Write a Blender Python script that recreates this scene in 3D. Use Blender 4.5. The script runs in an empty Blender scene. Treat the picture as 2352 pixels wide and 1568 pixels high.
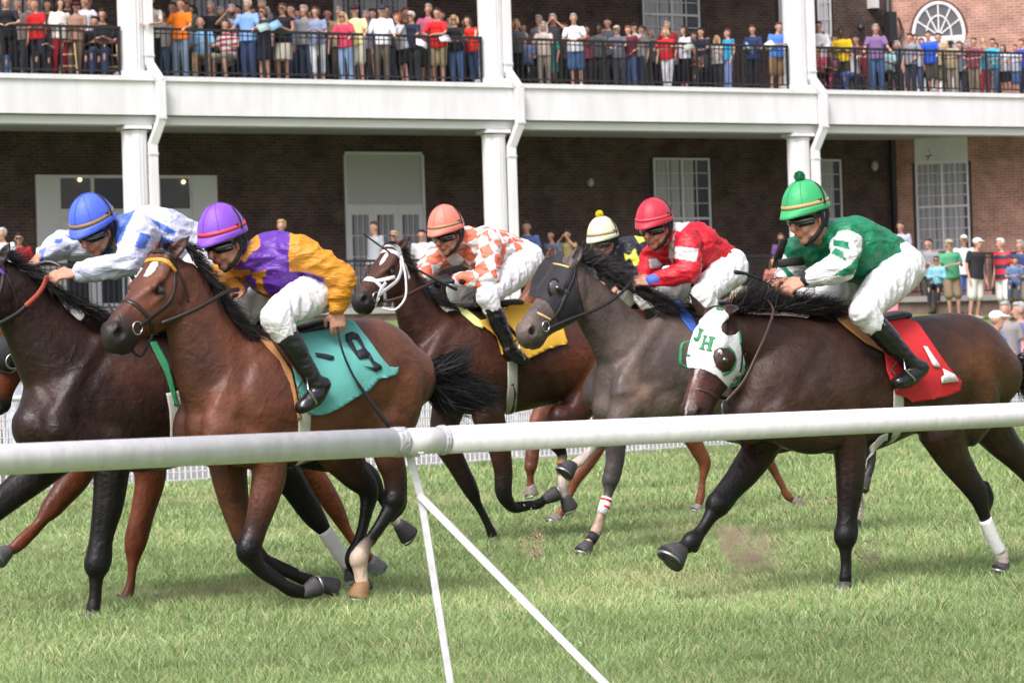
import bpy, math, random
import numpy as np
from mathutils import Vector, Matrix
from mathutils.bvhtree import BVHTree
random.seed(7); RNG = np.random.default_rng(11)
R = math.radians
scene = bpy.context.scene
C = scene.collection

# ------------------------------------------------------------------ camera
FPX = 6533.0                      # focal length in reference pixels (picture 2352 wide)
CAMZ, ROLL, PITCH = 1.25, R(1.78), math.atan(48 / FPX)
CAM = np.array([0.0, 0.0, CAMZ])
Fw = np.array([0, math.cos(PITCH), math.sin(PITCH)])
U0 = np.array([0, -math.sin(PITCH), math.cos(PITCH)]); X0 = np.array([1.0, 0, 0])
Rt = math.cos(ROLL) * X0 - math.sin(ROLL) * U0
Up = math.cos(ROLL) * U0 + math.sin(ROLL) * X0
cam = bpy.data.cameras.new('camera'); cam.lens = 100; cam.sensor_width = 36
cam.clip_start = 0.5; cam.clip_end = 2000
cam.dof.use_dof = True; cam.dof.focus_distance = 15.0; cam.dof.aperture_fstop = 7.5
camo = bpy.data.objects.new('camera', cam); C.objects.link(camo)
camo.matrix_world = Matrix(((Rt[0], Up[0], -Fw[0], 0), (Rt[1], Up[1], -Fw[1], 0), (Rt[2], Up[2], -Fw[2], CAMZ), (0, 0, 0, 1)))
scene.camera = camo

# ------------------------------------------------------------------ light
SUN_EL, SUN_AZ = 52, 205          # azimuth the light comes from, degrees clockwise from +Y
world = bpy.data.worlds.new('World'); scene.world = world; world.use_nodes = True
wn = world.node_tree.nodes; wl = world.node_tree.links
bg = wn['Background']; bg.inputs['Strength'].default_value = 0.15
sky = wn.new('ShaderNodeTexSky'); sky.sky_type = 'NISHITA'; sky.sun_disc = False
sky.sun_elevation = R(SUN_EL); sky.sun_rotation = R(SUN_AZ); sky.air_density = 1.0; sky.dust_density = 6.0; sky.ozone_density = 0.6
hs = wn.new('ShaderNodeHueSaturation'); hs.inputs['Saturation'].default_value = 0.32
tn = wn.new('ShaderNodeVectorMath'); tn.operation = 'MULTIPLY'; tn.inputs[1].default_value = (1.0, .965, 1.05)
wl.new(sky.outputs[0], hs.inputs['Color']); wl.new(hs.outputs[0], tn.inputs[0]); wl.new(tn.outputs[0], bg.inputs['Color'])
sl = bpy.data.lights.new('sun', 'SUN'); sl.energy = 1.45; sl.angle = R(16); sl.color = (1, 0.96, 0.94)
so = bpy.data.objects.new('sun', sl); C.objects.link(so)
_d = Vector((math.sin(R(SUN_AZ)) * math.cos(R(SUN_EL)), math.cos(R(SUN_AZ)) * math.cos(R(SUN_EL)), math.sin(R(SUN_EL))))
so.rotation_euler = _d.to_track_quat('Z', 'Y').to_euler()
scene.view_settings.view_transform = 'Standard'; scene.view_settings.look = 'None'
scene.view_settings.exposure = 0.66; scene.view_settings.gamma = 1
scene.cycles.use_denoising = True
scene.cycles.max_bounces = 5; scene.cycles.diffuse_bounces = 3; scene.cycles.glossy_bounces = 2
scene.cycles.transmission_bounces = 2; scene.cycles.transparent_max_bounces = 6

# ------------------------------------------------------------------ projection helpers (reference pixels <-> world)
def ray(u, v):
    return Fw + Rt * ((u - 1176) / FPX) + Up * ((784 - v) / FPX)
def P(u, v, Y):
    d = ray(u, v); return CAM + d * (Y / d[1])
def project(co):
    q = np.asarray(co, float) - CAM
    z = q @ Fw
    return np.stack([1176 + FPX * (q @ Rt) / z, 784 - FPX * (q @ Up) / z], -1)
def nrm(a):
    a = np.asarray(a, float); return a / (np.linalg.norm(a) + 1e-12)
def lin(c):                                    # '#rrggbb' or 0..255 tuple to linear
    if isinstance(c, str): c = tuple(int(c[i:i + 2], 16) for i in (1, 3, 5))
    return tuple(((x / 255) / 12.92 if x / 255 <= .04045 else ((x / 255 + .055) / 1.055) ** 2.4) for x in c)

# ------------------------------------------------------------------ materials
MATS = {}
def mat(key, col=(.5, .5, .5), rough=.6, metal=0., spec=.5, noise=0., nscale=8., bump=0., bscale=60., coat=0., sheen=0., attr=False, emit=None, stretch=None, dist=0., trans=0.):
    if key in MATS: return MATS[key]
    m = bpy.data.materials.new(key); m.use_nodes = True
    nt = m.node_tree; b = nt.nodes['Principled BSDF']; L = nt.links
    b.inputs['Roughness'].default_value = rough; b.inputs['Metallic'].default_value = metal
    b.inputs['Specular IOR Level'].default_value = spec
    b.inputs['Coat Weight'].default_value = coat; b.inputs['Coat Roughness'].default_value = .25
    b.inputs['Sheen Weight'].default_value = sheen; b.inputs['Sheen Roughness'].default_value = .4
    if trans: b.inputs['Transmission Weight'].default_value = trans
    src = None
    if attr:
        a = nt.nodes.new('ShaderNodeAttribute'); a.attribute_name = 'Col'; src = a.outputs['Color']
    else:
        b.inputs['Base Color'].default_value = (*col[:3], 1)
    tc = nt.nodes.new('ShaderNodeTexCoord'); vec = tc.outputs['Object']
    if stretch:
        mp = nt.nodes.new('ShaderNodeMapping'); mp.inputs['Scale'].default_value = stretch; L.new(vec, mp.inputs['Vector']); vec = mp.outputs[0]
    if noise:
        n = nt.nodes.new('ShaderNodeTexNoise'); n.inputs['Scale'].default_value = nscale; n.inputs['Detail'].default_value = 5
        L.new(vec, n.inputs['Vector'])
        mr = nt.nodes.new('ShaderNodeMapRange'); mr.inputs[1].default_value = .3; mr.inputs[2].default_value = .7
        mr.inputs[3].default_value = 1 - noise; mr.inputs[4].default_value = 1 + noise; L.new(n.outputs[0], mr.inputs[0])
        mx = nt.nodes.new('ShaderNodeVectorMath'); mx.operation = 'MULTIPLY'
        if src: L.new(src, mx.inputs[0])
        else: mx.inputs[0].default_value = col[:3]
        L.new(mr.outputs[0], mx.inputs[1]); src = mx.outputs[0]
    if src: L.new(src, b.inputs['Base Color'])
    if bump:
        n2 = nt.nodes.new('ShaderNodeTexNoise'); n2.inputs['Scale'].default_value = bscale; n2.inputs['Detail'].default_value = 4
        n2.inputs['Distortion'].default_value = dist
        L.new(vec, n2.inputs['Vector'])
        bp = nt.nodes.new('ShaderNodeBump'); bp.inputs['Strength'].default_value = min(1, bump); bp.inputs['Distance'].default_value = .01 * max(1, bump)
        L.new(n2.outputs[0], bp.inputs['Height']); L.new(bp.outputs[0], b.inputs['Normal'])
    if emit:
        b.inputs['Emission Color'].default_value = (*emit[:3], 1); b.inputs['Emission Strength'].default_value = emit[3]
    MATS[key] = m; return m

# ------------------------------------------------------------------ object helpers
def link(o, parent=None):
    C.objects.link(o)
    if parent is not None: o.parent = parent
    return o
def tag(o, label=None, cat=None, group=None, kind=None):
    if label: o['label'] = label
    if cat: o['category'] = cat
    if group: o['group'] = group
    if kind: o['kind'] = kind
    return o
def empty(name, label=None, cat=None, loc=(0, 0, 0), group=None, kind=None):
    o = bpy.data.objects.new(name, None); o.location = loc; o.empty_display_size = .2
    C.objects.link(o); return tag(o, label, cat, group, kind)
class MB:
    def __init__(s): s.v = []; s.f = []; s.m = []; s.c = []; s.n = 0
    def add(s, V, F, mi=0, col=None):
        V = np.asarray(V, float).reshape(-1, 3); s.v.append(V)
        for f in F: s.f.append(tuple(int(i) + s.n for i in f)); s.m.append(mi)
        if col is not None: s.c.append(np.tile(np.asarray(col[:3], float), (len(V), 1)))
        s.n += len(V); return s
    def box(s, c, h, mi=0, M=None, col=None):
        c = np.asarray(c, float); h = np.asarray(h, float)
        V = np.array([[x, y, z] for x in (-1, 1) for y in (-1, 1) for z in (-1, 1)]) * h + c
        if M is not None: V = np.array([M(*p) for p in V])
        return s.add(V, [(0, 1, 3, 2), (4, 6, 7, 5), (0, 4, 5, 1), (2, 3, 7, 6), (0, 2, 6, 4), (1, 5, 7, 3)], mi, col)
    def b2(s, x0, x1, y0, y1, z0, z1, mi=0, col=None):
        return s.box(((x0 + x1) / 2, (y0 + y1) / 2, (z0 + z1) / 2), (abs(x1 - x0) / 2, abs(y1 - y0) / 2, abs(z1 - z0) / 2), mi, None, col)
    def tube(s, pts, r, rl=None, L=(0, 1, 0), n=12, caps=True, flat=False, mi=0, col=None, twist=None):
        V, F = tube(pts, r, rl, L, n, caps, flat); return s.add(V, F, mi, col)
    def bar(s, a, b, w, t, L=(0, 1, 0), mi=0, col=None):
        return s.tube([a, b], [w * 1.4142, w * 1.4142], [t * 1.4142, t * 1.4142], L, 4, False, True, mi, col)
    def build(s, name, mats=None, parent=None, smooth=True, loc=None):
        me = bpy.data.meshes.new(name)
        V = np.concatenate(s.v) if s.v else np.zeros((0, 3))
        me.from_pydata(V.tolist(), [], s.f)
        if mats is not None:
            if not isinstance(mats, (list, tuple)): mats = [mats]
            for m in mats: me.materials.append(m)
            if len(mats) > 1: me.polygons.foreach_set('material_index', s.m)
        if s.c and sum(len(c) for c in s.c) == len(V): setcol(me, np.concatenate(s.c))
        me.polygons.foreach_set('use_smooth', [smooth] * len(me.polygons)); me.update()
        o = bpy.data.objects.new(name, me); return link(o, parent)
def setcol(me, col):
    a = me.color_attributes.new('Col', 'FLOAT_COLOR', 'POINT')
    c4 = np.ones((len(col), 4), np.float32); c4[:, :3] = col; a.data.foreach_set('color', c4.ravel())
def frames(pts, L):
    pts = np.asarray(pts, float); T = np.gradient(pts, axis=0); T /= np.linalg.norm(T, axis=1)[:, None] + 1e-12
    Ls = np.asarray(L, float)
    if Ls.ndim == 1: Ls = np.tile(Ls, (len(pts), 1))
    out = []
    for t, l in zip(T, Ls):
        l = l - t * (l @ t)
        if np.linalg.norm(l) < 1e-3:
            l = np.array([1.0, .1, .2]); l = l - t * (l @ t)
        l = nrm(l); out.append((t, l, np.cross(t, l)))
    return out
def resample(pts, vals, step):
    pts = np.asarray(pts, float); vals = np.asarray(vals, float)
    d = np.r_[0, np.cumsum(np.linalg.norm(np.diff(pts, axis=0), axis=1))]
    n = max(2, int(math.ceil(d[-1] / step)) + 1); n = min(n, 60)
    t = np.linspace(0, d[-1], n)
    if len(pts) < 3:
        P_ = np.stack([np.interp(t, d, pts[:, i]) for i in range(3)], 1)
        V_ = np.stack([np.interp(t, d, vals[:, i]) for i in range(vals.shape[1])], 1)
        return P_, V_
    def cr(A):                      # monotone-ish cubic through samples
        m = np.gradient(A, d, axis=0); out = []
        for x in t:
            i = min(len(d) - 2, max(0, np.searchsorted(d, x) - 1)); h = d[i + 1] - d[i] + 1e-9; q = (x - d[i]) / h
            out.append((2*q**3-3*q**2+1)*A[i] + (q**3-2*q**2+q)*h*m[i] + (-2*q**3+3*q**2)*A[i+1] + (q**3-q**2)*h*m[i+1])
        return np.array(out)
    return cr(pts), np.maximum(cr(vals), .0015)
def tube(pts, r, rl=None, L=(0, 1, 0), n=12, caps=True, flat=False):
    """swept ellipse: r in the plane across L, rl along L; round or flat caps"""
    pts = np.asarray(pts, float); r = np.broadcast_to(np.asarray(r, float), (len(pts),)).copy()
    rl = r.copy() if rl is None else np.broadcast_to(np.asarray(rl, float), (len(pts),)).copy()
    fr = frames(pts, L); rings = []
    off = math.pi / 4 if n == 4 else 0
    a = np.arange(n) * 2 * math.pi / n + off
    def ring(c, l, b, ra, rb): rings.append(c + np.outer(np.cos(a) * rb, l) + np.outer(np.sin(a) * ra, b))
    if caps and not flat:
        t, l, b = fr[0]; k = min(r[0], rl[0])
        for q in (math.pi * .47, math.pi / 3, math.pi / 6): ring(pts[0] - t * k * math.sin(q), l, b, r[0] * math.cos(q), rl[0] * math.cos(q))
    for i, (t, l, b) in enumerate(fr): ring(pts[i], l, b, r[i], rl[i])
    if caps and not flat:
        t, l, b = fr[-1]; k = min(r[-1], rl[-1])
        for q in (math.pi / 6, math.pi / 3, math.pi * .47): ring(pts[-1] + t * k * math.sin(q), l, b, r[-1] * math.cos(q), rl[-1] * math.cos(q))
    V = np.concatenate(rings); F = []
    for i in range(len(rings) - 1):
        for j in range(n):
            k = (j + 1) % n; F.append((i * n + j, i * n + k, (i + 1) * n + k, (i + 1) * n + j))
    m = len(rings) - 1
    F.append(tuple(range(n - 1, -1, -1))); F.append(tuple(m * n + j for j in range(n)))
    return V, F
def sphere(c, r, n=12, m=8, A=None):
    c = np.asarray(c, float); r = np.broadcast_to(np.asarray(r, float), (3,)); V = []; F = []
    A = np.eye(3) if A is None else np.asarray(A)      # rows: axes
    for i in range(m + 1):
        th = math.pi * (i + .02) / (m + .04)
        for j in range(n):
            ph = 2 * math.pi * j / n; p = np.array([math.sin(th) * math.cos(ph), math.sin(th) * math.sin(ph), math.cos(th)]) * r
            V.append(c + p @ A)
    for i in range(m):
        for j in range(n):
            k = (j + 1) % n; F.append((i * n + j, (i + 1) * n + j, (i + 1) * n + k, i * n + k))
    F.append(tuple(range(n))); F.append(tuple(m * n + j for j in range(n - 1, -1, -1)))
    return V, F
# ------------------------------------------------------------------ blobs: many closed shapes fused into one continuous skin
class Blob:
    def __init__(s): s.mb = MB(); s.seg = []           # segments for colouring: a, b, ra, rb, ca, cb
    def tube(s, pts, r, rl=None, L=(0, 1, 0), col=(.1, .1, .1), n=16, step=.03, flat=False):
        pts = np.asarray(pts, float); r = np.broadcast_to(np.asarray(r, float), (len(pts),)); rl = r if rl is None else np.broadcast_to(np.asarray(rl, float), (len(pts),))
        cols = np.asarray(col, float)
        if cols.ndim == 1: cols = np.tile(cols[:3], (len(pts), 1))
        for i in range(len(pts) - 1):
            s.seg.append((pts[i], pts[i + 1], (r[i] + rl[i]) / 2, (r[i + 1] + rl[i + 1]) / 2, cols[i], cols[i + 1]))
        Pn, Vn = resample(pts, np.stack([r, rl], 1), step)
        s.mb.tube(Pn, Vn[:, 0], Vn[:, 1], L, n, True, flat)
    def ball(s, c, r, col=(.1, .1, .1), A=None):
        r = np.broadcast_to(np.asarray(r, float), (3,))
        V, F = sphere(c, r, 14, 9, A); s.mb.add(V, F); c = np.asarray(c, float)
        s.seg.append((c, c + 1e-4, r.mean(), r.mean(), np.asarray(col[:3]), np.asarray(col[:3])))
    def mesh(s, voxel, smooth=4, factor=.5):
        o = s.mb.build('tmp'); md = o.modifiers.new('r', 'REMESH'); md.mode = 'VOXEL'; md.voxel_size = voxel; md.adaptivity = 0
        if smooth: sm = o.modifiers.new('s', 'SMOOTH'); sm.factor = factor; sm.iterations = smooth
        dg = bpy.context.evaluated_depsgraph_get(); dg.update()
        me = bpy.data.meshes.new_from_object(o.evaluated_get(dg)); old = o.data
        bpy.data.objects.remove(o); bpy.data.meshes.remove(old)
        return me
    def colours(s, co):
        best = np.full(len(co), 1e9); out = np.zeros((len(co), 3)); 
        for a, b, ra, rb, ca, cb in s.seg:
            ab = b - a; t = np.clip(((co - a) @ ab) / (ab @ ab + 1e-12), 0, 1)
            d = np.linalg.norm(co - (a + t[:, None] * ab), axis=1) - (ra + (rb - ra) * t)
            k = d < best; best[k] = d[k]; out[k] = (ca + (cb - ca) * t[:, None])[k]
        return out
def mco(me):
    a = np.empty(len(me.vertices) * 3); me.vertices.foreach_get('co', a); return a.reshape(-1, 3)
def mno(me):
    a = np.empty(len(me.vertices) * 3); me.vertices.foreach_get('normal', a); return a.reshape(-1, 3)
def setco(me, co): me.vertices.foreach_set('co', np.ascontiguousarray(co, np.float32).ravel()); me.update()
def bvh(me):
    return BVHTree.FromPolygons([tuple(v.co) for v in me.vertices], [tuple(p.vertices) for p in me.polygons])
def finish(me, name, parent, mats, cols=None):
    if not isinstance(mats, (list, tuple)): mats = [mats]
    me.materials.clear()
    for m in mats: me.materials.append(m)
    if cols is not None: setcol(me, cols)
    me.polygons.foreach_set('use_smooth', [True] * len(me.polygons)); me.name = name
    o = bpy.data.objects.new(name, me); return link(o, parent)
def inpoly(p, poly):
    x, y = p[:, 0], p[:, 1]; r = np.zeros(len(p), bool); n = len(poly)
    for i in range(n):
        x1, y1 = poly[i]; x2, y2 = poly[(i + 1) % n]
        k = ((y1 > y) != (y2 > y)) & (x < (x2 - x1) * (y - y1) / ((y2 - y1) or 1e-9) + x1); r ^= k
    return r
def cast(tree, u, v, off=0.0, near=None):
    d = ray(u, v); h = tree.ray_cast(Vector(CAM), Vector(nrm(d)))
    if h[0] is None:
        if near is None: return None, None
        q = CAM + nrm(d) * near; h = tree.find_nearest(Vector(q))
    n = np.array(h[1]); n = -n if n @ d > 0 else n
    return np.array(h[0]) + n * off, n
def strap_px(tree, pts, w, t, off=.003, near=15, step=6):
    """centre line and normals of a strap that lies on a surface along a line of picture points"""
    pts = np.asarray(pts, float); out = []; nn = []
    for a, b in zip(pts[:-1], pts[1:]):
        k = max(1, int(np.hypot(*(b - a)) / step))
        for i in range(k + (1 if b is pts[-1] else 0)):
            q = a + (b - a) * i / k; p, n = cast(tree, q[0], q[1], off, near); out.append(p); nn.append(n)
    q = pts[-1]; p, n = cast(tree, q[0], q[1], off, near); out.append(p); nn.append(n)
    out = np.array(out); nn = np.array(nn)
    for _ in range(3):
        out[1:-1] = (out[:-2] + 2 * out[1:-1] + out[2:]) / 4; nn[1:-1] = (nn[:-2] + 2 * nn[1:-1] + nn[2:]) / 4
    k = np.r_[True, np.linalg.norm(np.diff(out, axis=0), axis=1) > 1e-4]; return out[k], nn[k]
def ribbon(mb, pts, nn, w, t, mi=0):
    """flat strap: w half width, t half thickness; nn are surface normals"""
    mb.tube(pts, w, t, nn, 8, True, True, mi)
def hair(mb, roots, tips, width=.004, n=5, curl=.02, sag=0., col=None):
    """thin ribbons from roots to tips with a wavy bend"""
    roots = np.asarray(roots, float); tips = np.asarray(tips, float); N = len(roots)
    t = np.linspace(0, 1, n)[None, :, None]
    c = roots[:, None] * (1 - t) + tips[:, None] * t
    ln = np.linalg.norm(tips - roots, axis=1)[:, None, None]
    nc = max(6, N // 22); A = tips + .0; cid = np.argsort(np.argsort((A @ np.array([.9, .2, .6])) + RNG.normal(size=N) * .012)) * nc // N
    w1 = (RNG.normal(size=(nc, 3))[cid] * .85 + RNG.normal(size=(N, 3)) * .35)[:, None]; w2 = (RNG.normal(size=(nc, 3))[cid] * .85 + RNG.normal(size=(N, 3)) * .35)[:, None]
    c = c + (w1 * np.sin(t * math.pi) + w2 * np.sin(t * 2 * math.pi) * .6) * curl * ln
    c[:, :, 2] -= (sag * t * t * ln)[:, :, 0]
    ax = tips - roots; side = np.cross(ax, RNG.normal(size=(N, 3)) + 0.8 * np.array([0, -1, 0])); side /= np.linalg.norm(side, axis=1)[:, None] + 1e-9
    wd = width * (1 - t[0, :, 0] ** 2 * .85); V = np.stack([c - side[:, None] * wd[None, :, None], c + side[:, None] * wd[None, :, None]], 2).reshape(-1, 3)
    F = []
    for i in range(N):
        b = i * n * 2
        for j in range(n - 1): F.append((b + 2 * j, b + 2 * j + 1, b + 2 * j + 3, b + 2 * j + 2))
    mb.add(V, F, 0, None)
    return mb
# ------------------------------------------------------------------ ground
FEN_A = P(200, 1124, 31.1); FEN_B = P(2239, 987, 43.4)      # foot of the far fence
FE = nrm([FEN_B[0] - FEN_A[0], FEN_B[1] - FEN_A[1], 0]); FN = np.array([-FE[1], FE[0], 0])
FO = np.array([FEN_A[0], FEN_A[1], 0.])
def ground_z(x, y):
    q = (x - FO[0]) * FN[0] + (y - FO[1]) * FN[1]
    t = np.clip((q - 2) / 16.0, 0, 1); return 2.2 * t * t * (3 - 2 * t)
gx = np.concatenate([np.linspace(-600, -45, 12), np.linspace(-40, 55, 80), np.linspace(60, 600, 12)])
gy = np.concatenate([np.linspace(-60, 4, 6), np.linspace(6, 110, 90), np.linspace(120, 1500, 14)])
GX, GY = np.meshgrid(gx, gy); GZ = ground_z(GX, GY)
mb = MB(); nx = len(gx)
mb.add(np.stack([GX, GY, GZ], -1).reshape(-1, 3), [(j * nx + i, j * nx + i + 1, (j + 1) * nx + i + 1, (j + 1) * nx + i) for j in range(len(gy) - 1) for i in range(nx - 1)])
def ground_mat():
    m = bpy.data.materials.new('turf'); m.use_nodes = True; nt = m.node_tree; L = nt.links; b = nt.nodes['Principled BSDF']
    b.inputs['Roughness'].default_value = .95; b.inputs['Specular IOR Level'].default_value = .1
    tc = nt.nodes.new('ShaderNodeTexCoord')
    n1 = nt.nodes.new('ShaderNodeTexNoise'); n1.inputs['Scale'].default_value = .6; n1.inputs['Detail'].default_value = 8; n1.inputs['Roughness'].default_value = .7
    n2 = nt.nodes.new('ShaderNodeTexNoise'); n2.inputs['Scale'].default_value = 25; n2.inputs['Detail'].default_value = 6
    L.new(tc.outputs['Object'], n1.inputs[0]); L.new(tc.outputs['Object'], n2.inputs[0])
    a = nt.nodes.new('ShaderNodeMath'); a.operation = 'ADD'; L.new(n1.outputs[0], a.inputs[0]); L.new(n2.outputs[0], a.inputs[1])
    cr = nt.nodes.new('ShaderNodeValToRGB'); L.new(a.outputs[0], cr.inputs[0])
    mr = nt.nodes.new('ShaderNodeMath'); mr.operation = 'MULTIPLY'; mr.inputs[1].default_value = .5; L.new(a.outputs[0], mr.inputs[0]); L.new(mr.outputs[0], cr.inputs[0])
    e = cr.color_ramp.elements; e[0].position = .35; e[0].color = (.07, .11, .03, 1); e[1].position = .66; e[1].color = (.22, .27, .11, 1)
    x = e.new(.5); x.color = (.14, .20, .065, 1)
    L.new(cr.outputs[0], b.inputs['Base Color']); return m
tag(mb.build('ground', ground_mat()), 'green turf track and lawn rising to the grandstand', 'ground', kind='structure')

pm = MB(); ns = 60; V = []
for i in range(ns + 1):
    for q in np.linspace(.25, 9, 8):
        p = FO + FE * (-20 + i * 1.2) + FN * q; V.append((p[0], p[1], float(ground_z(p[0], p[1])) + .012))
pm.add(V, [(i * 8 + k, i * 8 + k + 1, (i + 1) * 8 + k + 1, (i + 1) * 8 + k) for i in range(ns) for k in range(7)])
tag(pm.build('path', mat('pale_concrete', (.20, .20, .195), .85, noise=.25, nscale=3)), 'pale concrete apron behind the far fence', 'path', kind='structure')
# ------------------------------------------------------------------ grass blades
def vnoise(x, y, s, seed):
    r = np.random.default_rng(seed).random((256, 256)); x = x / s + 37.3; y = y / s + 11.7
    xi = np.floor(x).astype(int); yi = np.floor(y).astype(int); fx = x - xi; fy = y - yi; fx = fx * fx * (3 - 2 * fx); fy = fy * fy * (3 - 2 * fy)
    g = lambda a, b: r[a % 256, b % 256]
    return (g(xi, yi) * (1 - fx) + g(xi + 1, yi) * fx) * (1 - fy) + (g(xi, yi + 1) * (1 - fx) + g(xi + 1, yi + 1) * fx) * fy
def grass():
    N = 430000
    Y = 10.2 / (1 - RNG.random(N) * (1 - 10.2 / 46)) ; Y = np.where(RNG.random(N) < .35, 10.2 + RNG.random(N) * 12, Y)
    X = (RNG.random(N) * 2 - 1) * (Y * .19 + .7)
    q = (X - FO[0]) * FN[0] + (Y - FO[1]) * FN[1]; k = q < .0; X = X[k]; Y = Y[k]; N = len(X)
    cl = vnoise(X, Y, .35, 3) * .5 + vnoise(X, Y, .12, 4) * .5; big = vnoise(X, Y, 1.7, 5) * .6 + vnoise(X, Y, .7, 6) * .4
    s = Y / 14
    H = (.022 + .055 * cl ** 1.6 + .03 * RNG.random(N) ** 3) * (.8 + .3 * big) * np.clip(s, .8, 1.3) * np.where(Y < 13.5, 1.4, 1.15)
    H = H * (1 - .35 * np.clip((vnoise(X, Y * 1.0, 1.3, 9) - .6) * 5, 0, 1))
    W = (.0016 + .0016 * RNG.random(N)) * np.clip(s, .8, 2.6) * (1 + .5 * (RNG.random(N) < .15))
    a = RNG.random(N) * 2 * math.pi; lean = (.25 + .75 * RNG.random(N)) * H * 1.15
    dx, dy = np.cos(a) * lean, np.sin(a) * lean * .8; b = RNG.random(N) * 2 * math.pi
    wx, wy = np.cos(b) * W, np.sin(b) * W * .5
    Z = ground_z(X, Y) - .004
    V = np.empty((N, 5, 3), np.float32)
    V[:, 0] = np.stack([X - wx, Y - wy, Z], 1); V[:, 1] = np.stack([X + wx, Y + wy, Z], 1)
    V[:, 2] = np.stack([X + dx * .4 - wx * .8, Y + dy * .4 - wy * .8, Z + H * .62], 1); V[:, 3] = np.stack([X + dx * .4 + wx * .8, Y + dy * .4 + wy * .8, Z + H * .62], 1)
    V[:, 4] = np.stack([X + dx, Y + dy, Z + H], 1)
    me = bpy.data.meshes.new('grass'); me.vertices.add(N * 5); me.vertices.foreach_set('co', V.ravel())
    base = (np.arange(N) * 5)[:, None]
    loops = (base + np.array([[0, 1, 3, 2, 2, 3, 4]])).ravel().astype(np.int32)
    me.loops.add(N * 7); me.loops.foreach_set('vertex_index', loops)
    ls = ((np.arange(N) * 7)[:, None] + np.array([[0, 4]])).ravel().astype(np.int32)
    me.polygons.add(N * 2); me.polygons.foreach_set('loop_start', ls); me.polygons.foreach_set('loop_total', np.tile([4, 3], N).astype(np.int32))
    me.update(calc_edges=True)
    g1 = np.array([.11, .185, .05]); g2 = np.array([.30, .39, .16]); st = np.array([.42, .38, .22]); bl = np.array([.16, .24, .12])
    r = RNG.random(N)[:, None]; c = g1 * (1 - r) + g2 * r
    k = (RNG.random(N) < .10 + .22 * np.clip(big - .45, 0, 1) * 2); c[k] = st * (.7 + .5 * RNG.random(k.sum())[:, None])
    k = RNG.random(N) < .12; c[k] = bl * 1.4; k = RNG.random(N) < .12; c[k] = np.array([.38, .46, .22]) * (.8 + .4 * RNG.random(k.sum()))[:, None]
    wp = np.clip((vnoise(X, Y * 1.0, 1.3, 9) * .65 + vnoise(X, Y, .45, 10) * .35 - .58) * 5, 0, 1)[:, None]; c = c * (1 - .45 * wp) + np.array([.38, .35, .20]) * .45 * wp
    c *= (.90 + .75 * big)[:, None]
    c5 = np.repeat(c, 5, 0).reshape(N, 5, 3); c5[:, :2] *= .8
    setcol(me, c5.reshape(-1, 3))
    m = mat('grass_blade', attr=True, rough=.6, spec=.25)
    nt = m.node_tree; b = nt.nodes['Principled BSDF']; tr = nt.nodes.new('ShaderNodeBsdfTranslucent'); mx = nt.nodes.new('ShaderNodeMixShader'); mx.inputs[0].default_value = .35
    at = [n for n in nt.nodes if n.type == 'ATTRIBUTE'][0]; nt.links.new(at.outputs['Color'], tr.inputs['Color'])
    nt.links.new(b.outputs[0], mx.inputs[1]); nt.links.new(tr.outputs[0], mx.inputs[2]); nt.links.new(mx.outputs[0], nt.nodes['Material Output'].inputs['Surface'])
    me.materials.append(m); o = bpy.data.objects.new('grass', me); link(o)
    tag(o, 'short green and straw coloured grass of the racing turf', 'grass', kind='stuff')
grass()

# ------------------------------------------------------------------ near rail
pvc = mat('white_pvc', (.66, .655, .65), .42, bump=.12, bscale=30, noise=.09, nscale=9, stretch=(3, 3, .6))
steel = mat('white_painted_bar', (.50, .50, .50), .5, noise=.14, nscale=24)
tape = mat('grey_tape', (.42, .43, .45), .35, noise=.25, nscale=60, bump=.6, bscale=90)
rail = empty('running_rail', 'white plastic running rail crossing in front of the horses', 'rail')
RA, RB = P(0, 1055, 9.2), P(2352, 951, 12.1); rd = nrm(RB - RA)
def ronl(u): return RA + (RB - RA) * ((P(u, 1000, 1)[0] / P(u, 1000, 1)[1] * RA[1] - RA[0]) / ((RB[0] - RA[0]) - P(u, 1000, 1)[0] / P(u, 1000, 1)[1] * (RB[1] - RA[1])))
RJ = ronl(925); mb = MB()
mb.tube([RA - rd * 3, RJ], .0505, None, (0, 0, 1), 40, True, True); mb.build('rail_tube', pvc, rail)
RK = ronl(1015); mb = MB(); mb.tube([RJ - rd * .01, RK], .0475, None, (0, 0, 1), 40, True, True); mb.tube([RK, RK + rd * .004], .0535, None, (0, 0, 1), 40, True, True); mb.build('rail_sleeve', pvc, rail)
mb = MB(); mb.tube([RK + rd * .004, RB + rd * 4], .0505, None, (0, 0, 1), 40, True, True); mb.build('rail_tube', pvc, rail)
for c, L_ in ((RJ - rd * .02, .045), (RK + rd * .0, .022)):
    mb = MB(); n = 7
    pts = [c + rd * (L_ * (i / n - .5)) for i in range(n + 1)]
    mb.tube(pts, [.0525 + .003 * random.random() for _ in pts], None, (0, 0, 1), 40, True, True); mb.build('tape_wrap', tape, rail)
pY = RJ[1] * .5 + RK[1] * .5
mb = MB(); mb.bar(P(941, 1048, pY), P(966, 1135, pY), .013, .02); mb.bar(P(966, 1133, pY), P(1046, 1640, pY - .1), .0125, .018); mb.build('post', steel, rail, smooth=False)
mb = MB(); mb.bar(P(965, 1138, pY - .012), P(1466, 1646, pY - .35), .0125, .018); mb.build('brace', steel, rail, smooth=False)
mb = MB(); mb.tube([P(962, 1040, pY - .055), P(972, 1040, pY - .055)], .005, None, n=10); mb.box(P(945, 1045, pY), (.03, .03, .006)); mb.build('bracket', steel, rail)

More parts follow.
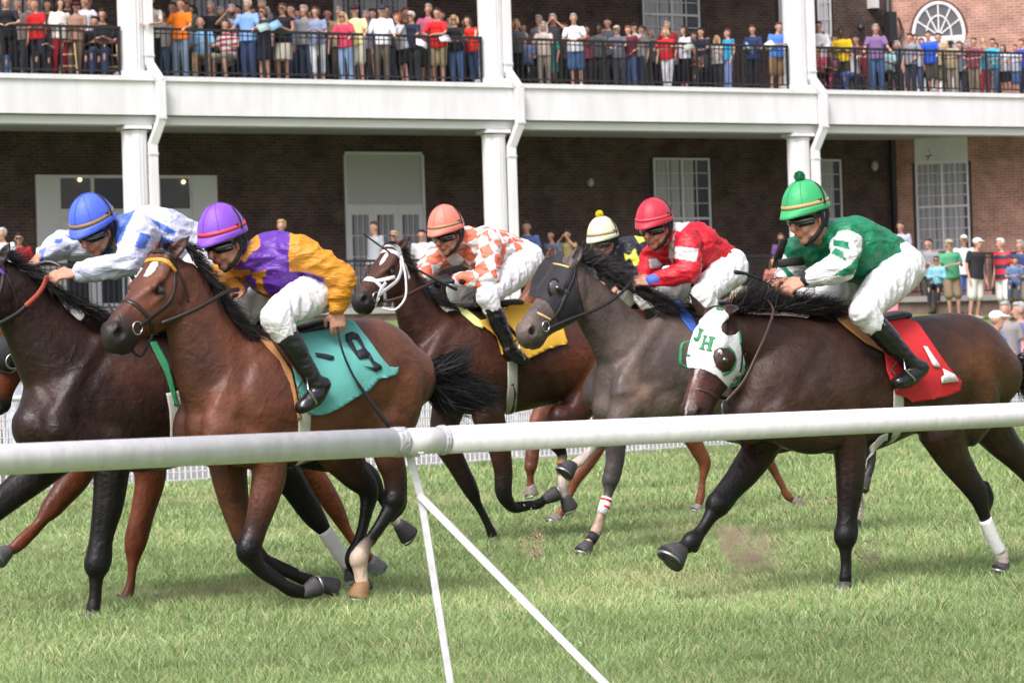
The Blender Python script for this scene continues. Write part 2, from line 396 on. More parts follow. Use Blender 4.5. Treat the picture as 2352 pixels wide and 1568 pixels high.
# ------------------------------------------------------------------ far fence
fence = empty('mesh_fence', 'white wire mesh fence along the far side of the turf', 'fence', tuple(FO))
def FP(s, z, q=0): return FO + FE * s + FN * q + np.array([0, 0, z])
wht = mat('fence_white', (.8, .8, .8), .5, noise=.05)
mb = MB(); S0, S1 = -6, 26
for i in range(int((S1 - S0) / .085)):
    s = S0 + i * .085; mb.bar(FP(s, .03), FP(s + .04, 1.0), .0045, .0045); mb.bar(FP(s + .085, .03), FP(s + .045, 1.0), .0045, .0045)
for k in range(11): mb.bar(FP(S0, .04 + k * .096), FP(S1, .04 + k * .096), .0055, .0055, (0, 0, 1))
mb.build('wire_mesh', wht, fence, smooth=False)
mb = MB(); mb.tube([FP(S0, 1.03), FP(S1, 1.03)], .03, None, (0, 0, 1), 12); mb.build('top_rail', wht, fence)
for i in range(14):
    mb = MB(); s = S0 + .9 + i * 2.4; mb.tube([FP(s, -.1, .05), FP(s, 1.06, .05)], .035, None, (0, 1, 0), 12); mb.build('post', wht, fence)
mb = MB(); mb.box((0, 0, 0), (16, .06, .03), M=lambda x, y, z: FP(x + 10, z + .02, y + .08)); mb.build('kerb', mat('kerb_stone', (.68, .68, .67), .8, noise=.12), fence, smooth=False)
for ch in list(fence.children): ch.matrix_parent_inverse = Matrix.Translation(-Vector(fence.location))
# low stone wall with draped cloths behind the fence, left
lw = MB(); lw.box((0, 0, 0), (6, .16, .6), M=lambda x, y, z: FP(x - 5.6, z + .62, y + .9)); lw.box((0, 0, 0), (6, .22, .05), M=lambda x, y, z: FP(x - 5.6, z + 1.27, y + .9))
tag(lw.build('stone_wall', mat('stone', (.38, .37, .35), .9, noise=.3, nscale=5, bump=.8, bscale=20), smooth=False), 'low grey stone wall behind the fence at the far left', 'wall')
for i, (s0, w, c, lb) in enumerate(((-2.2, 1.5, (.22, .27, .46), 'faded blue cloth hung over the stone wall, the left one'), (-.6, .9, (.62, .64, .7), 'off-white cloth hung over the stone wall beside the blue one'), (-3.6, 1.2, (.7, .7, .72), 'white sheet hung on the stone wall at the very left'))):
    mb = MB(); n = 26; m_ = 8; V = [FP(s0 + w * a / n, 1.33 - .95 * b / m_, .72 - .02 - .035 * math.sin(a * 1.3 + i) * (b / m_) - .01 * math.sin(a * .7 + b)) for b in range(m_ + 1) for a in range(n + 1)]
    mb.add(V, [(b * (n + 1) + a, b * (n + 1) + a + 1, (b + 1) * (n + 1) + a + 1, (b + 1) * (n + 1) + a) for b in range(m_) for a in range(n)])
    o = mb.build('draped_cloth', mat('cloth%d' % i, c, .85, noise=.15, nscale=8)); tag(o, lb, 'cloth'); sd = o.modifiers.new('t', 'SOLIDIFY'); sd.thickness = .006

# ------------------------------------------------------------------ grandstand
BA = P(0, 300, 59.4); BB = P(2352, 300, 71.8); BA[2] = BB[2] = 0
Be = nrm(BB - BA); Bn = np.array([-Be[1], Be[0], 0])         # along the front, and away from the track
stand = empty('grandstand', 'brick grandstand with a white columned balcony full of spectators', 'building', tuple(BA))
stand.rotation_euler[2] = math.atan2(Be[1], Be[0])
def bs(u, v, d=0.):                                            # picture point -> (s, z) on the plane d metres behind the front
    r = ray(u, v); o = BA + Bn * d; t = ((o - CAM) @ Bn) / (r @ Bn); p = CAM + r * t; return (p - o) @ Be, p[2]
def bw(s, d, z): return BA + Be * s + Bn * d + np.array([0, 0, z])
FLOOR, TERR, DW = 7.62, 2.57, 3.9
def brick(key, c1, c2, mo, sc=1.0):
    m = bpy.data.materials.new(key); m.use_nodes = True; nt = m.node_tree; L = nt.links; b = nt.nodes['Principled BSDF']; b.inputs['Roughness'].default_value = .9
    b.inputs['Specular IOR Level'].default_value = .2
    tc = nt.nodes.new('ShaderNodeTexCoord'); sp = nt.nodes.new('ShaderNodeSeparateXYZ'); cb = nt.nodes.new('ShaderNodeCombineXYZ'); ad = nt.nodes.new('ShaderNodeMath')
    L.new(tc.outputs['Object'], sp.inputs[0]); L.new(sp.outputs[0], ad.inputs[0]); L.new(sp.outputs[1], ad.inputs[1]); L.new(ad.outputs[0], cb.inputs[0]); L.new(sp.outputs[2], cb.inputs[1])
    t = nt.nodes.new('ShaderNodeTexBrick'); t.inputs['Scale'].default_value = 1; t.inputs['Brick Width'].default_value = .215; t.inputs['Row Height'].default_value = .075
    t.inputs['Mortar Size'].default_value = .007; t.inputs['Mortar Smooth'].default_value = .3; t.inputs['Color1'].default_value = (*c1, 1); t.inputs['Color2'].default_value = (*c2, 1); t.inputs['Mortar'].default_value = (*mo, 1)
    L.new(cb.outputs[0], t.inputs['Vector'])
    n = nt.nodes.new('ShaderNodeTexNoise'); n.inputs['Scale'].default_value = 2.2; n.inputs['Detail'].default_value = 8; L.new(tc.outputs['Object'], n.inputs[0])
    mr = nt.nodes.new('ShaderNodeMapRange'); mr.inputs[1].default_value = .3; mr.inputs[2].default_value = .7; mr.inputs[3].default_value = .7; mr.inputs[4].default_value = 1.3; L.new(n.outputs[0], mr.inputs[0])
    mx = nt.nodes.new('ShaderNodeVectorMath'); mx.operation = 'MULTIPLY'; L.new(t.outputs[0], mx.inputs[0]); L.new(mr.outputs[0], mx.inputs[1]); L.new(mx.outputs[0], b.inputs['Base Color'])
    return m
BRD = brick('brown_brick', (.092, .056, .045), (.055, .038, .034), (.125, .105, .092))  # main wall brick, darkened in colour to carry the porch shade
BRL = brick('red_brick', (.44, .225, .165), (.33, .17, .125), (.5, .40, .33))  # wing copy of the brick, colour lightened to read as sunlit
WH = mat('white_paint', (.74, .735, .74), .5, noise=.08, nscale=1.3, stretch=(2.2, 2.2, .5))
WH2 = mat('white_trim', (.62, .63, .62), .55, noise=.03, nscale=2)
GLS = mat('window_glass', (.025, .03, .035), .08, spec=.8)
CUR = mat('curtain', (.42, .42, .44), .8)
BLK = mat('black_iron', (.018, .019, .022), .45)
SOF = mat('soffit_board', (.40, .40, .36), .8, noise=.06, nscale=1.5)
DKM = mat('dark_fitting', (.02, .02, .022), .5)
def part(mb, name, m, parent=stand, smooth=False): return mb.build(name, m, parent, smooth)
sW = bs(2047, 450, DW)[0]                                       # corner where the wing starts
S0, S1 = -9.0, 36.0
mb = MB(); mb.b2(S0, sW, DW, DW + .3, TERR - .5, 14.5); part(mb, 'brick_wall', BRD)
# wing wall, turned towards the track
wang = R(-38); WC = (sW, DW)
def wl2(a, d): return (WC[0] + a * math.cos(wang) - d * math.sin(wang) * -1 * -1, WC[1] + a * math.sin(wang) + d * math.cos(wang))
def wq(a, d, z): return np.array([WC[0] + a * math.cos(wang) - d * math.sin(wang), WC[1] + a * math.sin(wang) + d * math.cos(wang), z])
wing = empty('wing_wall_frame'); wing.parent = stand; wing.location = (WC[0], WC[1], 0); wing.rotation_euler[2] = wang; wing.name = 'wing'
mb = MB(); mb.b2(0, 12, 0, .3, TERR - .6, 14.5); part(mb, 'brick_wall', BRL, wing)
def ws(u, v):                                                   # picture point on the wing wall
    o = BA + Be * WC[0] + Bn * WC[1]; e = nrm(Be * math.cos(wang) + Bn * math.sin(wang)); n = nrm(-Be * math.sin(wang) + Bn * math.cos(wang))
    r = ray(u, v); t = ((o - CAM) @ n) / (r @ n); p = CAM + r * t; return (p - o) @ e, p[2]
# floors and roof of the porch
mb = MB(); mb.b2(S0, S1, -.02, DW + 2, TERR - .14, TERR); part(mb, 'terrace_floor', mat('concrete', (.35, .34, .32), .85, noise=.1))
stn = mat('stone_base', (.22, .15, .12), .9, noise=.35, nscale=3, bump=.7, bscale=15)
mb = MB(); mb.b2(S0, S1, .05, .35, 1.9, TERR - .14); part(mb, 'base_wall', stn)
FB = FLOOR - .83
mb = MB()
mb.b2(S0, S1, 0, .10, FB, FLOOR - .10); mb.b2(S0, S1, -.05, .25, FLOOR - .10, FLOOR); part(mb, 'fascia', WH)
for s in np.arange(S0, S1, 1.22): pass
mb = MB(); sj = [bs(u, 240)[0] for u in (177, 412, 622, 826, 1022, 1262, 1396, 1562, 1698, 1900, 2080, 2260)]
for s in sj: mb = MB(); mb.b2(s - .006, s + .006, -.003, .0, FB + .01, FLOOR - .11); part(mb, 'panel_joint', mat('joint', (.66, .66, .65), .8))

mb = MB(); mb.b2(S0, S1, .12, .55, FB - .20, FB - .02); part(mb, 'beam', WH2)
mb = MB(); mb.b2(S0, S1, .1, DW, FLOOR - .3, FLOOR - .02); part(mb, 'balcony_floor', SOF)
mb = MB(); mb.b2(S0, S1, .55, DW, FB - .03, FB + .03); part(mb, 'soffit', SOF)
mb = MB(); mb.b2(S0, bs(1826, 100, .3)[0] + .9, -.4, DW + 3, 12.6, 13.0); part(mb, 'roof', SOF)
# columns
def column(s, z0, z1, r):
    mb = MB(); n = 20; a = np.linspace(0, 2 * math.pi, n * 6, endpoint=False); rr = r * (1 - .045 * np.abs(np.sin(a * n / 2)) ** .8)
    V = []; zs = [z0 + .12, z1 - .14]
    for z in zs: V += [(s + rr[i] * math.cos(a[i]), .3 + rr[i] * math.sin(a[i]), z) for i in range(len(a))]
    m = len(a); mb.add(V, [(i, (i + 1) % m, m + (i + 1) % m, m + i) for i in range(m)])
    o = part(mb, 'column', WH)
    mb = MB(); mb.b2(s - r * 1.08, s + r * 1.08, .3 - r * 1.12, .3 + r * 1.12, z1 - .10, z1 - .02); mb.tube([(s, .3, z1 - .2), (s, .3, z1 - .13)], [r * .98, r * 1.1], None, (1, 0, 0), 24, True, True); mb.build('capital', WH, o, False)
    mb = MB(); mb.b2(s - r * 1.1, s + r * 1.1, .3 - r * 1.1, .3 + r * 1.1, z0, z0 + .12); mb.build('plinth', WH, o, False)
    return o
spx = [(308, 300, 302, 100), (1133, 300, 1127, 100), (1832, 300, 1826, 100)]
for ul, vl, uu, vu in spx:
    s = bs(ul, vl, .3)[0]; column(s, TERR, FB - .2, .27); su = bs(uu, vu, .3)[0]; column(su, FLOOR, 12.6, .285)
    mb = MB(); q = s + .30
    w = .085
    mb.b2(q - w, q + w, -.02, .16, FLOOR + .25, 12.6)
    mb.bar((q, .07, FLOOR + .28), (q + .17, -.14, FLOOR - .12), w, .08, (0, 1, 0)); mb.b2(q + .17 - w, q + .17 + w, -.22, -.06, FB - .12, FLOOR - .1)
    mb.bar((q + .17, -.14, FB - .1), (q + .02, .05, FB - .62), w, .08, (0, 1, 0)); mb.b2(q + .02 - w, q + .02 + w, -.03, .13, TERR, FB - .58)
    part(mb, 'downspout', WH)
    for x_, y0_, y1_, z_ in ((q, -.035, .17, FLOOR + .42), (q + .17, -.235, -.05, FB - .1), (q + .02, -.045, .14, FB - .86)): mb = MB(); mb.b2(x_ - w * 1.15, x_ + w * 1.15, y0_, y1_, z_, z_ + .045); part(mb, 'pipe_clip', WH2)
# railings
def railing(sa, sb, z, name, d=.16, h=1.07, posts=1.25):
    mb = MB(); mb.b2(sa, sb, d - .035, d + .035, z + h - .055, z + h); mb.b2(sa, sb, d - .015, d + .015, z + .10, z + .135); mb.b2(sa, sb, d - .014, d + .014, z + h - .14, z + h - .115)
    n = max(2, int((sb - sa) / .125))
    for i in range(n): s = sa + (sb - sa) * (i + .5) / n; mb.b2(s - .009, s + .009, d - .009, d + .009, z + .12, z + h - .05)
    o = part(mb, name, BLK)
    k = max(1, int(round((sb - sa) / posts)))
    for i in range(k + 1):
        s = sa + .03 + (sb - sa - .06) * i / k; mb = MB(); mb.b2(s - .024, s + .024, d - .024, d + .024, z, z + h - .01); mb.build('post', BLK, o, False)
cs = [bs(302, 100, .3)[0], bs(1127, 100, .3)[0], bs(1826, 100, .3)[0]]
ed = [-8] + cs + [30]
for a, b in zip(ed[:-1], ed[1:]): railing(a + .3, b - .3, FLOOR, 'balcony_railing')
for a, b in zip(ed[:-1], ed[1:]): railing(a + .3, b - .3, TERR, 'terrace_railing')
# openings
def curtain(par, x0, x1, z0, z1, y, m=CUR):
    mb = MB(); n = int((x1 - x0) / .02); V = []
    for z in (z0, z1): V += [(x0 + (x1 - x0) * i / n, y + .025 * math.sin(i * .9) + .01 * math.sin(i * .37), z) for i in range(n + 1)]
    mb.add(V, [(i, i + 1, n + 2 + i, n + 1 + i) for i in range(n)]); mb.build('curtain', m, par)
def window(par, x0, x1, z0, z1, y=0., nx=4, nz=6, mid=True, cur=True, m=WH2, fr=.05, crows=None, curfrac=.72):
    o = MB(); o.b2(x0, x1, y - .055, y - .004, z0, z0 + fr).b2(x0, x1, y - .055, y - .004, z1 - fr, z1).b2(x0, x0 + fr, y - .055, y - .004, z0 + fr, z1 - fr).b2(x1 - fr, x1, y - .055, y - .004, z0 + fr, z1 - fr)
    w = o.build('window', m, par, False)
    g = MB(); g.b2(x0 + fr, x1 - fr, y - .004, y - .001, z0 + fr, z1 - fr); g.build('pane', GLS, w, False)
    if cur:
        curtain(w, x0 + fr, x0 + (x1 - x0) * curfrac, z0 + fr, z1 - fr, y - .022 - .012)
    b = MB()
    for i in range(1, nx): x = x0 + (x1 - x0) * i / nx; t = .028 if (mid and i * 2 == nx) else .010; b.b2(x - t, x + t, y - .078, y - .058 + .002, z0 + fr, z1 - fr)
    for i in range(1, nz):
        z = z0 + (z1 - z0) * i / nz; t = .028 if (crows and i in crows) else .010; b.b2(x0 + fr, x1 - fr, y - .0765, y - .0585, z - t, z + t)
    b.build('glazing_bar', m, w, False)
    MB().b2(x0 - .07, x0 - .003, y - .03, y - .001, z0, z1).build('casing', DKM, w, False); MB().b2(x1 + .003, x1 + .07, y - .03, y - .001, z0, z1).build('casing', DKM, w, False)
    return w
def wpx(u0, v0, u1, v1, **k):
    a, z1 = bs(u0, v0, DW); b, z0 = bs(u1, v1, DW); z1 = (z1 + bs(u1, v0 + 3, DW)[1]) / 2; return window(stand, a, b, z0, z1, DW, **k)
wpx(1498, 362, 1636, 640, nx=4, nz=8, crows=(4,))
wpx(1470, -110, 1608, 124, nx=4, nz=8, crows=(3,))
wpx(1876, 365, 1938, 640, nx=2, nz=8, mid=False, crows=(4,))
wpx(1872, -110, 1912, 200, nx=2, nz=8, mid=False, crows=(3,))
wpx(1784, -60, 1802, 200, nx=2, nz=8, mid=False)
# glazed entrance, left
def door_leaf(par, x0, x1, z0, z1, y, m=WH2, top=.24, nx=3, nz=4, cur=True, side=.16):
    o = MB(); o.b2(x0, x1, y - .05, y - .004, z0, z0 + .3).b2(x0, x1, y - .05, y - .004, z1 - top, z1).b2(x0, x0 + side, y - .05, y - .004, z0 + .3, z1 - top).b2(x1 - side, x1, y - .05, y - .004, z0 + .3, z1 - top)
    d = o.build('door', m, par, False)
    g = MB(); g.b2(x0 + side, x1 - side, y - .004, y - .001, z0 + .3, z1 - top); g.build('pane', GLS, d, False)
    if cur: curtain(d, x0 + side, x1 - side, z0 + .3, z1 - top, y - .02, mat('door_curtain', (.3, .3, .32), .8))
    b = MB()
    for i in range(1, nx): x = x0 + side + (x1 - x0 - 2 * side) * i / nx; b.b2(x - .01, x + .01, y - .06, y - .035, z0 + .3, z1 - top)
    for i in range(1, nz): z = z0 + .3 + (z1 - top - z0 - .3) * i / nz; b.b2(x0 + side, x1 - side, y - .059, y - .036, z - .01, z + .01)
    b.build('glazing_bar', m, d, False)
    h = MB(); h.b2(x1 - side * .6, x1 - side * .35, y - .09, y - .05, z0 + 1.0, z0 + 1.15); h.build('handle', DKM, d, False); return d
xa, zt = bs(80, 402, DW); xb = bs(496, 404, DW)[0]; x1_ = bs(133, 404, DW)[0]; x4 = bs(437, 404, DW)[0]; xm = bs(284, 404, DW)[0]
part(MB().b2(xa, x1_ - .004, DW - .06, DW - .002, TERR, zt), 'door_surround', WH2); part(MB().b2(x4 + .004, xb, DW - .06, DW - .002, TERR, zt), 'door_surround', WH2)
zm = bs(200, 480, DW)[1]; zd = bs(200, 505, DW)[1]
xs = np.linspace(x1_, x4, 5)
for i in range(4):
    f = MB(); a, b = xs[i], xs[i + 1] - .003; f.b2(a, b, DW - .055, DW - .003, zt - .07, zt).b2(a, b, DW - .055, DW - .003, zd, zm).b2(a, a + .035, DW - .055, DW - .003, zm, zt - .07).b2(b - .035, b, DW - .055, DW - .003, zm, zt - .07)
    w = f.build('transom_window', WH2, stand, False); g = MB(); g.b2(a + .035, b - .035, DW - .004, DW - .0015, zm, zt - .07); g.build('pane', mat('dim_glass', (.10, .10, .11), .15, spec=.6) if i in (0, 2, 3) else GLS, w, False)
    door_leaf(stand, a, b, TERR, zd - .003, DW, nx=1, nz=1, cur=False, side=.14)
for u, v in ((183, 413), (421, 418)):
    s, z = bs(u, v, DW - .02); V, F = sphere((s, DW - .03, z), .045); mb = MB(); mb.add(V, F); mb.build('lamp_globe', mat('lit_lamp', (.9, .7, .4), .4, emit=(1, .72, .38, 2.2)), stand)
# centre doorway with blank panel above
xa, zt = bs(792, 350, DW); xb = bs(965, 352, DW)[0]; zp = bs(880, 470, DW)[1]
mb = MB(); mb.b2(xa, xb, DW - .03, DW - .002, zp, zt - .05); part(mb, 'blank_panel', mat('grey_panel', (.44, .45, .42), .7))
mb = MB(); mb.b2(xa - .02, xb + .02, DW - .07, DW - .002, zt - .05, zt + .01).b2(xb + .003, xb + .07, DW - .06, DW - .002, TERR, zt - .052).b2(xa - .05, xa - .003, DW - .06, DW - .002, TERR, zt - .052); part(mb, 'door_surround', WH2)
xs = np.linspace(xa, xb, 4)
for i in range(3): door_leaf(stand, xs[i] + .002, xs[i + 1] - .002, TERR, zp - .003, DW, side=.11)
# upper doors
for u0, u1, v1 in ((772, 925, 250), (-10, 108, 250), (400, 560, 250)):
    a = bs(u0, 10, DW)[0]; b = bs(u1, 10, DW)[0]; k = 2 if u0 == 772 else 3; xs = np.linspace(a, b, k + 1)
    mb = MB(); mb.b2(a - .08, a - .003, DW - .06, DW - .002, FLOOR, 10.6).b2(b + .003, b + .08, DW - .06, DW - .002, FLOOR, 10.6).b2(a - .08, b + .08, DW - .06, DW - .002, 10.6, 10.7); part(mb, 'door_surround', mat('grey_trim', (.4, .41, .41), .6))
    for i in range(k): door_leaf(stand, xs[i] + .003, xs[i + 1] - .003, FLOOR, 10.59, DW, m=mat('grey_door', (.34, .35, .35), .6), nx=1 if k == 3 else 3, nz=1 if k == 3 else 5, side=.14 if k == 2 else .05)
# wing: pilaster pipe, tall window, arched window
mb = MB(); a0, _ = ws(2054, 450); mb.tube([(a0, -.12, TERR), (a0, -.12, 12.5)], .075, None, (1, 0, 0), 14, True, True); mb.build('drainpipe', DKM, wing)
a, zt = ws(2100, 334); b, _ = ws(2222, 334); zc = ws(2160, 372)[1]; zb = ws(2160, 577)[1]
mb = MB(); mb.b2(a, b, -.05, -.002, zc, zt + .5); mb.b2(a - .0, b + .0, -.08, -.05, zc, zc + .08); part(mb, 'window_head', WH, wing)
window(wing, a, b, zb, zc - .003, 0, nx=4, nz=8, m=WH, crows=(4,), curfrac=.9)
mb = MB(); a2, zr = ws(2097, 98); b2_, _ = ws(2217, 98); zb2 = ws(2160, 84)[1]
mb.b2(a2, b2_, -.07, -.002, ws(2160, 95)[1], zb2); part(mb, 'window_head', WH, wing)
window(wing, a2, b2_, FLOOR + .1, ws(2160, 96)[1], 0, nx=4, nz=5, m=WH, curfrac=.9)
cx, rr = (a2 + b2_) / 2, (b2_ - a2) / 2 - .02
mb = MB(); n = 36; hs_ = 1.32
A = [(cx + rr * math.cos(t), -.004, zb2 + rr * hs_ * math.sin(t)) for t in np.linspace(0, math.pi, n)]
mb.add(A + [(x, -.03, z) for x, y, z in A], [tuple(range(n))] + [tuple(range(2 * n - 1, n - 1, -1))]); mb.build('fan_pane', mat('fan_glass', (.10, .10, .105), .2), wing, False)
mb = MB(); mb.tube([(x, -.05, z) for x, y, z in A], .045, .03, (0, 1, 0), 8, True, True)
mb.tube([(cx + (x - cx) * .5, -.05, zb2 + (z - zb2) * .62) for x, y, z in A], .022, .02, (0, 1, 0), 8, True, True)
for t in np.linspace(0, math.pi, 7)[1:-1]: mb.bar((cx, -.045, zb2 + .02), (cx + rr * math.cos(t), -.045, zb2 + rr * hs_ * math.sin(t)), .018, .016)
mb.build('fanlight', WH, wing, False)
mb = MB(); mb.tube([(x + (x - cx) * .06, -.02, z + .05) for x, y, z in A], .06, .02, (0, 1, 0), 8, True, True); mb.build('brick_arch', mat('arch_brick', (.13, .06, .045), .9), wing, False)
# wall lamps and speakers
def lampfit(u, v, par, fn, d, r=.1):
    s, z = fn(u, v) if fn is ws else fn(u, v, d); y = (d if fn is bs else 0)
    mb = MB(); V, F = sphere((s, y - .12, z), (r * .8, .09, r * 1.1)); mb.add(V, F); mb.b2(s - .05, s + .05, y - .05, y - .002, z - .05, z + .05); mb.build('wall_lamp', mat('lamp_glass', (.45, .42, .4), .4), par)
lampfit(1351, 420, stand, bs, DW, .10); lampfit(2003, 382, stand, bs, DW, .12)
for u, v, par, fn in ((1999, 8, stand, bs),):
    s, z = fn(u, v, DW); mb = MB(); mb.b2(s - .1, s + .1, DW - .25, DW - .002, z - .15, z + .15); mb.build('floodlight', WH2, par, False)
s, z = bs(2040, 60, DW - .3); mb = MB(); mb.b2(s - .1, s + .14, DW - .5, DW - .25, z - .45, z + .35); mb.tube([(s + .3, DW - .35, z + .2), (s + .42, DW - .35, z - .1), (s + .3, DW - .35, z - .4)], .03, None, (0, 1, 0)); mb.bar((s, DW - .3, z), (s, DW, z), .03, .03); mb.build('loudspeaker', DKM, stand, False)
s, z = bs(1986, 60, DW - .3); mb = MB(); mb.tube([(s, DW - .1, z + .1), (s - .12, DW - .3, z - .05)], [.05, .1], None, (1, 0, 0), 12); mb.build('spotlight', DKM, stand)
# ------------------------------------------------------------------ horses
class Rig:
    """vertical plane a horse runs along; J places a picture point on it, w metres towards the camera side"""
    def __init__(s, u, Y, th=36.):
        p = P(u, 830, Y); s.b = p; s.d = np.array([math.cos(R(th)), math.sin(R(th)), 0.]); s.n = np.array([math.sin(R(th)), -math.cos(R(th)), 0.]); s.Y = Y
    def J(s, u, v, w=0.):
        r = ray(u, v); o = s.b + s.n * w; t = ((o - CAM) @ s.n) / (r @ s.n); return CAM + r * t
    def JJ(s, pts): return np.array([s.J(*p[:3]) for p in pts])
    def mirror(s, p):
        p = np.asarray(p, float); k = (p - s.b) @ s.n; return p - 2 * np.outer(k, s.n).reshape(p.shape)
def veins(m):
    """skin veins, hair grain and sweat-darkened mottling on a coat"""
    nt = m.node_tree; L = nt.links; b = nt.nodes['Principled BSDF']; old = b.inputs['Normal'].links[0].from_node; tc = [n for n in nt.nodes if n.type == 'TEX_COORD'][0]
    n = nt.nodes.new('ShaderNodeTexNoise'); n.inputs['Scale'].default_value = 4.2; n.inputs['Detail'].default_value = 1.5; n.inputs['Distortion'].default_value = .6; L.new(tc.outputs['Object'], n.inputs[0])
    s1 = nt.nodes.new('ShaderNodeMath'); s1.operation = 'SUBTRACT'; s1.inputs[1].default_value = .5; L.new(n.outputs[0], s1.inputs[0]); s2 = nt.nodes.new('ShaderNodeMath'); s2.operation = 'ABSOLUTE'; L.new(s1.outputs[0], s2.inputs[0])
    mr = nt.nodes.new('ShaderNodeMapRange'); mr.inputs[1].default_value = .0; mr.inputs[2].default_value = .030; mr.inputs[3].default_value = .38; mr.inputs[4].default_value = 0; L.new(s2.outputs[0], mr.inputs[0])
    n2 = nt.nodes.new('ShaderNodeTexNoise'); n2.inputs['Scale'].default_value = 9; n2.inputs['Detail'].default_value = 3; L.new(tc.outputs['Object'], n2.inputs[0])
    ad = nt.nodes.new('ShaderNodeMath'); ad.operation = 'MULTIPLY_ADD'; ad.inputs[1].default_value = 3.2; L.new(n2.outputs[0], ad.inputs[0]); L.new(mr.outputs[0], ad.inputs[2])
    bp = nt.nodes.new('ShaderNodeBump'); bp.inputs['Strength'].default_value = .34; bp.inputs['Distance'].default_value = .009; L.new(ad.outputs[0], bp.inputs['Height']); L.new(old.outputs[0], bp.inputs['Normal']); L.new(bp.outputs[0], b.inputs['Normal'])
    src = b.inputs['Base Color'].links[0].from_socket; n3 = nt.nodes.new('ShaderNodeTexNoise'); n3.inputs['Scale'].default_value = 2.4; n3.inputs['Detail'].default_value = 6; n3.inputs['Roughness'].default_value = .65; L.new(tc.outputs['Object'], n3.inputs[0])
    cr = nt.nodes.new('ShaderNodeValToRGB'); cr.color_ramp.elements[0].position = .36; cr.color_ramp.elements[0].color = (.62, .60, .62, 1); cr.color_ramp.elements[1].position = .66; cr.color_ramp.elements[1].color = (1.42, 1.25, 1.1, 1); L.new(n3.outputs[0], cr.inputs[0])
    mx = nt.nodes.new('ShaderNodeVectorMath'); mx.operation = 'MULTIPLY'; L.new(src, mx.inputs[0]); L.new(cr.outputs[0], mx.inputs[1]); L.new(mx.outputs[0], b.inputs['Base Color'])
    r2 = nt.nodes.new('ShaderNodeMapRange'); r2.inputs[1].default_value = .35; r2.inputs[2].default_value = .65; r2.inputs[3].default_value = .34; r2.inputs[4].default_value = .56; L.new(n3.outputs[0], r2.inputs[0]); L.new(r2.outputs[0], b.inputs['Roughness'])
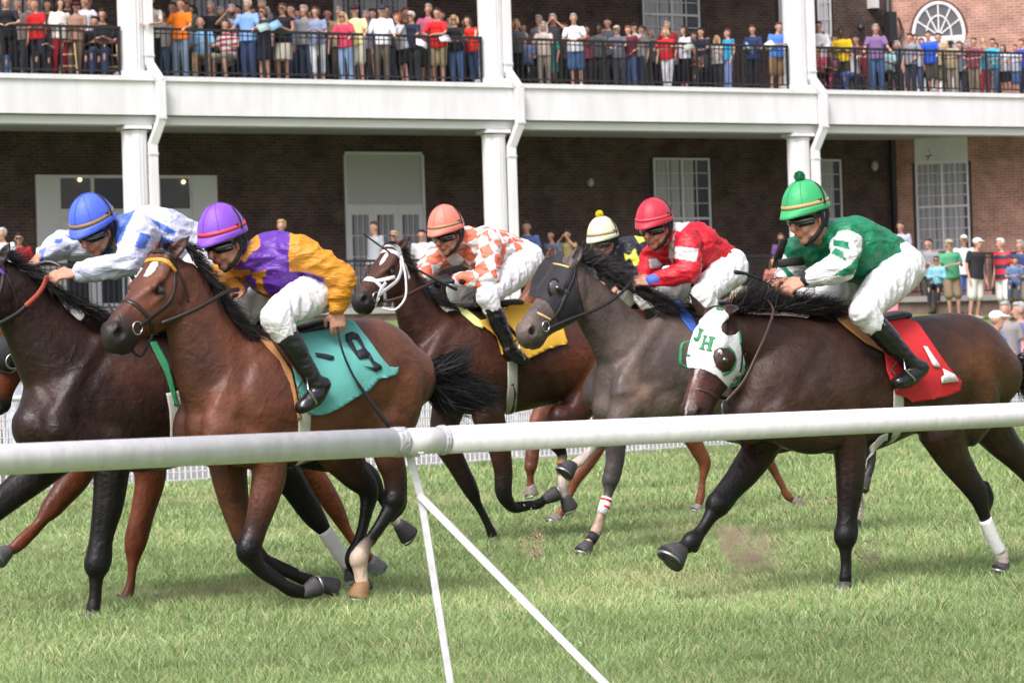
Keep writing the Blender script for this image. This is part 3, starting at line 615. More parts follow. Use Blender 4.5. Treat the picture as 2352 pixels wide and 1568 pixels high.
class Horse(Blob):
    def __init__(s, rig, coat, points, hoof=(.045, .042, .045)):
        super().__init__(); s.lk = 1.12; s.legco = []; s.g = rig; s.coat = np.array(coat); s.pt = np.array(points); s.hoof = hoof; s.hoofs = []
    def chain(s, pts, cols=None, mir=False, n=26, step=.03):
        """pts: (u, v, w, r[, rl])"""
        Q = s.g.JJ(pts); r = [p[3] for p in pts]; rl = [p[4] if len(p) > 4 else p[3] for p in pts]; cols = s.coat if cols is None else cols
        s.tube(Q, r, rl, s.g.n, cols, n, step)
        if mir: s.tube(s.g.mirror(Q), r, rl, s.g.n, cols, n, step)
    def leg(s, pts, hoofdir=None, hc=None, split=2, sock=None, black=None, hs=1.0, pt=None):
        """joints from the top; pts (u, v, w, r[, rl]); last two = fetlock, pastern end; hoofdir = (du, dv) of the sole in pixels"""
        pt = s.pt if pt is None else pt
        n = len(pts); cols = []
        for i in range(n):
            c = s.coat if i < split else pt
            if i == split: c = s.coat * .25 + pt * .75
            if sock is not None and i >= sock[0]: c = np.array(sock[1])
            cols.append(c)
        kf = lambda r: s.lk if r > .043 else (1.0 if r > .034 else .88)
        pts = [(p[0], p[1], p[2], p[3] * kf(p[3])) + ((p[4] * kf(p[3]),) if len(p) > 4 else ()) for p in pts]
        s.chain(pts, np.array(cols), n=14, step=.02)
        for i in range(1, n - 2):                    # knee, hock and fetlock knobs
            r0, r1, r2 = pts[i - 1][3], pts[i][3], pts[i + 1][3]
            if r1 < .075 and r1 > r2 * 1.2 and r1 > r0 * .88:
                c = s.g.J(*pts[i][:3]); t = nrm(s.g.J(*pts[i + 1][:3]) - s.g.J(*pts[i - 1][:3])); big = r1 > .046
                s.ball(c - s.g.d * .006, (r1 * (1.25 if big else 1.1), r1 * .94, r1 * (1.02 if big else .92)), cols[i], np.array([t, s.g.n - t * (t @ s.g.n), np.cross(t, s.g.n)]))
        for i in range(n - 1):                       # tendons behind the cannon bone
            if pts[i][3] < .044 * s.lk and pts[i + 1][3] < .044 * s.lk and i < n - 3:
                a, b = s.g.J(*pts[i][:3]), s.g.J(*pts[i + 1][:3]); t = nrm(b - a); q = s.g.d - t * (s.g.d @ t)
                if np.linalg.norm(q) < .5: q = np.array([0, 0, 1.]) - t * t[2]
                q = nrm(q) * (pts[i][3] + pts[i + 1][3]) * .5 * .85; s.tube([a + q - t * .02, b + q + t * .02], [.013, .014], [.013, .013], s.g.n, [cols[i], cols[i + 1]], 10)
        if hoofdir is not None:
            u, v, w = pts[-1][:3]; a = s.g.J(u, v, w); b = s.g.J(u + hoofdir[0], v + hoofdir[1], w)
            s.hoofs.append((a, b, hs, hc))
        return s
    def head(s, poll, nose, wn=0., roll=0., ear_l=None, ear_f=None, blaze=None, dark=.5, wp=0., muzzle=None, L=None, ks=1.0, yaw=None):
        if yaw is not None: L = np.array([math.sin(R(yaw)), -math.cos(R(yaw)), 0.])
        g = s.g; p = g.J(poll[0], poll[1], wp); q = g.J(nose[0], nose[1], wn); a = nrm(q - p); ln = np.linalg.norm(q - p); k = ln / .60 * ks
        Lt = g.n if L is None else nrm(L); Lt = nrm(Lt - a * (Lt @ a)); Fd = nrm(np.cross(Lt, a))
        if Fd @ g.d > 0 and abs(Fd[2]) < .95 and Fd[2] < 0: Fd = -Fd
        if Fd[2] < -.2: Fd = -Fd
        if roll:
            c, sn = math.cos(R(roll)), math.sin(R(roll)); Lt, Fd = Lt * c + Fd * sn, Fd * c - Lt * sn
        s.hp, s.ha, s.hF, s.hL, s.hk, s.hln = p, a, Fd, Lt, k, ln
        H = lambda t, f, l: p + a * t * ln + Fd * f * k + Lt * l * k
        s.H = H; co = s.coat; dk = co * (1 - dark) + s.pt * dark; mz = np.array(muzzle) if muzzle is not None else s.pt * 1.3 + .012
        st = [(.02, .20, .16), (.14, .26, .20), (.30, .29, .205), (.45, .26, .178), (.60, .222, .150), (.75, .196, .134), (.87, .190, .138), (.95, .160, .122)]
        cols = [co, co, co, co, co * .9 + dk * .1, dk, mz, mz]
        s.tube([H(t, -D / 2 + .006, 0) for t, D, W in st], [D / 2 * k for t, D, W in st], [W / 2 * k for t, D, W in st], Lt, cols, 20, .025)
        s.tube([H(.0, -.02, 0), H(.3, -.035, 0), H(.5, -.03, 0), H(.75, -.022, 0), H(.93, -.03, 0)], np.array([.045, .038, .03, .024, .026]) * k, np.array([.07, .092, .06, .042, .044]) * k, Lt, [co, co, co, dk, mz], 14)
        for sg in (-1, 1):
            s.tube([H(.18, -.17, .058 * sg), H(.34, -.185, .064 * sg)], [.100 * k] * 2, [.034 * k] * 2, Lt, co, 14)   # cheek
            s.tube([H(.29, -.028, .076 * sg), H(.38, -.026, .078 * sg)], [.020 * k] * 2, [.017 * k] * 2, Lt, co, 10)           # brow
            s.tube([H(.36, -.085, .085 * sg), H(.50, -.08, .068 * sg), H(.64, -.07, .052 * sg)], np.array([.017, .014, .010]) * k, None, Lt, [co, co, dk], 10)
            s.tube([H(.90, -.02, .036 * sg), H(.955, -.045, .046 * sg), H(.95, -.085, .040 * sg)], np.array([.017, .021, .016]) * k, None, Lt, mz, 10)
        s.tube([H(.80, -.14, 0), H(.90, -.158, 0), H(.955, -.148, 0)], np.array([.03, .034, .026]) * k, np.array([.04, .045, .038]) * k, Lt, [dk, mz, mz], 12)
        s.tube([H(.90, -.075, 0), H(.985, -.08, 0)], np.array([.055, .035]) * k, np.array([.05, .042]) * k, Lt, mz, 12)
        s.ears = []
        for sg, e in ((1, ear_l), (-1, ear_f)):
            base = H(.01, .0, .058 * sg)
            tip = base + (np.array(g.J(*e)) - base) if e is not None else base + (-a * .10 + Fd * .06 + Lt * .02 * sg) * k * 1.3
            ax = nrm(tip - base); l = np.linalg.norm(tip - base)
            if l > .19: tip = base + ax * .19; l = .19
            face = nrm(Fd * .6 + Lt * .75 * sg - ax * ((Fd * .6 + Lt * .75 * sg) @ ax)); sd = np.cross(ax, face)
            s.tube([base - ax * .03, base + ax * l * .3, base + ax * l * .65, tip - ax * .004], np.array([.026, .017, .012, .004]) * k, np.array([.030, .036, .026, .005]) * k, sd, [co, co, co * .8, s.pt], 12, .012)
            s.ears.append((base, ax, l, face, sd))
        s.eyes = [(H(.345, -.064, .088 * sg), sg) for sg in (-1, 1)]
        s.nos = [(H(.945, -.05, .055 * sg), Lt * sg) for sg in (-1, 1)]
        return H
    def body(s, name, voxel, parent, sculpt=(), blaze=(), paint=(), warm=(), matkey='coat', rough=.47, dapple=.12, smooth=9, after=None):
        me = s.mesh(voxel, 2, .5); co = mco(me); k = getattr(s, 'hk', 1)
        ed = np.empty(len(me.edges) * 2, int); me.edges.foreach_get('vertices', ed); e0, e1 = ed[::2], ed[1::2]; deg = np.bincount(ed, minlength=len(co))[:, None]
        wt = np.clip((co[:, 2] - .78) / .12, 0, 1)
        if hasattr(s, 'hp'):
            q = co - s.hp; ta = q @ s.ha; hm_ = (ta > -.10) & (ta < .8) & (np.linalg.norm(q - ta[:, None] * s.ha, axis=1) < .30); 
            for b_, ax_, l_, f_, sd_ in s.ears: hm_ |= np.linalg.norm(co - b_ - ax_ * l_ * .5, axis=1) < l_ * .75
            wt[hm_] = 0
        wt = wt[:, None] * .6
        for _ in range(16):
            sm_ = np.stack([np.bincount(e0, co[e1, i], len(co)) + np.bincount(e1, co[e0, i], len(co)) for i in range(3)], 1) / deg; co = co + (sm_ - co) * wt
        setco(me, co); no = mno(me)
        if hasattr(s, 'eyes'):
            for c, sg in s.eyes:
                d = np.linalg.norm(co - c, axis=1); m = d < .045 * k
                co[m] -= (s.hL * sg * .6)[None] * (.016 * (1 - (d[m] / (.045 * k)) ** 2) ** 1.5)[:, None] * k
            for c, ax in s.nos:
                d = np.linalg.norm(co - c, axis=1); m = d < .030 * k; co[m] -= ax[None] * (.026 * (1 - (d[m] / (.030 * k)) ** 2))[:, None] * k
            for b, ax, l, face, sd in s.ears:
                q = co - b; t = q @ ax / l; x = q @ sd; y = q @ face; m = (t > .12) & (t < .95) & (abs(x) < .022 * k) & (y > -.002) & (y < .035); co[m] -= face[None] * (.010 * k * (1 - (x[m] / (.022 * k)) ** 2))[:, None]
        for line, wd, dp in sculpt:
            line = np.asarray(line, float); px = project(co); camd = nrm(CAM - co.mean(0)); front = (no @ camd) > -.1
            best = np.full(len(co), 1e9); tt = np.zeros(len(co))
            for i in range(len(line) - 1):
                a, b = line[i], line[i + 1]; ab = b - a; t = np.clip(((px - a) @ ab) / (ab @ ab), 0, 1); dd = np.linalg.norm(px - (a + t[:, None] * ab), axis=1)
                m = dd < best; best[m] = dd[m]; tt[m] = (i + t[m]) / (len(line) - 1)
            wd *= 1.7; m = (best < wd) & front; f = (1 - (best[m] / wd) ** 2) ** 2 * np.sin(np.clip(tt[m], .02, .98) * math.pi) ** .5
            co[m] -= no[m] * (dp * .6 * f)[:, None]
        setco(me, co); cols = s.colours(co)
        if hasattr(s, 'eyes'):
            for c, sg in s.eyes:
                d = np.linalg.norm(co - c, axis=1); f = np.clip(1 - d / (.05 * k), 0, 1)[:, None] ** .7; cols = cols * (1 - f) + (s.pt * .7 + .01) * f
            for c, ax in s.nos: d = np.linalg.norm(co - c, axis=1); cols[d < .022 * k] = (.02, .012, .012)
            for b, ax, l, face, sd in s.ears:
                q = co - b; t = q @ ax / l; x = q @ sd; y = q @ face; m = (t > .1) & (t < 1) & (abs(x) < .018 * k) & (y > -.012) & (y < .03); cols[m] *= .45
            for tf, rad, col in blaze:
                c = s.H(*tf); q = co - c; d = np.sqrt((q @ s.ha / rad[0]) ** 2 + (q @ s.hL / rad[1]) ** 2 + (q @ s.hF / .05) ** 2) + .08 * np.sin(q @ s.ha * 160 + q @ s.hL * 90); cols[d < 1] = col
        px = project(co)
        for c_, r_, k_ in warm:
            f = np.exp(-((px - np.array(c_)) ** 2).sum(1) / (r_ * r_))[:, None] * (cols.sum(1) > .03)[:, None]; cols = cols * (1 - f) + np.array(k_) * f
        for poly, col in paint: m = inpoly(px, poly); cols[m] = col
        o = finish(me, name, parent, mat(matkey, attr=True, rough=rough, spec=.30, noise=dapple, nscale=7, bump=.4, bscale=38), cols); veins(MATS[matkey])
        s.tree = bvh(me); s.me = me
        if hasattr(s, 'eyes'):
            for c, sg in s.eyes:
                mb = MB(); V, F = sphere(c + s.hL * sg * -.013 * k, .0235 * k, 16, 12); mb.add(V, F); mb.build('eye', mat('eye_dark', (.012, .008, .006), .05, spec=.9, coat=1), o)
                mb = MB(); H = s.H; l0 = .095 * sg
                pts = [c + (s.ha * x + s.hF * y) * k * .021 + s.hL * sg * z * k for x, y, z in ((-1.25, -.1, -.016), (-.8, .75, -.004), (0, 1.05, .003), (.8, .7, -.003), (1.25, -.15, -.014))]
                mb.tube(resample(pts, np.ones((5, 1)), .004)[0], .0048 * k, None, s.hL, 8); mb.build('eyelid', mat(matkey + '_lid', tuple(s.pt * .8 + .008), .4), o)
        for a, b, hs, hc in s.hoofs:
            ax = nrm(b - a); l = np.linalg.norm(b - a); mb = MB(); fwd = -s.g.d - ax * ((-s.g.d) @ ax); fwd = nrm(fwd)
            c = [a - ax * .02 , a, a + fwd * .018 + ax * l * .85, a + fwd * .022 + ax * l]
            mb.tube(c, np.array([.032, .040, .060, .060]) * hs, np.array([.030, .038, .055, .055]) * hs, s.g.n, 20, True, True)
            h = mb.build('hoof', mat('hoof_horn_%s' % str(hc or s.hoof)[:22], hc or s.hoof, .5, noise=.3, nscale=40, bump=.5, bscale=60, stretch=(1, 1, 6)), o)
            mb = MB(); cc = a + fwd * .022 + ax * (l + .003); n = 18; ring = []
            sd = np.cross(ax, fwd)
            for t in np.linspace(-2.3, 2.3, n): ring.append(cc + (fwd * math.cos(t) * .055 + sd * math.sin(t) * .05) * hs)
            mb.tube(ring, .004, .008, ax, 6, True, True); mb.build('horseshoe', mat('shoe_steel', (.35, .35, .36), .35, metal=.8), h)
        return o
    def strap(s, name, pts, w, m, parent, t=.0022, off=.003, step=6):
        p, n = strap_px(s.tree, pts, w, t, off, s.g.Y, step); mb = MB(); ribbon(mb, p, n, w, t); return mb.build(name, m, parent)
    def rope(s, name, pts, r, m, parent):
        Q = s.g.JJ(pts); Q, _ = resample(Q, np.ones((len(Q), 1)), .03); mb = MB(); mb.tube(Q, r, r * .55 if name == 'rein' else r, s.g.n, 8); return mb.build(name, m, parent)
    def hstrap(s, name, tfl, w, m, parent, t=.0022, off=.004):
        """strap given in head coordinates, snapped to the head"""
        pts = [s.H(*q) for q in tfl]; pts, _ = resample(pts, np.ones((len(pts), 1)), .012); out = []; nn = []
        for q in pts:
            h = s.tree.find_nearest(Vector(q)); out.append(np.array(h[0]) + np.array(h[1]) * off); nn.append(np.array(h[1]))
        out = np.array(out); nn = np.array(nn)
        for _ in range(4): out[1:-1] = (out[:-2] + 2 * out[1:-1] + out[2:]) / 4; nn[1:-1] = (nn[:-2] + 2 * nn[1:-1] + nn[2:]) / 4
        k = np.r_[True, np.linalg.norm(np.diff(out, axis=0), axis=1) > 5e-4]
        mb = MB(); ribbon(mb, out[k], nn[k], w, t); return mb.build(name, m, parent)
    def patch(s, name, poly, m, parent, off=.012, res=7., thick=.006, wav=0., flare=None):
        """cloth with the outline poly (picture points), laid on the horse's surface"""
        poly = np.asarray(poly, float); lo = poly.min(0); hi = poly.max(0); nx_ = int((hi[0] - lo[0]) / res) + 2; ny_ = int((hi[1] - lo[1]) / res) + 2
        # fine grid clipped by outline: inside cells kept, border vertices snapped to outline
        gx_, gy_ = np.meshgrid(lo[0] + np.arange(-1, nx_ + 1) * res, lo[1] + np.arange(-1, ny_ + 1) * res); G = np.stack([gx_.ravel(), gy_.ravel()], 1)
        W_ = gx_.shape[1]; H_ = gx_.shape[0]; ins = inpoly(G, poly); use = set(); cells = []
        for j in range(H_ - 1):
            for i in range(W_ - 1):
                q = (j * W_ + i, j * W_ + i + 1, (j + 1) * W_ + i + 1, (j + 1) * W_ + i)
                if sum(ins[k] for k in q) >= 1: cells.append(q); use.update(q)
        ds = []
        A = poly; B = np.roll(poly, -1, 0)
        for k in use:
            if not ins[k]:
                p = G[k]; ab = B - A; t = np.clip(((p - A) * ab).sum(1) / ((ab * ab).sum(1) + 1e-9), 0, 1); c = A + t[:, None] * ab; G[k] = c[np.argmin(((c - p) ** 2).sum(1))]
        ids = {k: i for i, k in enumerate(sorted(use))}; V = []; last = s.g.Y
        for k in sorted(use):
            p, n = cast(s.tree, G[k][0], G[k][1], off)
            if p is None: p = None
            V.append(p)
        # points that miss the body hang at the depth of their nearest hit
        hit = [i for i, p in enumerate(V) if p is not None]; GK = np.array([G[k] for k in sorted(use)]); hp = GK[hit]; hv = np.array([V[i] for i in hit])
        for i, p in enumerate(V):
            if p is None:
                w8 = 1 / (((hp - GK[i]) ** 2).sum(1) + 4) ** 1.5; idx = np.argsort(-w8)[:8]; Yd = (hv[idx, 1] * w8[idx]).sum() / w8[idx].sum(); V[i] = P(GK[i][0], GK[i][1], Yd)
        V = np.array(V)
        nb = [[] for _ in V]
        for q in cells:
            for a in range(4): nb[ids[q[a]]].append(ids[q[(a + 1) % 4]]); nb[ids[q[a]]].append(ids[q[(a - 1) % 4]])
        dep = np.array([(v - CAM) @ Fw for v in V]); 
        for _ in range(6): dep = np.array([(dep[i] + np.mean(dep[nb[i]])) / 2 if nb[i] else dep[i] for i in range(len(V))])
        # smoothed depth along each view ray, never behind the skin
        for i in range(len(V)):
            d = (V[i] - CAM); z = d @ Fw; zz = min(dep[i], z + .004) - wav * (1 + math.sin(GK[i][0] * .045 + GK[i][1] * .018) * .7 + .3 * math.sin(GK[i][1] * .06 - GK[i][0] * .09)); V[i] = CAM + d * (zz / z)
        mb = MB(); mb.add(V, [tuple(ids[k] for k in q) for q in cells]); o = mb.build(name, m, parent); sd = o.modifiers.new('t', 'SOLIDIFY'); sd.thickness = thick; sd.offset = 1
        tr = bvh(o.data); o_tree = tr; s.last_tree = tr; return o
def decal(tree, polys, name, m, parent, off=.004, res=5):
    """thin sewn-on shapes on a surface, outlines in picture points"""
    mb = MB()
    for poly in polys:
        poly = np.asarray(poly, float); a = poly; n = len(a); den = []
        for i in range(n):
            p, q = a[i], a[(i + 1) % n]; k = max(1, int(np.hypot(*(q - p)) / res)); den += [p + (q - p) * t / k for t in range(k)]
        den = np.array(den); V = []
        for p in den:
            c, nn = cast(tree, p[0], p[1], off)
            if c is None: c, nn = cast(tree, p[0], p[1], off, near=15)
            V.append(c)
        m_ = len(V); mb.add(V, [tuple(range(m_))])
    o = mb.build(name, m, parent); md = o.modifiers.new('tr', 'TRIANGULATE'); sd = o.modifiers.new('t', 'SOLIDIFY'); sd.thickness = .003; sd.offset = 0; return o
def mane(h, line, flow, n=1400, jit=10, name='mane', col=(.012, .010, .010), width=.0013, wj=.02, parent=None, curl=.05, sag=.1):
    """hair along a crest; flow = picture offset(s) of the tips"""
    n = int(n * 1.35); line = np.asarray(line, float); flow = np.asarray(flow, float); d = np.r_[0, np.cumsum(np.hypot(*np.diff(line[:, :2], axis=0).T))]
    t = RNG.random(n) * d[-1]; u = np.interp(t, d, line[:, 0]); v = np.interp(t, d, line[:, 1]); fu = np.interp(t, d, flow[:, 0]); fv = np.interp(t, d, flow[:, 1])
    k = .45 + .75 * RNG.random(n); cl = np.sin(t * .35) * .25 + np.sin(t * .13 + 1) * .2
    w = RNG.normal(size=n) * wj + (line[0, 2] if line.shape[1] > 2 else 0)
    roots = np.array([h.g.J(u[i] + RNG.normal() * 2, v[i] + RNG.normal() * 3, w[i]) for i in range(n)])
    tips = np.array([h.g.J(u[i] + fu[i] * k[i] + RNG.normal() * jit + cl[i] * 14, v[i] + fv[i] * k[i] + RNG.normal() * jit, w[i] + RNG.normal() * .05 + .03) for i in range(n)])
    mb = MB(); hair(mb, roots, tips, width, 6, curl, sag); n_ = n; m = mat('hair_%d' % int(col[0] * 1e4), col, .5, spec=.3, noise=.4, nscale=30); return mb.build(name, m, parent)
LEA = mat('dark_leather', (.018, .013, .011), .38); LEB = mat('brown_leather', (.05, .022, .014), .42); CHR = mat('chrome', (.6, .6, .6), .2, metal=1)
WLE = mat('white_nylon', (.75, .75, .75), .45); GIR = mat('cream_girth', (.5, .49, .43), .7, bump=.3, bscale=80); BLC = mat('black_cloth', (.014, .014, .017), .75, bump=.3, bscale=70)
def bridle(h, par, m=LEA, brow=None, nose=None, wide=.009, figure8=False, m2=None, nb=.62):
    b = bpy.data.objects.new('bridle', None); link(b, par); nm = nose or m
    h.hstrap('cheek_strap', [(.03, -.03, .08), (.15, -.08, .095), (.35, -.13, .10), (.55, -.12, .08), (.74, -.105, .06)], wide, m, b)
    h.hstrap('cheek_strap', [(.03, -.03, -.08), (.15, -.08, -.095), (.35, -.13, -.10), (.55, -.12, -.08), (.74, -.105, -.06)], wide, m, b)
    h.hstrap('crown_strap', [(.06, -.06, .085), (.015, .02, .06), (.0, .03, 0), (.015, .02, -.06), (.06, -.06, -.085)], wide * 1.2, m, b)
    h.hstrap('throat_latch', [(.05, -.05, .085), (.12, -.14, .09), (.16, -.23, .05), (.16, -.25, 0)], wide * .7, m, b)
    h.hstrap('browband', [(.08, -.06, .095), (.09, .0, .07), (.10, .02, 0), (.09, .0, -.07), (.08, -.06, -.095)], wide * 1.2, brow or m, b, t=.004)
    h.hstrap('noseband', [(nb, -.17, .03), (nb, -.10, .08), (nb, -.02, .06), (nb, .01, 0), (nb, -.02, -.06), (nb, -.10, -.08), (nb, -.17, -.03)], wide * 1.1, nm, b)
    if figure8:
        h.hstrap('noseband', [(.36, -.10, .10), (.50, -.06, .08), (.62, -.02, .06), (.66, .01, .0), (.62, -.02, -.06)], wide, nm, b)
        h.hstrap('chin_strap', [(.52, -.08, .08), (.70, -.10, .06), (.82, -.14, .05), (.84, -.16, 0)], wide, nm, b)
    mb = MB()
    for sg in (1, -1):
        c = h.H(.77, -.10, .068 * sg); a = np.linspace(0, 2 * math.pi, 20)
        mb = MB(); mb.tube([c + (h.ha * math.cos(x) + h.hF * math.sin(x)) * .032 for x in a], .0045, None, h.hL, 6); mb.build('bit_ring', CHR, b)
    return b
BAY = (.108, .043, .026); DBAY = (.038, .018, .013); BLACKP = (.0055, .005, .0055); WHT = (.62, .58, .52)
saddle_m = mat('saddle_leather', (.016, .013, .012), .35, bump=.2)
def girth(h, par, pts, w, m=GIR, w2=None):
    g = h.strap('girth', pts, w, m, par, t=.004, off=.006)
    return g
def saddle(h, par, line, w=.10, m=saddle_m):
    Q = h.g.JJ(line); mb = MB(); Q, _ = resample(Q, np.ones((len(Q), 1)), .03); mb.tube(Q, .028, w, h.g.n, 16); return mb.build('saddle', m, par)

# ---- bay horse with the turquoise cloth -------------------------------------------------
def horse_bay():
    g = Rig(600, 14.55); h = Horse(g, BAY, BLACKP)
    h.chain([(485, 985, 0, .15, .13), (522, 955, 0, .275, .22), (600, 930, 0, .345, .26), (700, 908, 0, .335, .285), (790, 880, 0, .305, .285), (855, 850, 0, .275, .27), (915, 868, 0, .20, .22)])
    h.chain([(412, 640, 0, .115, .08), (438, 700, 0, .155, .09), (466, 775, 0, .20, .115), (500, 850, 0, .245, .16), (545, 915, 0, .28, .2)])
    h.chain([(600, 772, 0, .05, .03), (640, 790, 0, .06, .06), (700, 785, 0, .06, .08)])
    h.chain([(590, 810, .10, .08, .05), (540, 900, .145, .10, .06), (497, 975, .145, .085, .07)], mir=True)
    h.chain([(500, 985, .15, .10, .08), (560, 1020, .15, .12, .075), (605, 1000, .145, .13, .07)], mir=True)
    h.chain([(860, 800, .10, .13, .12), (905, 880, .15, .175, .12), (905, 960, .16, .14, .09), (890, 1010, .15, .11, .08)])
    h.chain([(860, 800, -.10, .13, .12), (880, 880, -.15, .175, .12), (840, 950, -.16, .15, .10)])
    h.chain([(800, 900, .17, .13, .09), (845, 940, .17, .12, .08), (870, 985, .17, .09, .07)])
    # fore legs, both folded
    h.leg([(600, 1010, .14, .10, .08), (618, 1075, .14, .088, .07), (605, 1150, .14, .072, .058), (585, 1220, .13, .055, .046), (573, 1262, .13, .058, .05), (592, 1300, .13, .042, .036), (640, 1338, .13, .034, .03), (678, 1356, .13, .038, .034), (700, 1360, .13, .034, .03)], (30, -6), split=3, hs=.9)
    h.leg([(520, 1040, -.14, .10, .08), (530, 1110, -.14, .085, .065), (548, 1190, -.14, .065, .05), (575, 1255, -.13, .052, .045), (610, 1290, -.13, .040, .034), (670, 1318, -.13, .032, .028), (716, 1334, -.13, .036, .032), (738, 1338, -.13, .032, .03)], (32, 2), split=3, hs=.9)
    # hind legs
    h.leg([(893, 960, .15, .13, .10), (893, 1040, .14, .082, .062), (908, 1100, .13, .062, .045), (907, 1146, .13, .056, .042), (882, 1192, .13, .038, .032), (850, 1236, .13, .032, .028), (826, 1282, .13, .044, .037), (828, 1315, .13, .038, .034), (832, 1340, .13, .036, .033)], (-2, 36), split=2, sock=(6, (.55, .47, .38)), hs=1.0, hc=(.26, .15, .06))
    h.chain([(925, 1128, .13, .026, .022), (922, 1160, .13, .03, .022), (900, 1190, .13, .022, .02)], np.array(BLACKP))
    h.leg([(770, 960, -.15, .17, .12), (778, 1020, -.15, .14, .09), (810, 1080, -.14, .085, .06), (846, 1128, -.13, .055, .042), (840, 1180, -.13, .036, .03), (824, 1236, -.13, .030, .027), (806, 1286, -.13, .036, .032), (826, 1322, -.13, .032, .03)], (16, 26), split=2, hs=.9)
    h.head((372, 586), (236, 757), 0.10, roll=-2, yaw=50, ks=1.16, ear_l=(437, 540, .10), ear_f=(372, 545, -.06), dark=.35)
    root = h.body('horse', .0085, None, sculpt=[
        ([(585, 800), (545, 880), (505, 960)], 16, .016), ([(612, 985), (580, 960), (560, 900), (575, 830)], 14, .012), ([(385, 780), (400, 860), (440, 940)], 12, .014), ([(455, 740), (490, 820), (520, 880)], 14, -.006),
        ([(860, 900), (872, 960), (865, 1010)], 12, .014), ([(820, 860), (838, 910), (825, 960)], 14, .010), ([(920, 850), (935, 920), (925, 990)], 14, .010), ([(620, 960), (680, 985), (760, 985)], 10, .006), ([(600, 1090), (596, 1150), (588, 1210)], 8, .006),
        ([(895, 1030), (905, 1090)], 8, .006), ([(480, 900), (520, 940), (560, 1000)], 16, -.010)],
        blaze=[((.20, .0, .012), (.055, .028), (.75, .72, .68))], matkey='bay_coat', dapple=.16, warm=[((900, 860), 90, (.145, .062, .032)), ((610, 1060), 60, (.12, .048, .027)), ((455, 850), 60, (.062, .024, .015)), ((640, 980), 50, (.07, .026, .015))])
    tag(root, 'bay racehorse with a turquoise number nine cloth and gold browband, galloping in front', 'horse', 'racehorses galloping on the turf')
    gold = mat('gold_ribbon', (.62, .30, .03), .4, bump=.5, bscale=120)
    bridle(h, root, LEA, brow=gold, wide=.010)
    mane(h, [(425, 560), (450, 604), (500, 674), (545, 745), (600, 775)], [(38, 14), (42, 22), (40, 30), (48, 26), (50, 6)], 2600, jit=11, parent=root, wj=.035, name='mane')
    mane(h, [(388, 562), (412, 576)], [(-30, -2), (-6, -22)], 260, jit=6, parent=root, wj=.03, name='forelock')
    # tail
    mb = MB(); n = 5000; rt = np.array([g.J(975 + RNG.normal() * 5, 868 + RNG.normal() * 12, RNG.normal() * .03) for _ in range(n)])
    tp = []
    for i in range(n):
        a = RNG.random()
        if a < .35: q = (1080 + RNG.normal() * 12, 795 + RNG.random() * 60)
        elif a < .8: q = (1125 + RNG.random() * 40, 935 + RNG.normal() * 22)
        else: q = (1020 + RNG.random() * 60, 960 + RNG.normal() * 14)
        k = .55 + .5 * RNG.random(); tp.append(g.J(975 + (q[0] - 975) * k, 880 + (q[1] - 880) * k, RNG.normal() * .07))
    hair(mb, rt, np.array(tp), .0016, 9, .07, -.06); mb.build('tail', mat('tail_hair', (.010, .010, .011), .5, spec=.25, noise=.5, nscale=25), root)
    tq = mat('turquoise_cloth', (.11, .40, .355), .75, bump=.5, bscale=14, noise=.05, nscale=6)
    pad = h.patch('saddle_pad', [(602, 775), (625, 790), (668, 855), (690, 960), (683, 965), (664, 880), (640, 830), (598, 785)], mat('tan_pad', (.42, .20, .07), .8), root, .014)
    clo = h.patch('saddle_cloth', [(688, 770), (735, 740), (790, 734), (815, 745), (850, 790), (875, 825), (893, 845), (912, 843), (908, 858), (896, 864), (868, 870), (845, 895), (815, 912), (780, 935), (745, 950), (715, 952), (690, 935), (676, 870), (664, 820)], tq, root, .016, wav=.006)
    nm = mat('black_print', (.012, .014, .02), .7)
    def dg(*q): return [(x / 2, 574 + y / 2) for x, y in q]
    N9 = lambda *q: [(631.6 + x * .21974, 660.4 + y * .21974) for x, y in q]
    decal(h.last_tree, [N9((735, 495), (810, 470), (870, 495), (852, 546), (790, 545), (738, 562)), N9((737, 556), (791, 543), (851, 668), (876, 750), (845, 710), (790, 640)), N9((868, 493), (905, 560), (940, 640), (985, 690), (914, 642), (850, 545)), N9((849, 667), (915, 639), (987, 690), (971, 736), (875, 751)),
                        N9((985, 688), (1030, 770), (1105, 815), (1110, 850), (1050, 880), (990, 850), (920, 822), (1000, 835), (1030, 825), (969, 733))], 'number_nine', nm, clo, .007)
    decal(h.last_tree, [dg((1446, 474), (1500, 482), (1530, 490), (1533, 500), (1520, 508), (1450, 490))], 'printed_stroke', nm, clo, .007)
    girth(h, root, [(700, 940), (698, 990), (694, 1040), (690, 1075)], .036)
    girth(h, root, [(692, 1035), (684, 1062), (668, 1080)], .02, BLC)
    saddle(h, root, [(640, 772, 0), (690, 758, 0), (745, 742, 0)], .12)
    h.rope('rein', [(373, 742, .10), (440, 715, .14), (478, 695, .15), (520, 670, .14), (548, 665, .10)], .011, LEA, root)
    h.rope('rein', [(262, 745, -.08), (285, 710, .02), (330, 715, .08), (355, 745, .10)], .009, LEA, root)
    h.rope('rein', [(250, 700, -.02), (285, 760, .05), (300, 800, .06), (320, 818, .06), (350, 770, .09)], .008, BLC, root)
    return h, root
H1, H1o = horse_bay()

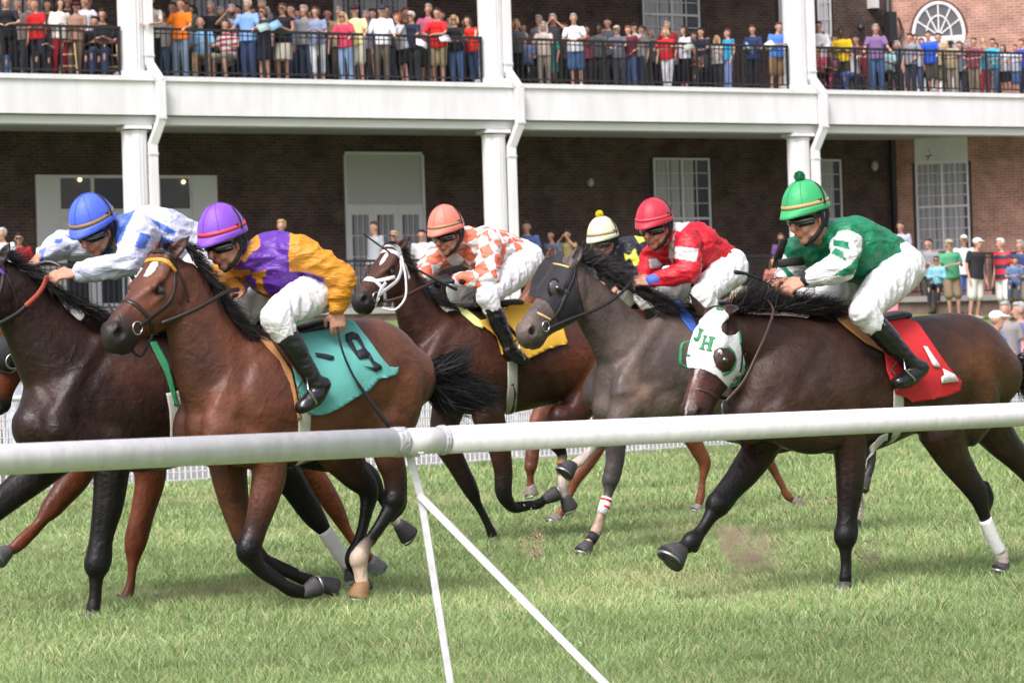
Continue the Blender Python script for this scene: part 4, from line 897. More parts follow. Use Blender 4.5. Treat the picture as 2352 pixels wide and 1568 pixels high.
# ---- dark bay horse with the blinkers lettered JH ---------------------------------------
def horse_dark():
    g = Rig(1941, 14.95); h = Horse(g, (.032, .016, .011), BLACKP)
    h.chain([(1715, 960, 0, .14, .13), (1760, 925, 0, .26, .20), (1850, 888, 0, .335, .24), (1960, 888, 0, .355, .27), (2060, 868, 0, .318, .275), (2150, 845, 0, .29, .27), (2215, 835, 0, .265, .26), (2262, 860, 0, .2, .22)])
    h.chain([(1690, 768, 0, .115, .085), (1745, 788, 0, .155, .10), (1800, 812, 0, .21, .135), (1870, 850, 0, .275, .19)])
    h.chain([(1870, 735, 0, .06, .03), (1930, 735, 0, .06, .05), (1990, 745, 0, .06, .08)])
    h.chain([(1890, 770, .09, .08, .05), (1840, 860, .145, .10, .06), (1790, 950, .145, .085, .07)], mir=True)
    h.chain([(1780, 970, .15, .10, .08), (1860, 990, .15, .12, .075), (1930, 970, .15, .13, .07)], mir=True)
    h.chain([(2160, 790, .10, .13, .12), (2225, 860, .15, .17, .12), (2245, 930, .16, .14, .09), (2215, 985, .15, .12, .08)])
    h.chain([(2190, 790, -.10, .13, .12), (2262, 870, -.15, .17, .12), (2275, 950, -.16, .13, .09)])
    h.chain([(2140, 880, .18, .12, .08), (2160, 940, .17, .13, .08), (2180, 990, .17, .1, .07)])
    h.leg([(1945, 960, .15, .12, .09), (1952, 1040, .14, .085, .068), (1952, 1120, .14, .070, .056), (1946, 1190, .13, .052, .045), (1944, 1228, .13, .058, .05), (1942, 1262, .13, .036, .032), (1942, 1300, .13, .030, .028), (1942, 1328, .13, .036, .032), (1941, 1342, .13, .033, .03)], (-2, 22), split=2, hs=.9)
    h.leg([(1760, 985, -.13, .12, .09), (1742, 1035, -.14, .092, .07), (1712, 1080, -.14, .078, .06), (1675, 1125, -.14, .062, .05), (1652, 1156, -.14, .060, .05), (1632, 1185, -.14, .040, .035), (1608, 1218, -.14, .034, .03), (1590, 1242, -.14, .044, .036), (1572, 1256, -.14, .040, .036), (1560, 1262, -.14, .036, .034)], (-14, 26), split=2, hs=1.35)
    h.chain([(1605, 1232, -.14, .03, .024), (1596, 1262, -.14, .018, .018)], np.array(BLACKP))
    h.leg([(2165, 985, .15, .14, .10), (2185, 1040, .14, .098, .07), (2218, 1092, .13, .072, .052), (2246, 1136, .13, .056, .042), (2258, 1176, .13, .038, .032), (2280, 1235, .13, .030, .027), (2300, 1276, .13, .042, .036), (2306, 1296, .13, .034, .032)], (-4, 18), split=2, sock=(6, (.65, .62, .57)), hs=.85)
    h.chain([(2262, 1112, .13, .026, .022), (2272, 1142, .13, .03, .024), (2262, 1180, .13, .022, .02)], np.array(BLACKP))
    h.leg([(2265, 960, -.15, .13, .09), (2300, 1010, -.15, .095, .065), (2345, 1060, -.14, .07, .05), (2385, 1110, -.14, .055, .045), (2405, 1180, -.14, .032, .03), (2420, 1250, -.14, .036, .03)], (8, 24), split=3)
    h.head((1640, 716), (1572, 952), .13, roll=0, ear_l=(1700, 704, .16), ear_f=(1578, 672, -.06), dark=.1, L=np.array([.86, -.50, .10]))
    root = h.body('horse', .0085, None, sculpt=[
        ([(1905, 780), (1860, 860), (1800, 950)], 16, .015), ([(1935, 950), (1900, 920), (1880, 870)], 14, .012), ([(1740, 860), (1780, 920), (1810, 980)], 14, .012), ([(1760, 760), (1820, 780), (1890, 800)], 12, .007),
        ([(2175, 900), (2195, 950), (2190, 1000)], 12, .013), ([(2235, 830), (2262, 900), (2262, 960)], 14, .012), ([(2110, 850), (2135, 900), (2120, 960)], 14, .010), ([(1952, 1050), (1950, 1120), (1946, 1180)], 8, .006), ([(1990, 1000), (2060, 1000), (2120, 985)], 12, .006), ([(2080, 740), (2140, 745), (2200, 760)], 10, .006)],
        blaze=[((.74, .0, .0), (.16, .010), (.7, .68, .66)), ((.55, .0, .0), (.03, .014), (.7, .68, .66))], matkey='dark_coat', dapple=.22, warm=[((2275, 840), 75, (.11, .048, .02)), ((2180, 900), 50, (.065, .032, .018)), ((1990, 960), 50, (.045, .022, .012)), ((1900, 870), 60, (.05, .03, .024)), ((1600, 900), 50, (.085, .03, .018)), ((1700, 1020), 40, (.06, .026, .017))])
    tag(root, 'dark bay racehorse in white blinkers lettered JH, head lowered beside the rail', 'horse', 'racehorses galloping on the turf')
    # hind rump warmer patch comes from coat noise; hood
    hood_m = mat('white_hood', (.66, .67, .66), .8, bump=.4, bscale=60); grn = mat('green_binding', (.02, .22, .08), .6)
    V = lambda x, y: (1176 + x / 2, 574 + y / 2)
    eye = [V(x, y) for x, y in ((922, 492), (932, 462), (955, 450), (985, 450), (1010, 468), (1024, 500), (1018, 535), (1000, 556), (965, 560), (935, 535))]
    out = [V(x, y) for x, y in ((905, 285), (935, 266), (960, 270), (1000, 300), (975, 330), (958, 350), (965, 380), (990, 398), (1020, 392), (1040, 375), (1050, 420), (1060, 500), (1078, 560), (1050, 620), (1000, 640), (975, 615), (940, 580), (880, 550), (805, 540), (800, 500), (812, 440), (835, 370), (870, 320))]
    hood = h.patch('blinker_hood', out, hood_m, root, .007, res=5, thick=.003)
    ht = h.last_tree
    decal(ht, [[V(x, y) for x, y in ((862, 358), (882, 366), (880, 374), (875, 372), (868, 400), (858, 418), (845, 420), (836, 410), (838, 400), (848, 405), (856, 398), (864, 370), (860, 366))],
               [V(x, y) for x, y in ((882, 392), (898, 395), (896, 403), (892, 402), (888, 422), (906, 426), (910, 407), (906, 405), (907, 397), (934, 402), (933, 410), (927, 409), (914, 458), (920, 460), (919, 467), (893, 462), (895, 455), (900, 456), (904, 436), (886, 432), (882, 451), (886, 453), (885, 461), (862, 456), (864, 449), (870, 450), (884, 402), (880, 400))]], 'lettering', grn, hood, .005, 4)
    def line(pts, w, nm): p, n = strap_px(ht, [V(*q) for q in pts], w, .003, .005, 14.5, 4); mb = MB(); ribbon(mb, p, n, w, .003); mb.build(nm, grn, hood)
    line([(806, 543), (880, 552), (940, 582), (975, 616), (998, 640)], .008, 'binding'); line([(940, 268), (972, 275), (1000, 302)], .006, 'binding'); line([(1036, 362), (1046, 385), (1048, 430)], .008, 'binding'); line([(1000, 640), (1050, 612), (1076, 560), (1068, 520)], .006, 'binding')
    # eye opening with its cup
    decal(ht, [eye], 'eye_opening', mat('bay_shadowless', (.05, .02, .014), .5), hood, .006, 4)
    ec = h.H(.355, -.055, .098); mb = MB(); Vs, F = sphere(cast(ht, *V(975, 508), .004)[0], .022, 14, 10); mb.add(Vs, F); mb.build('eye', mat('eye_dark'), root)
    line([(985, 446), (1012, 466), (1026, 500), (1018, 538), (998, 560), (968, 570)], .010, 'eye_cup')
    q = [g.J(*V(x, y), .03) for x, y in ((812, 420), (782, 432), (774, 480), (776, 525), (800, 540))]
    mb = MB(); mb.tube(resample(q, np.ones((5, 1)), .01)[0], .006, .010, g.n, 10); mb.build('eye_cup', grn, hood)
    b = bpy.data.objects.new('bridle', None); link(b, root)
    h.strap('noseband', [V(x, y) for x, y in ((795, 632), (840, 632), (900, 650), (945, 682))], .012, LEB, b, t=.004)
    h.strap('cheek_strap', [V(x, y) for x, y in ((1040, 400), (1050, 470), (1045, 550), (1025, 620), (975, 690))], .010, LEA, b, off=.012)
    h.strap('cheek_strap', [V(x, y) for x, y in ((1062, 470), (1085, 540), (1050, 640), (985, 700))], .010, LEA, b, off=.012)
    c = cast(h.tree, *V(945, 710), .01, 14.5)[0]; a = np.linspace(0, 2 * math.pi, 20); mb = MB(); mb.tube([c + (h.ha * math.cos(x) + h.hF * math.sin(x)) * .035 for x in a], .005, None, h.hL, 6); mb.build('bit_ring', CHR, b)
    h.rope('rein', [(*V(985, 695), .22), (*V(1060, 610), .24), (*V(1130, 470), .24), (*V(1185, 340), .2), (*V(1200, 270), .16), (*V(1175, 230), .1)], .010, LEB, root)
    mane(h, [(1690, 712), (1730, 712), (1800, 712), (1860, 718), (1920, 732)], [(-20, -28), (10, -58), (70, -40), (75, -34), (50, -10)], 3000, jit=9, parent=root, wj=.03, name='mane', curl=.10)
    mane(h, [(1680, 712), (1740, 706)], [(30, -62), (60, -50)], 700, jit=14, parent=root, wj=.05, name='forelock', curl=.16)
    mb = MB(); n = 1500; rt = np.array([g.J(2318 + RNG.normal() * 4, 850 + RNG.normal() * 8, RNG.normal() * .03) for _ in range(n)]); tp = np.array([g.J(2365 + RNG.random() * 60, 860 + RNG.normal() * 26, RNG.normal() * .06) for _ in range(n)])
    hair(mb, rt, tp, .0032, 8, .08, .1); mb.build('tail', mat('tail_hair'), root)
    redc = mat('red_cloth', (.55, .018, .022), .7, bump=.5, bscale=14)
    h.patch('saddle_pad', [(1915, 708), (1935, 712), (1990, 762), (2040, 800), (2030, 812), (1985, 790), (1940, 755), (1905, 722)], mat('tan_pad'), root, .016)
    clo = h.patch('saddle_cloth', [V(x, y) for x, y in ((1740, 330), (1820, 330), (1860, 345), (1960, 490), (2000, 545), (2055, 600), (2052, 640), (1990, 670), (1900, 685), (1830, 695), (1790, 670), (1755, 660), (1715, 560), (1700, 450), (1690, 380))], redc, root, .018, wav=.006)
    decal(h.last_tree, [[V(x, y) for x, y in ((1886, 444), (1904, 446), (1963, 532), (1960, 540), (1932, 534))], [V(x, y) for x, y in ((1975, 545), (2030, 570), (2048, 602), (1970, 612), (1968, 585), (1982, 572))]], 'number_one', mat('white_print', (.7, .7, .7), .7), clo, .007)
    girth(h, root, [(2063, 895), (2062, 960), (2050, 1020), (2030, 1060), (1998, 1078)], .038)
    girth(h, root, [(2046, 985), (2040, 1020), (2015, 1056), (1990, 1080)], .018, BLC)
    saddle(h, root, [(1950, 728, 0), (2010, 735, 0), (2060, 725, 0)], .12)
    wrap = MB(); q = g.JJ([(2262, 1192, .13), (2280, 1235, .13), (2296, 1268, .13)]); wrap.tube(resample(q, np.ones((3, 1)), .02)[0], .038, .036, g.n, 16, True, True); wrap.build('leg_wrap', mat('white_wrap', (.72, .72, .70), .8, bump=.4, bscale=60), root)
    return h, root
H5, H5o = horse_dark()

# ---- dark bay horse of the blue rider ----------------------------------------------------
def horse_left():
    g = Rig(215, 14.75); h = Horse(g, (.020, .011, .009), BLACKP)
    h.chain([(85, 985, 0, .15, .13), (140, 945, 0, .27, .20), (240, 925, 0, .35, .25), (350, 925, 0, .36, .28), (450, 910, 0, .33, .28), (540, 890, 0, .30, .27), (610, 885, 0, .25, .25)])
    h.chain([(20, 660, 0, .14, .09), (70, 730, 0, .175, .10), (120, 805, 0, .225, .14), (180, 880, 0, .28, .2)])
    h.chain([(205, 735, 0, .06, .04), (260, 760, 0, .06, .06)])
    h.chain([(235, 790, .10, .08, .05), (190, 880, .145, .10, .06), (130, 965, .145, .085, .07)], mir=True)
    h.chain([(130, 985, .15, .10, .08), (200, 1010, .15, .12, .075), (262, 990, .145, .13, .07)], mir=True)
    h.leg([(258, 1000, .14, .12, .09), (256, 1080, .14, .090, .07), (248, 1160, .14, .076, .058), (232, 1240, .13, .058, .048), (226, 1292, .13, .062, .052), (220, 1330, .13, .038, .034), (216, 1375, .13, .034, .03), (214, 1398, .13, .04, .034), (213, 1410, .13, .036, .03)], (-2, 18), split=1)
    h.leg([(130, 1040, -.14, .11, .09), (80, 1090, -.14, .085, .07), (20, 1140, -.14, .07, .055), (-40, 1190, -.14, .06, .05), (-90, 1250, -.14, .034, .03), (-120, 1300, -.14, .04, .034)], (-10, 20), split=1)
    h.leg([(590, 960, .15, .15, .11), (620, 1040, .14, .11, .08), (672, 1110, .13, .075, .055), (725, 1190, .13, .055, .044), (752, 1225, .13, .036, .03), (790, 1280, .13, .034, .03), (806, 1300, .13, .038, .033)], (14, 20), split=1)
    h.leg([(600, 960, -.15, .15, .11), (690, 1030, -.14, .10, .07), (770, 1060, -.14, .06, .05), (850, 1095, -.14, .05, .045), (880, 1150, -.13, .03, .03), (905, 1195, -.13, .034, .03), (918, 1205, -.13, .03, .03)], (26, 18), split=1, sock=(5, WHT), hs=1.0)
    h.head((-8, 600), (-170, 765), .02, ear_l=(24, 552, .09), ear_f=(-20, 555, -.06))
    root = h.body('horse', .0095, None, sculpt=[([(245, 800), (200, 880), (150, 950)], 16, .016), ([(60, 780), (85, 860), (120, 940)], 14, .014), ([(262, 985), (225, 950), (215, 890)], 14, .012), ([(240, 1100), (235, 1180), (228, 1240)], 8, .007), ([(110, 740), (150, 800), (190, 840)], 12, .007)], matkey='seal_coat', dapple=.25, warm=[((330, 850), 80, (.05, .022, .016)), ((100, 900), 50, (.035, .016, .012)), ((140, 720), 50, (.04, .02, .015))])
    tag(root, 'nearly black racehorse with red reins, its head outside the picture edge', 'horse', 'racehorses galloping on the turf')
    mane(h, [(10, 585), (60, 625), (120, 665), (190, 705), (250, 735)], [(30, -14), (50, 8), (40, 22), (50, 16), (30, 8)], 2400, jit=12, parent=root, wj=.04)
    bridle(h, root, LEA, brow=mat('purple_strap', (.16, .05, .35), .5))
    redr = mat('red_rubber', (.32, .05, .025), .6)
    h.rope('rein', [(-40, 760, .12), (20, 732, .14), (55, 708, .14), (62, 700, .14)], .012, LEA, root)
    h.rope('rein', [(60, 702, .14), (88, 675, .13), (104, 648, .12), (107, 636, .12)], .014, redr, root)
    h.rope('rein', [(112, 640, .0), (122, 675, -.02), (140, 700, -.04)], .012, redr, root)
    h.rope('rein', [(70, 615, -.1), (110, 602, -.06), (140, 612, 0), (145, 625, .03)], .012, LEA, root)
    h.patch('saddle_cloth', [(342, 790), (358, 788), (384, 835), (396, 880), (408, 930), (398, 930), (378, 860)], mat('green_cloth', (.015, .19, .07), .7), root, .014)
    girth(h, root, [(396, 900), (404, 940), (406, 985), (404, 1040), (412, 1078)], .040)
    saddle(h, root, [(300, 762, 0), (350, 750, 0), (420, 745, 0)], .12)
    mb = MB(); q = g.JJ([(744, 1216, .13), (768, 1252, .13), (800, 1296, .13)]); mb.tube(resample(q, np.ones((3, 1)), .02)[0], .042, .038, g.n, 16, True, True); mb.build('leg_wrap', mat('white_wrap'), root)
    return h, root
H0, H0o = horse_left()

# ---- grey horse in black blinkers ---------------------------------------------------------
def horse_grey():
    GRY = (.095, .080, .074); g = Rig(1350, 17.9); h = Horse(g, GRY, (.035, .033, .035))
    h.chain([(1405, 935, 0, .13, .13), (1435, 890, 0, .25, .2), (1515, 850, 0, .335, .25), (1620, 845, 0, .35, .28), (1720, 830, 0, .33, .28), (1810, 815, 0, .30, .27), (1880, 810, 0, .26, .25), (1930, 830, 0, .2, .2)])
    h.chain([(1325, 655, 0, .115, .08), (1362, 700, 0, .16, .095), (1405, 755, 0, .20, .12), (1450, 815, 0, .25, .18)])
    h.chain([(1515, 735, 0, .06, .04), (1580, 745, 0, .06, .06)])
    h.chain([(1520, 750, .10, .08, .05), (1480, 820, .145, .10, .06), (1430, 890, .145, .085, .07)], mir=True)
    h.chain([(1430, 900, .15, .10, .08), (1480, 925, .15, .12, .075), (1540, 905, .145, .13, .07)], mir=True)
    h.leg([(1440, 930, .14, .11, .09), (1415, 1000, .14, .072, .06), (1412, 1060, .14, .056, .048), (1404, 1100, .13, .050, .044), (1396, 1135, .13, .034, .03), (1380, 1180, .13, .030, .027), (1370, 1218, .13, .038, .033), (1356, 1240, .13, .030, .028), (1350, 1250, .13, .03, .028)], (-6, 22), split=1, sock=(5, (.48, .36, .26)), pt=np.array((.05, .048, .052)), hs=1.0)
    h.leg([(1470, 920, .14, .13, .09), (1500, 905, -.05, .10, .08), (1430, 950, -.14, .085, .07), (1392, 975, -.14, .065, .055), (1372, 1010, -.14, .052, .045), (1355, 1035, -.14, .034, .03), (1330, 1060, -.14, .036, .032), (1312, 1068, -.14, .032, .03)], (-10, 20), split=3, sock=(5, WHT), hs=1.1)
    h.leg([(1890, 880, .15, .15, .11), (1930, 960, .14, .10, .075), (1990, 1010, .13, .06, .05), (2000, 1070, .13, .034, .03), (1988, 1100, .13, .036, .03)], (-6, 22), split=2)
    h.leg([(1880, 880, -.15, .15, .11), (1900, 970, -.14, .10, .07), (1960, 1030, -.13, .06, .05), (1970, 1120, -.13, .034, .03), (1972, 1180, -.13, .036, .03), (1966, 1200, -.13, .03, .03)], (-8, 20), split=2, sock=(4, WHT))
    h.head((1300, 600), (1190, 755), .08, roll=-2, yaw=46, ks=1.10, ear_l=(1338, 560, .09), ear_f=(1272, 562, -.10), dark=.3, muzzle=(.10, .085, .08))
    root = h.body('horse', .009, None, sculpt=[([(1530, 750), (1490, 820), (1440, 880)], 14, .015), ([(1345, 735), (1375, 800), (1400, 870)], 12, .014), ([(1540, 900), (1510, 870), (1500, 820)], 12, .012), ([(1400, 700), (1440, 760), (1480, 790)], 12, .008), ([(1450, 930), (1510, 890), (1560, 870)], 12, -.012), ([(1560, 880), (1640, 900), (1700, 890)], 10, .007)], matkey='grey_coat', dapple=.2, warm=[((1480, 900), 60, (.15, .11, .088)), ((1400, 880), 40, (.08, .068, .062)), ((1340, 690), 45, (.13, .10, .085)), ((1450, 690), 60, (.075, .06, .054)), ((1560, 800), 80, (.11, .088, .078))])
    tag(root, 'steel grey racehorse wearing a black blinker hood with gold noseband', 'horse', 'racehorses galloping on the turf')
    W = lambda x, y: (1176 + x / 4, 392 + y / 4)
    hood = h.patch('blinker_hood', [W(x, y) for x, y in ((300, 800), (400, 765), (480, 770), (450, 830), (530, 900), (580, 850), (590, 960), (610, 1100), (640, 1260), (600, 1340), (520, 1400), (440, 1400), (400, 1330), (330, 1210), (220, 1160), (150, 1140), (180, 1000), (240, 880))], BLC, root, .006, res=4, thick=.003)
    ht = h.last_tree
    c = cast(ht, *W(385, 1080), .0)[0]
    mb = MB(); V, F = sphere(c, (.050, .030, .058), 18, 10, np.array([h.ha, h.hL, h.hF])); mb.add(V, F); mb.build('eye_cup', mat('clear_mesh_cup', (.09, .08, .08), .25, coat=.5), hood)
    mb = MB(); V, F = sphere(c + h.hL * .022 + Rt * .006, .022, 14, 10); mb.add(V, F); mb.build('eye', mat('eye_dark'), root)
    a = np.linspace(0, 2 * math.pi, 24); mb = MB(); mb.tube([c + (h.ha * math.cos(x) * .054 + h.hF * math.sin(x) * .062) + h.hL * .004 for x in a], .007, None, h.hL, 8); mb.build('cup_rim', BLC, hood)
    gold = mat('gold_cord', (.6, .45, .16), .3, bump=.6, bscale=150)
    b = bpy.data.objects.new('bridle', None); link(b, root)
    h.strap('browband', [W(x, y) for x, y in ((395, 855), (460, 875), (525, 900))], .007, gold, b, off=.012, t=.005)
    h.strap('noseband', [W(x, y) for x, y in ((108, 1250), (180, 1280), (280, 1330), (370, 1380))], .009, gold, b, t=.005)
    h.strap('cheek_strap', [W(x, y) for x, y in ((575, 860), (560, 980), (500, 1130), (420, 1300), (330, 1400))], .010, LEA, b, off=.012)
    h.strap('throat_latch', [W(x, y) for x, y in ((580, 980), (590, 1080), (630, 1200), (650, 1310))], .008, LEA, b, off=.01)
    c = cast(h.tree, *W(300, 1430), .01, 17.5)[0]; mb = MB(); mb.tube([c + (h.ha * math.cos(x) + h.hF * math.sin(x)) * .032 for x in a], .005, None, h.hL, 6); mb.build('bit_ring', CHR, b)
    h.rope('rein', [(*W(330, 1455), .12), (*W(520, 1370), .15), (*W(800, 1260), .17), (*W(960, 1160), .17), (*W(1080, 1040), .15), (*W(1110, 1000), .12)], .011, LEA, root)
    mane(h, [(1322, 590), (1350, 605), (1390, 628), (1430, 650), (1500, 690), (1570, 715)], [(30, -30), (60, -20), (66, 0), (70, 10), (60, 14), (40, 10)], 3000, jit=11, parent=root, wj=.03, col=(.03, .028, .03), curl=.1)
    h.patch('saddle_cloth', [(1545, 694), (1560, 690), (1585, 720), (1605, 765), (1595, 775), (1565, 735)], mat('blue_cloth', (.04, .12, .45), .7), root, .014)
    saddle(h, root, [(1560, 705, 0), (1610, 705, 0), (1660, 700, 0)], .11)
    q = g.JJ([(1394, 1142, .13), (1388, 1162, .13), (1382, 1180, .13)]); mb = MB(); mb.tube(q, .036, .034, g.n, 16, True, True); bd = mb.build('leg_wrap', mat('white_wrap'), root)
    for v0, v1 in (((1393, 1146), (1391.5, 1151)), ((1389, 1161), (1387.5, 1166))):
        mb = MB(); mb.tube(g.JJ([(*v0, .13), (*v1, .13)]), .0375, .0355, g.n, 16, True, True); mb.build('red_band', mat('red_tape', (.6, .02, .03), .6), bd)
    mb = MB(); mb.tube(g.JJ([(1366, 1226, .13), (1356, 1242, .13)]), .036, .034, g.n, 16, True, True); mb.build('ankle_wrap', BLC, root)
    return h, root
H4, H4o = horse_grey()

# ---- brown horse with the white bridle ------------------------------------------------------
def horse_brown():
    g = Rig(1133, 19.3); h = Horse(g, (.052, .021, .014), BLACKP)
    h.chain([(955, 880, 0, .14, .13), (985, 855, 0, .26, .2), (1060, 835, 0, .345, .25), (1150, 830, 0, .36, .28), (1235, 825, 0, .33, .28), (1310, 820, 0, .29, .26), (1345, 835, 0, .22, .22)])
    h.chain([(928, 645, 0, .105, .075), (945, 690, 0, .14, .09), (968, 740, 0, .18, .11), (1005, 795, 0, .24, .16)])
    h.chain([(1035, 730, 0, .06, .04), (1090, 740, 0, .06, .06)])
    h.chain([(1040, 750, .10, .08, .05), (1010, 810, .145, .10, .06), (975, 870, .145, .085, .07)], mir=True)
    h.chain([(1300, 790, .12, .13, .10), (1345, 850, .15, .15, .11), (1340, 915, .15, .13, .1), (1310, 960, .15, .1, .08)])
    h.chain([(1290, 790, -.12, .13, .10), (1330, 850, -.15, .16, .11), (1320, 930, -.15, .13, .1)])
    h.leg([(1030, 930, -.14, .11, .09), (1020, 1000, -.14, .088, .07), (1052, 1070, -.14, .064, .052), (1084, 1130, -.13, .048, .042), (1100, 1165, -.13, .032, .029), (1120, 1205, -.13, .030, .027), (1131, 1228, -.13, .036, .031), (1134, 1240, -.13, .032, .03)], (0, 14), split=2, sock=(7, WHT), hs=.85)
    h.leg([(1120, 950, .14, .11, .09), (1142, 1010, .14, .080, .065), (1156, 1080, .14, .062, .05), (1160, 1140, .13, .050, .044), (1178, 1165, .13, .036, .03), (1215, 1162, .13, .032, .028), (1240, 1155, .13, .036, .031), (1252, 1146, .13, .032, .03)], (26, -6), split=2, hs=.9)
    h.leg([(1290, 960, .15, .10, .09), (1275, 1010, .14, .060, .05), (1290, 1040, .13, .04, .036), (1291, 1090, .13, .034, .03), (1293, 1120, .13, .036, .032), (1298, 1142, .13, .034, .03)], (16, 20), split=1, sock=(3, WHT))
    h.head((900, 570), (812, 682), .09, roll=-3, yaw=50, ks=1.16, ear_l=(943, 540, .12), ear_f=(880, 558, -.06), dark=.25)
    root = h.body('horse', .009, None, sculpt=[([(1045, 750), (1010, 820), (975, 870)], 12, .014), ([(930, 730), (945, 790), (960, 850)], 12, .012), ([(1290, 850), (1310, 900), (1290, 960)], 12, .02), ([(1250, 850), (1262, 900), (1240, 935)], 12, .014), ([(1130, 920), (1180, 935), (1230, 925)], 10, .008)],
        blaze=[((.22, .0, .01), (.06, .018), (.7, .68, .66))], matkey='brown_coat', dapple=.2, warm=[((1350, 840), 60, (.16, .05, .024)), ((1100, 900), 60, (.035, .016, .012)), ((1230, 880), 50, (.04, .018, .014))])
    tag(root, 'brown racehorse with a white bridle and yellow cloth, head raised behind the bay', 'horse', 'racehorses galloping on the turf')
    b = bridle(h, root, WLE, figure8=True, wide=.013)
    h.rope('throat_strap', [(922, 590, .14), (932, 640, .16), (928, 690, .15), (905, 712, .12), (880, 708, .1)], .008, WLE, b)
    mane(h, [(918, 562), (940, 610), (960, 655), (1000, 690), (1050, 705)], [(16, 8), (20, 16), (26, 20), (30, 10), (20, 2)], 1600, jit=7, parent=root, wj=.03)
    mane(h, [(905, 560), (925, 562)], [(-20, 0), (-8, -4)], 160, jit=4, parent=root, name='forelock')
    yel = mat('yellow_cloth', (.62, .36, .03), .7, bump=.5, bscale=14)
    h.patch('saddle_pad', [(1040, 702), (1056, 702), (1110, 745), (1108, 757), (1090, 750), (1058, 722)], mat('lime_pad', (.55, .62, .22), .8), root, .016)
    h.patch('saddle_cloth', [(1096, 740), (1120, 735), (1170, 700), (1212, 694), (1240, 705), (1290, 750), (1302, 790), (1262, 800), (1225, 818), (1205, 825), (1165, 808), (1150, 815), (1140, 775)], yel, root, .016, wav=.006)
    girth(h, root, [(1176, 830), (1177, 880), (1174, 930), (1168, 960)], .040)
    girth(h, root, [(1176, 880), (1182, 905), (1174, 950)], .02, BLC)
    saddle(h, root, [(1075, 705, 0), (1120, 700, 0), (1180, 695, 0)], .12)
    h.rope('rein', [(888, 692, .12), (930, 680, .15), (965, 662, .15), (992, 650, .12), (1005, 642, .1)], .011, LEB, root)
    for i in range(3):
        mb = MB(); v = 1060 + i * 11; mb.tube(g.JJ([(1291, v, .13), (1291, v + 6, .13)]), .0375, .0345, g.n, 16, True, True); mb.build('orange_band', mat('orange_tape', (.6, .12, .03), .6), root)
    return h, root
H2, H2o = horse_brown()

# ---- chestnut behind the grey ------------------------------------------------------------------
def horse_chestnut():
    CH = (.15, .052, .025); g = Rig(1276, 21.8); h = Horse(g, CH, (.17, .05, .02), (.2, .17, .15))
    h.chain([(1300, 850, 0, .15, .13), (1330, 830, 0, .25, .2), (1390, 815, 0, .33, .25), (1470, 805, 0, .33, .27), (1540, 800, 0, .30, .26), (1590, 800, 0, .24, .24)])
    h.chain([(1262, 640, 0, .10, .075), (1285, 690, 0, .14, .09), (1315, 750, 0, .2, .13), (1350, 800, 0, .26, .18)])
    h.leg([(1300, 880, -.14, .11, .09), (1240, 960, -.14, .075, .06), (1224, 1030, -.14, .052, .045), (1220, 1070, -.13, .046, .04), (1218, 1095, -.13, .031, .029), (1219, 1118, -.13, .036, .03)], (6, 14), split=9, hs=1.0)
    h.leg([(1380, 900, .14, .11, .09), (1385, 990, .14, .07, .06), (1352, 1060, .14, .052, .045), (1322, 1100, .13, .046, .04), (1308, 1140, .13, .030, .028), (1290, 1175, .13, .036, .031), (1280, 1188, .13, .03, .028)], (-6, 14), split=9)
    h.leg([(1560, 880, .15, .14, .1), (1570, 960, .15, .095, .07), (1602, 1030, .14, .060, .048), (1618, 1062, .14, .052, .042), (1614, 1100, .13, .034, .03), (1607, 1150, .13, .036, .03), (1604, 1162, .13, .03, .03)], (-2, 12), split=9, hs=.8)
    h.leg([(1580, 880, -.15, .14, .1), (1660, 980, -.15, .09, .07), (1740, 1020, -.14, .05, .045), (1775, 1075, -.14, .042, .036), (1795, 1115, -.13, .030, .028), (1810, 1140, -.13, .036, .03), (1822, 1148, -.13, .03, .028)], (18, 8), split=9, hs=.9)
    h.head((1252, 596), (1165, 730), .0, ear_l=(1270, 560, .08), ear_f=(1232, 575, -.04), dark=.1)
    root = h.body('horse', .012, None, matkey='chestnut_coat', dapple=.15)
    tag(root, 'chestnut racehorse almost hidden behind the grey one, pale ears showing', 'horse', 'racehorses galloping on the turf')
    mane(h, [(1258, 590), (1300, 640), (1340, 690)], [(16, -4), (20, 6), (20, 6)], 400, jit=8, parent=root, col=(.10, .04, .02))
    return h, root
H3, H3o = horse_chestnut()
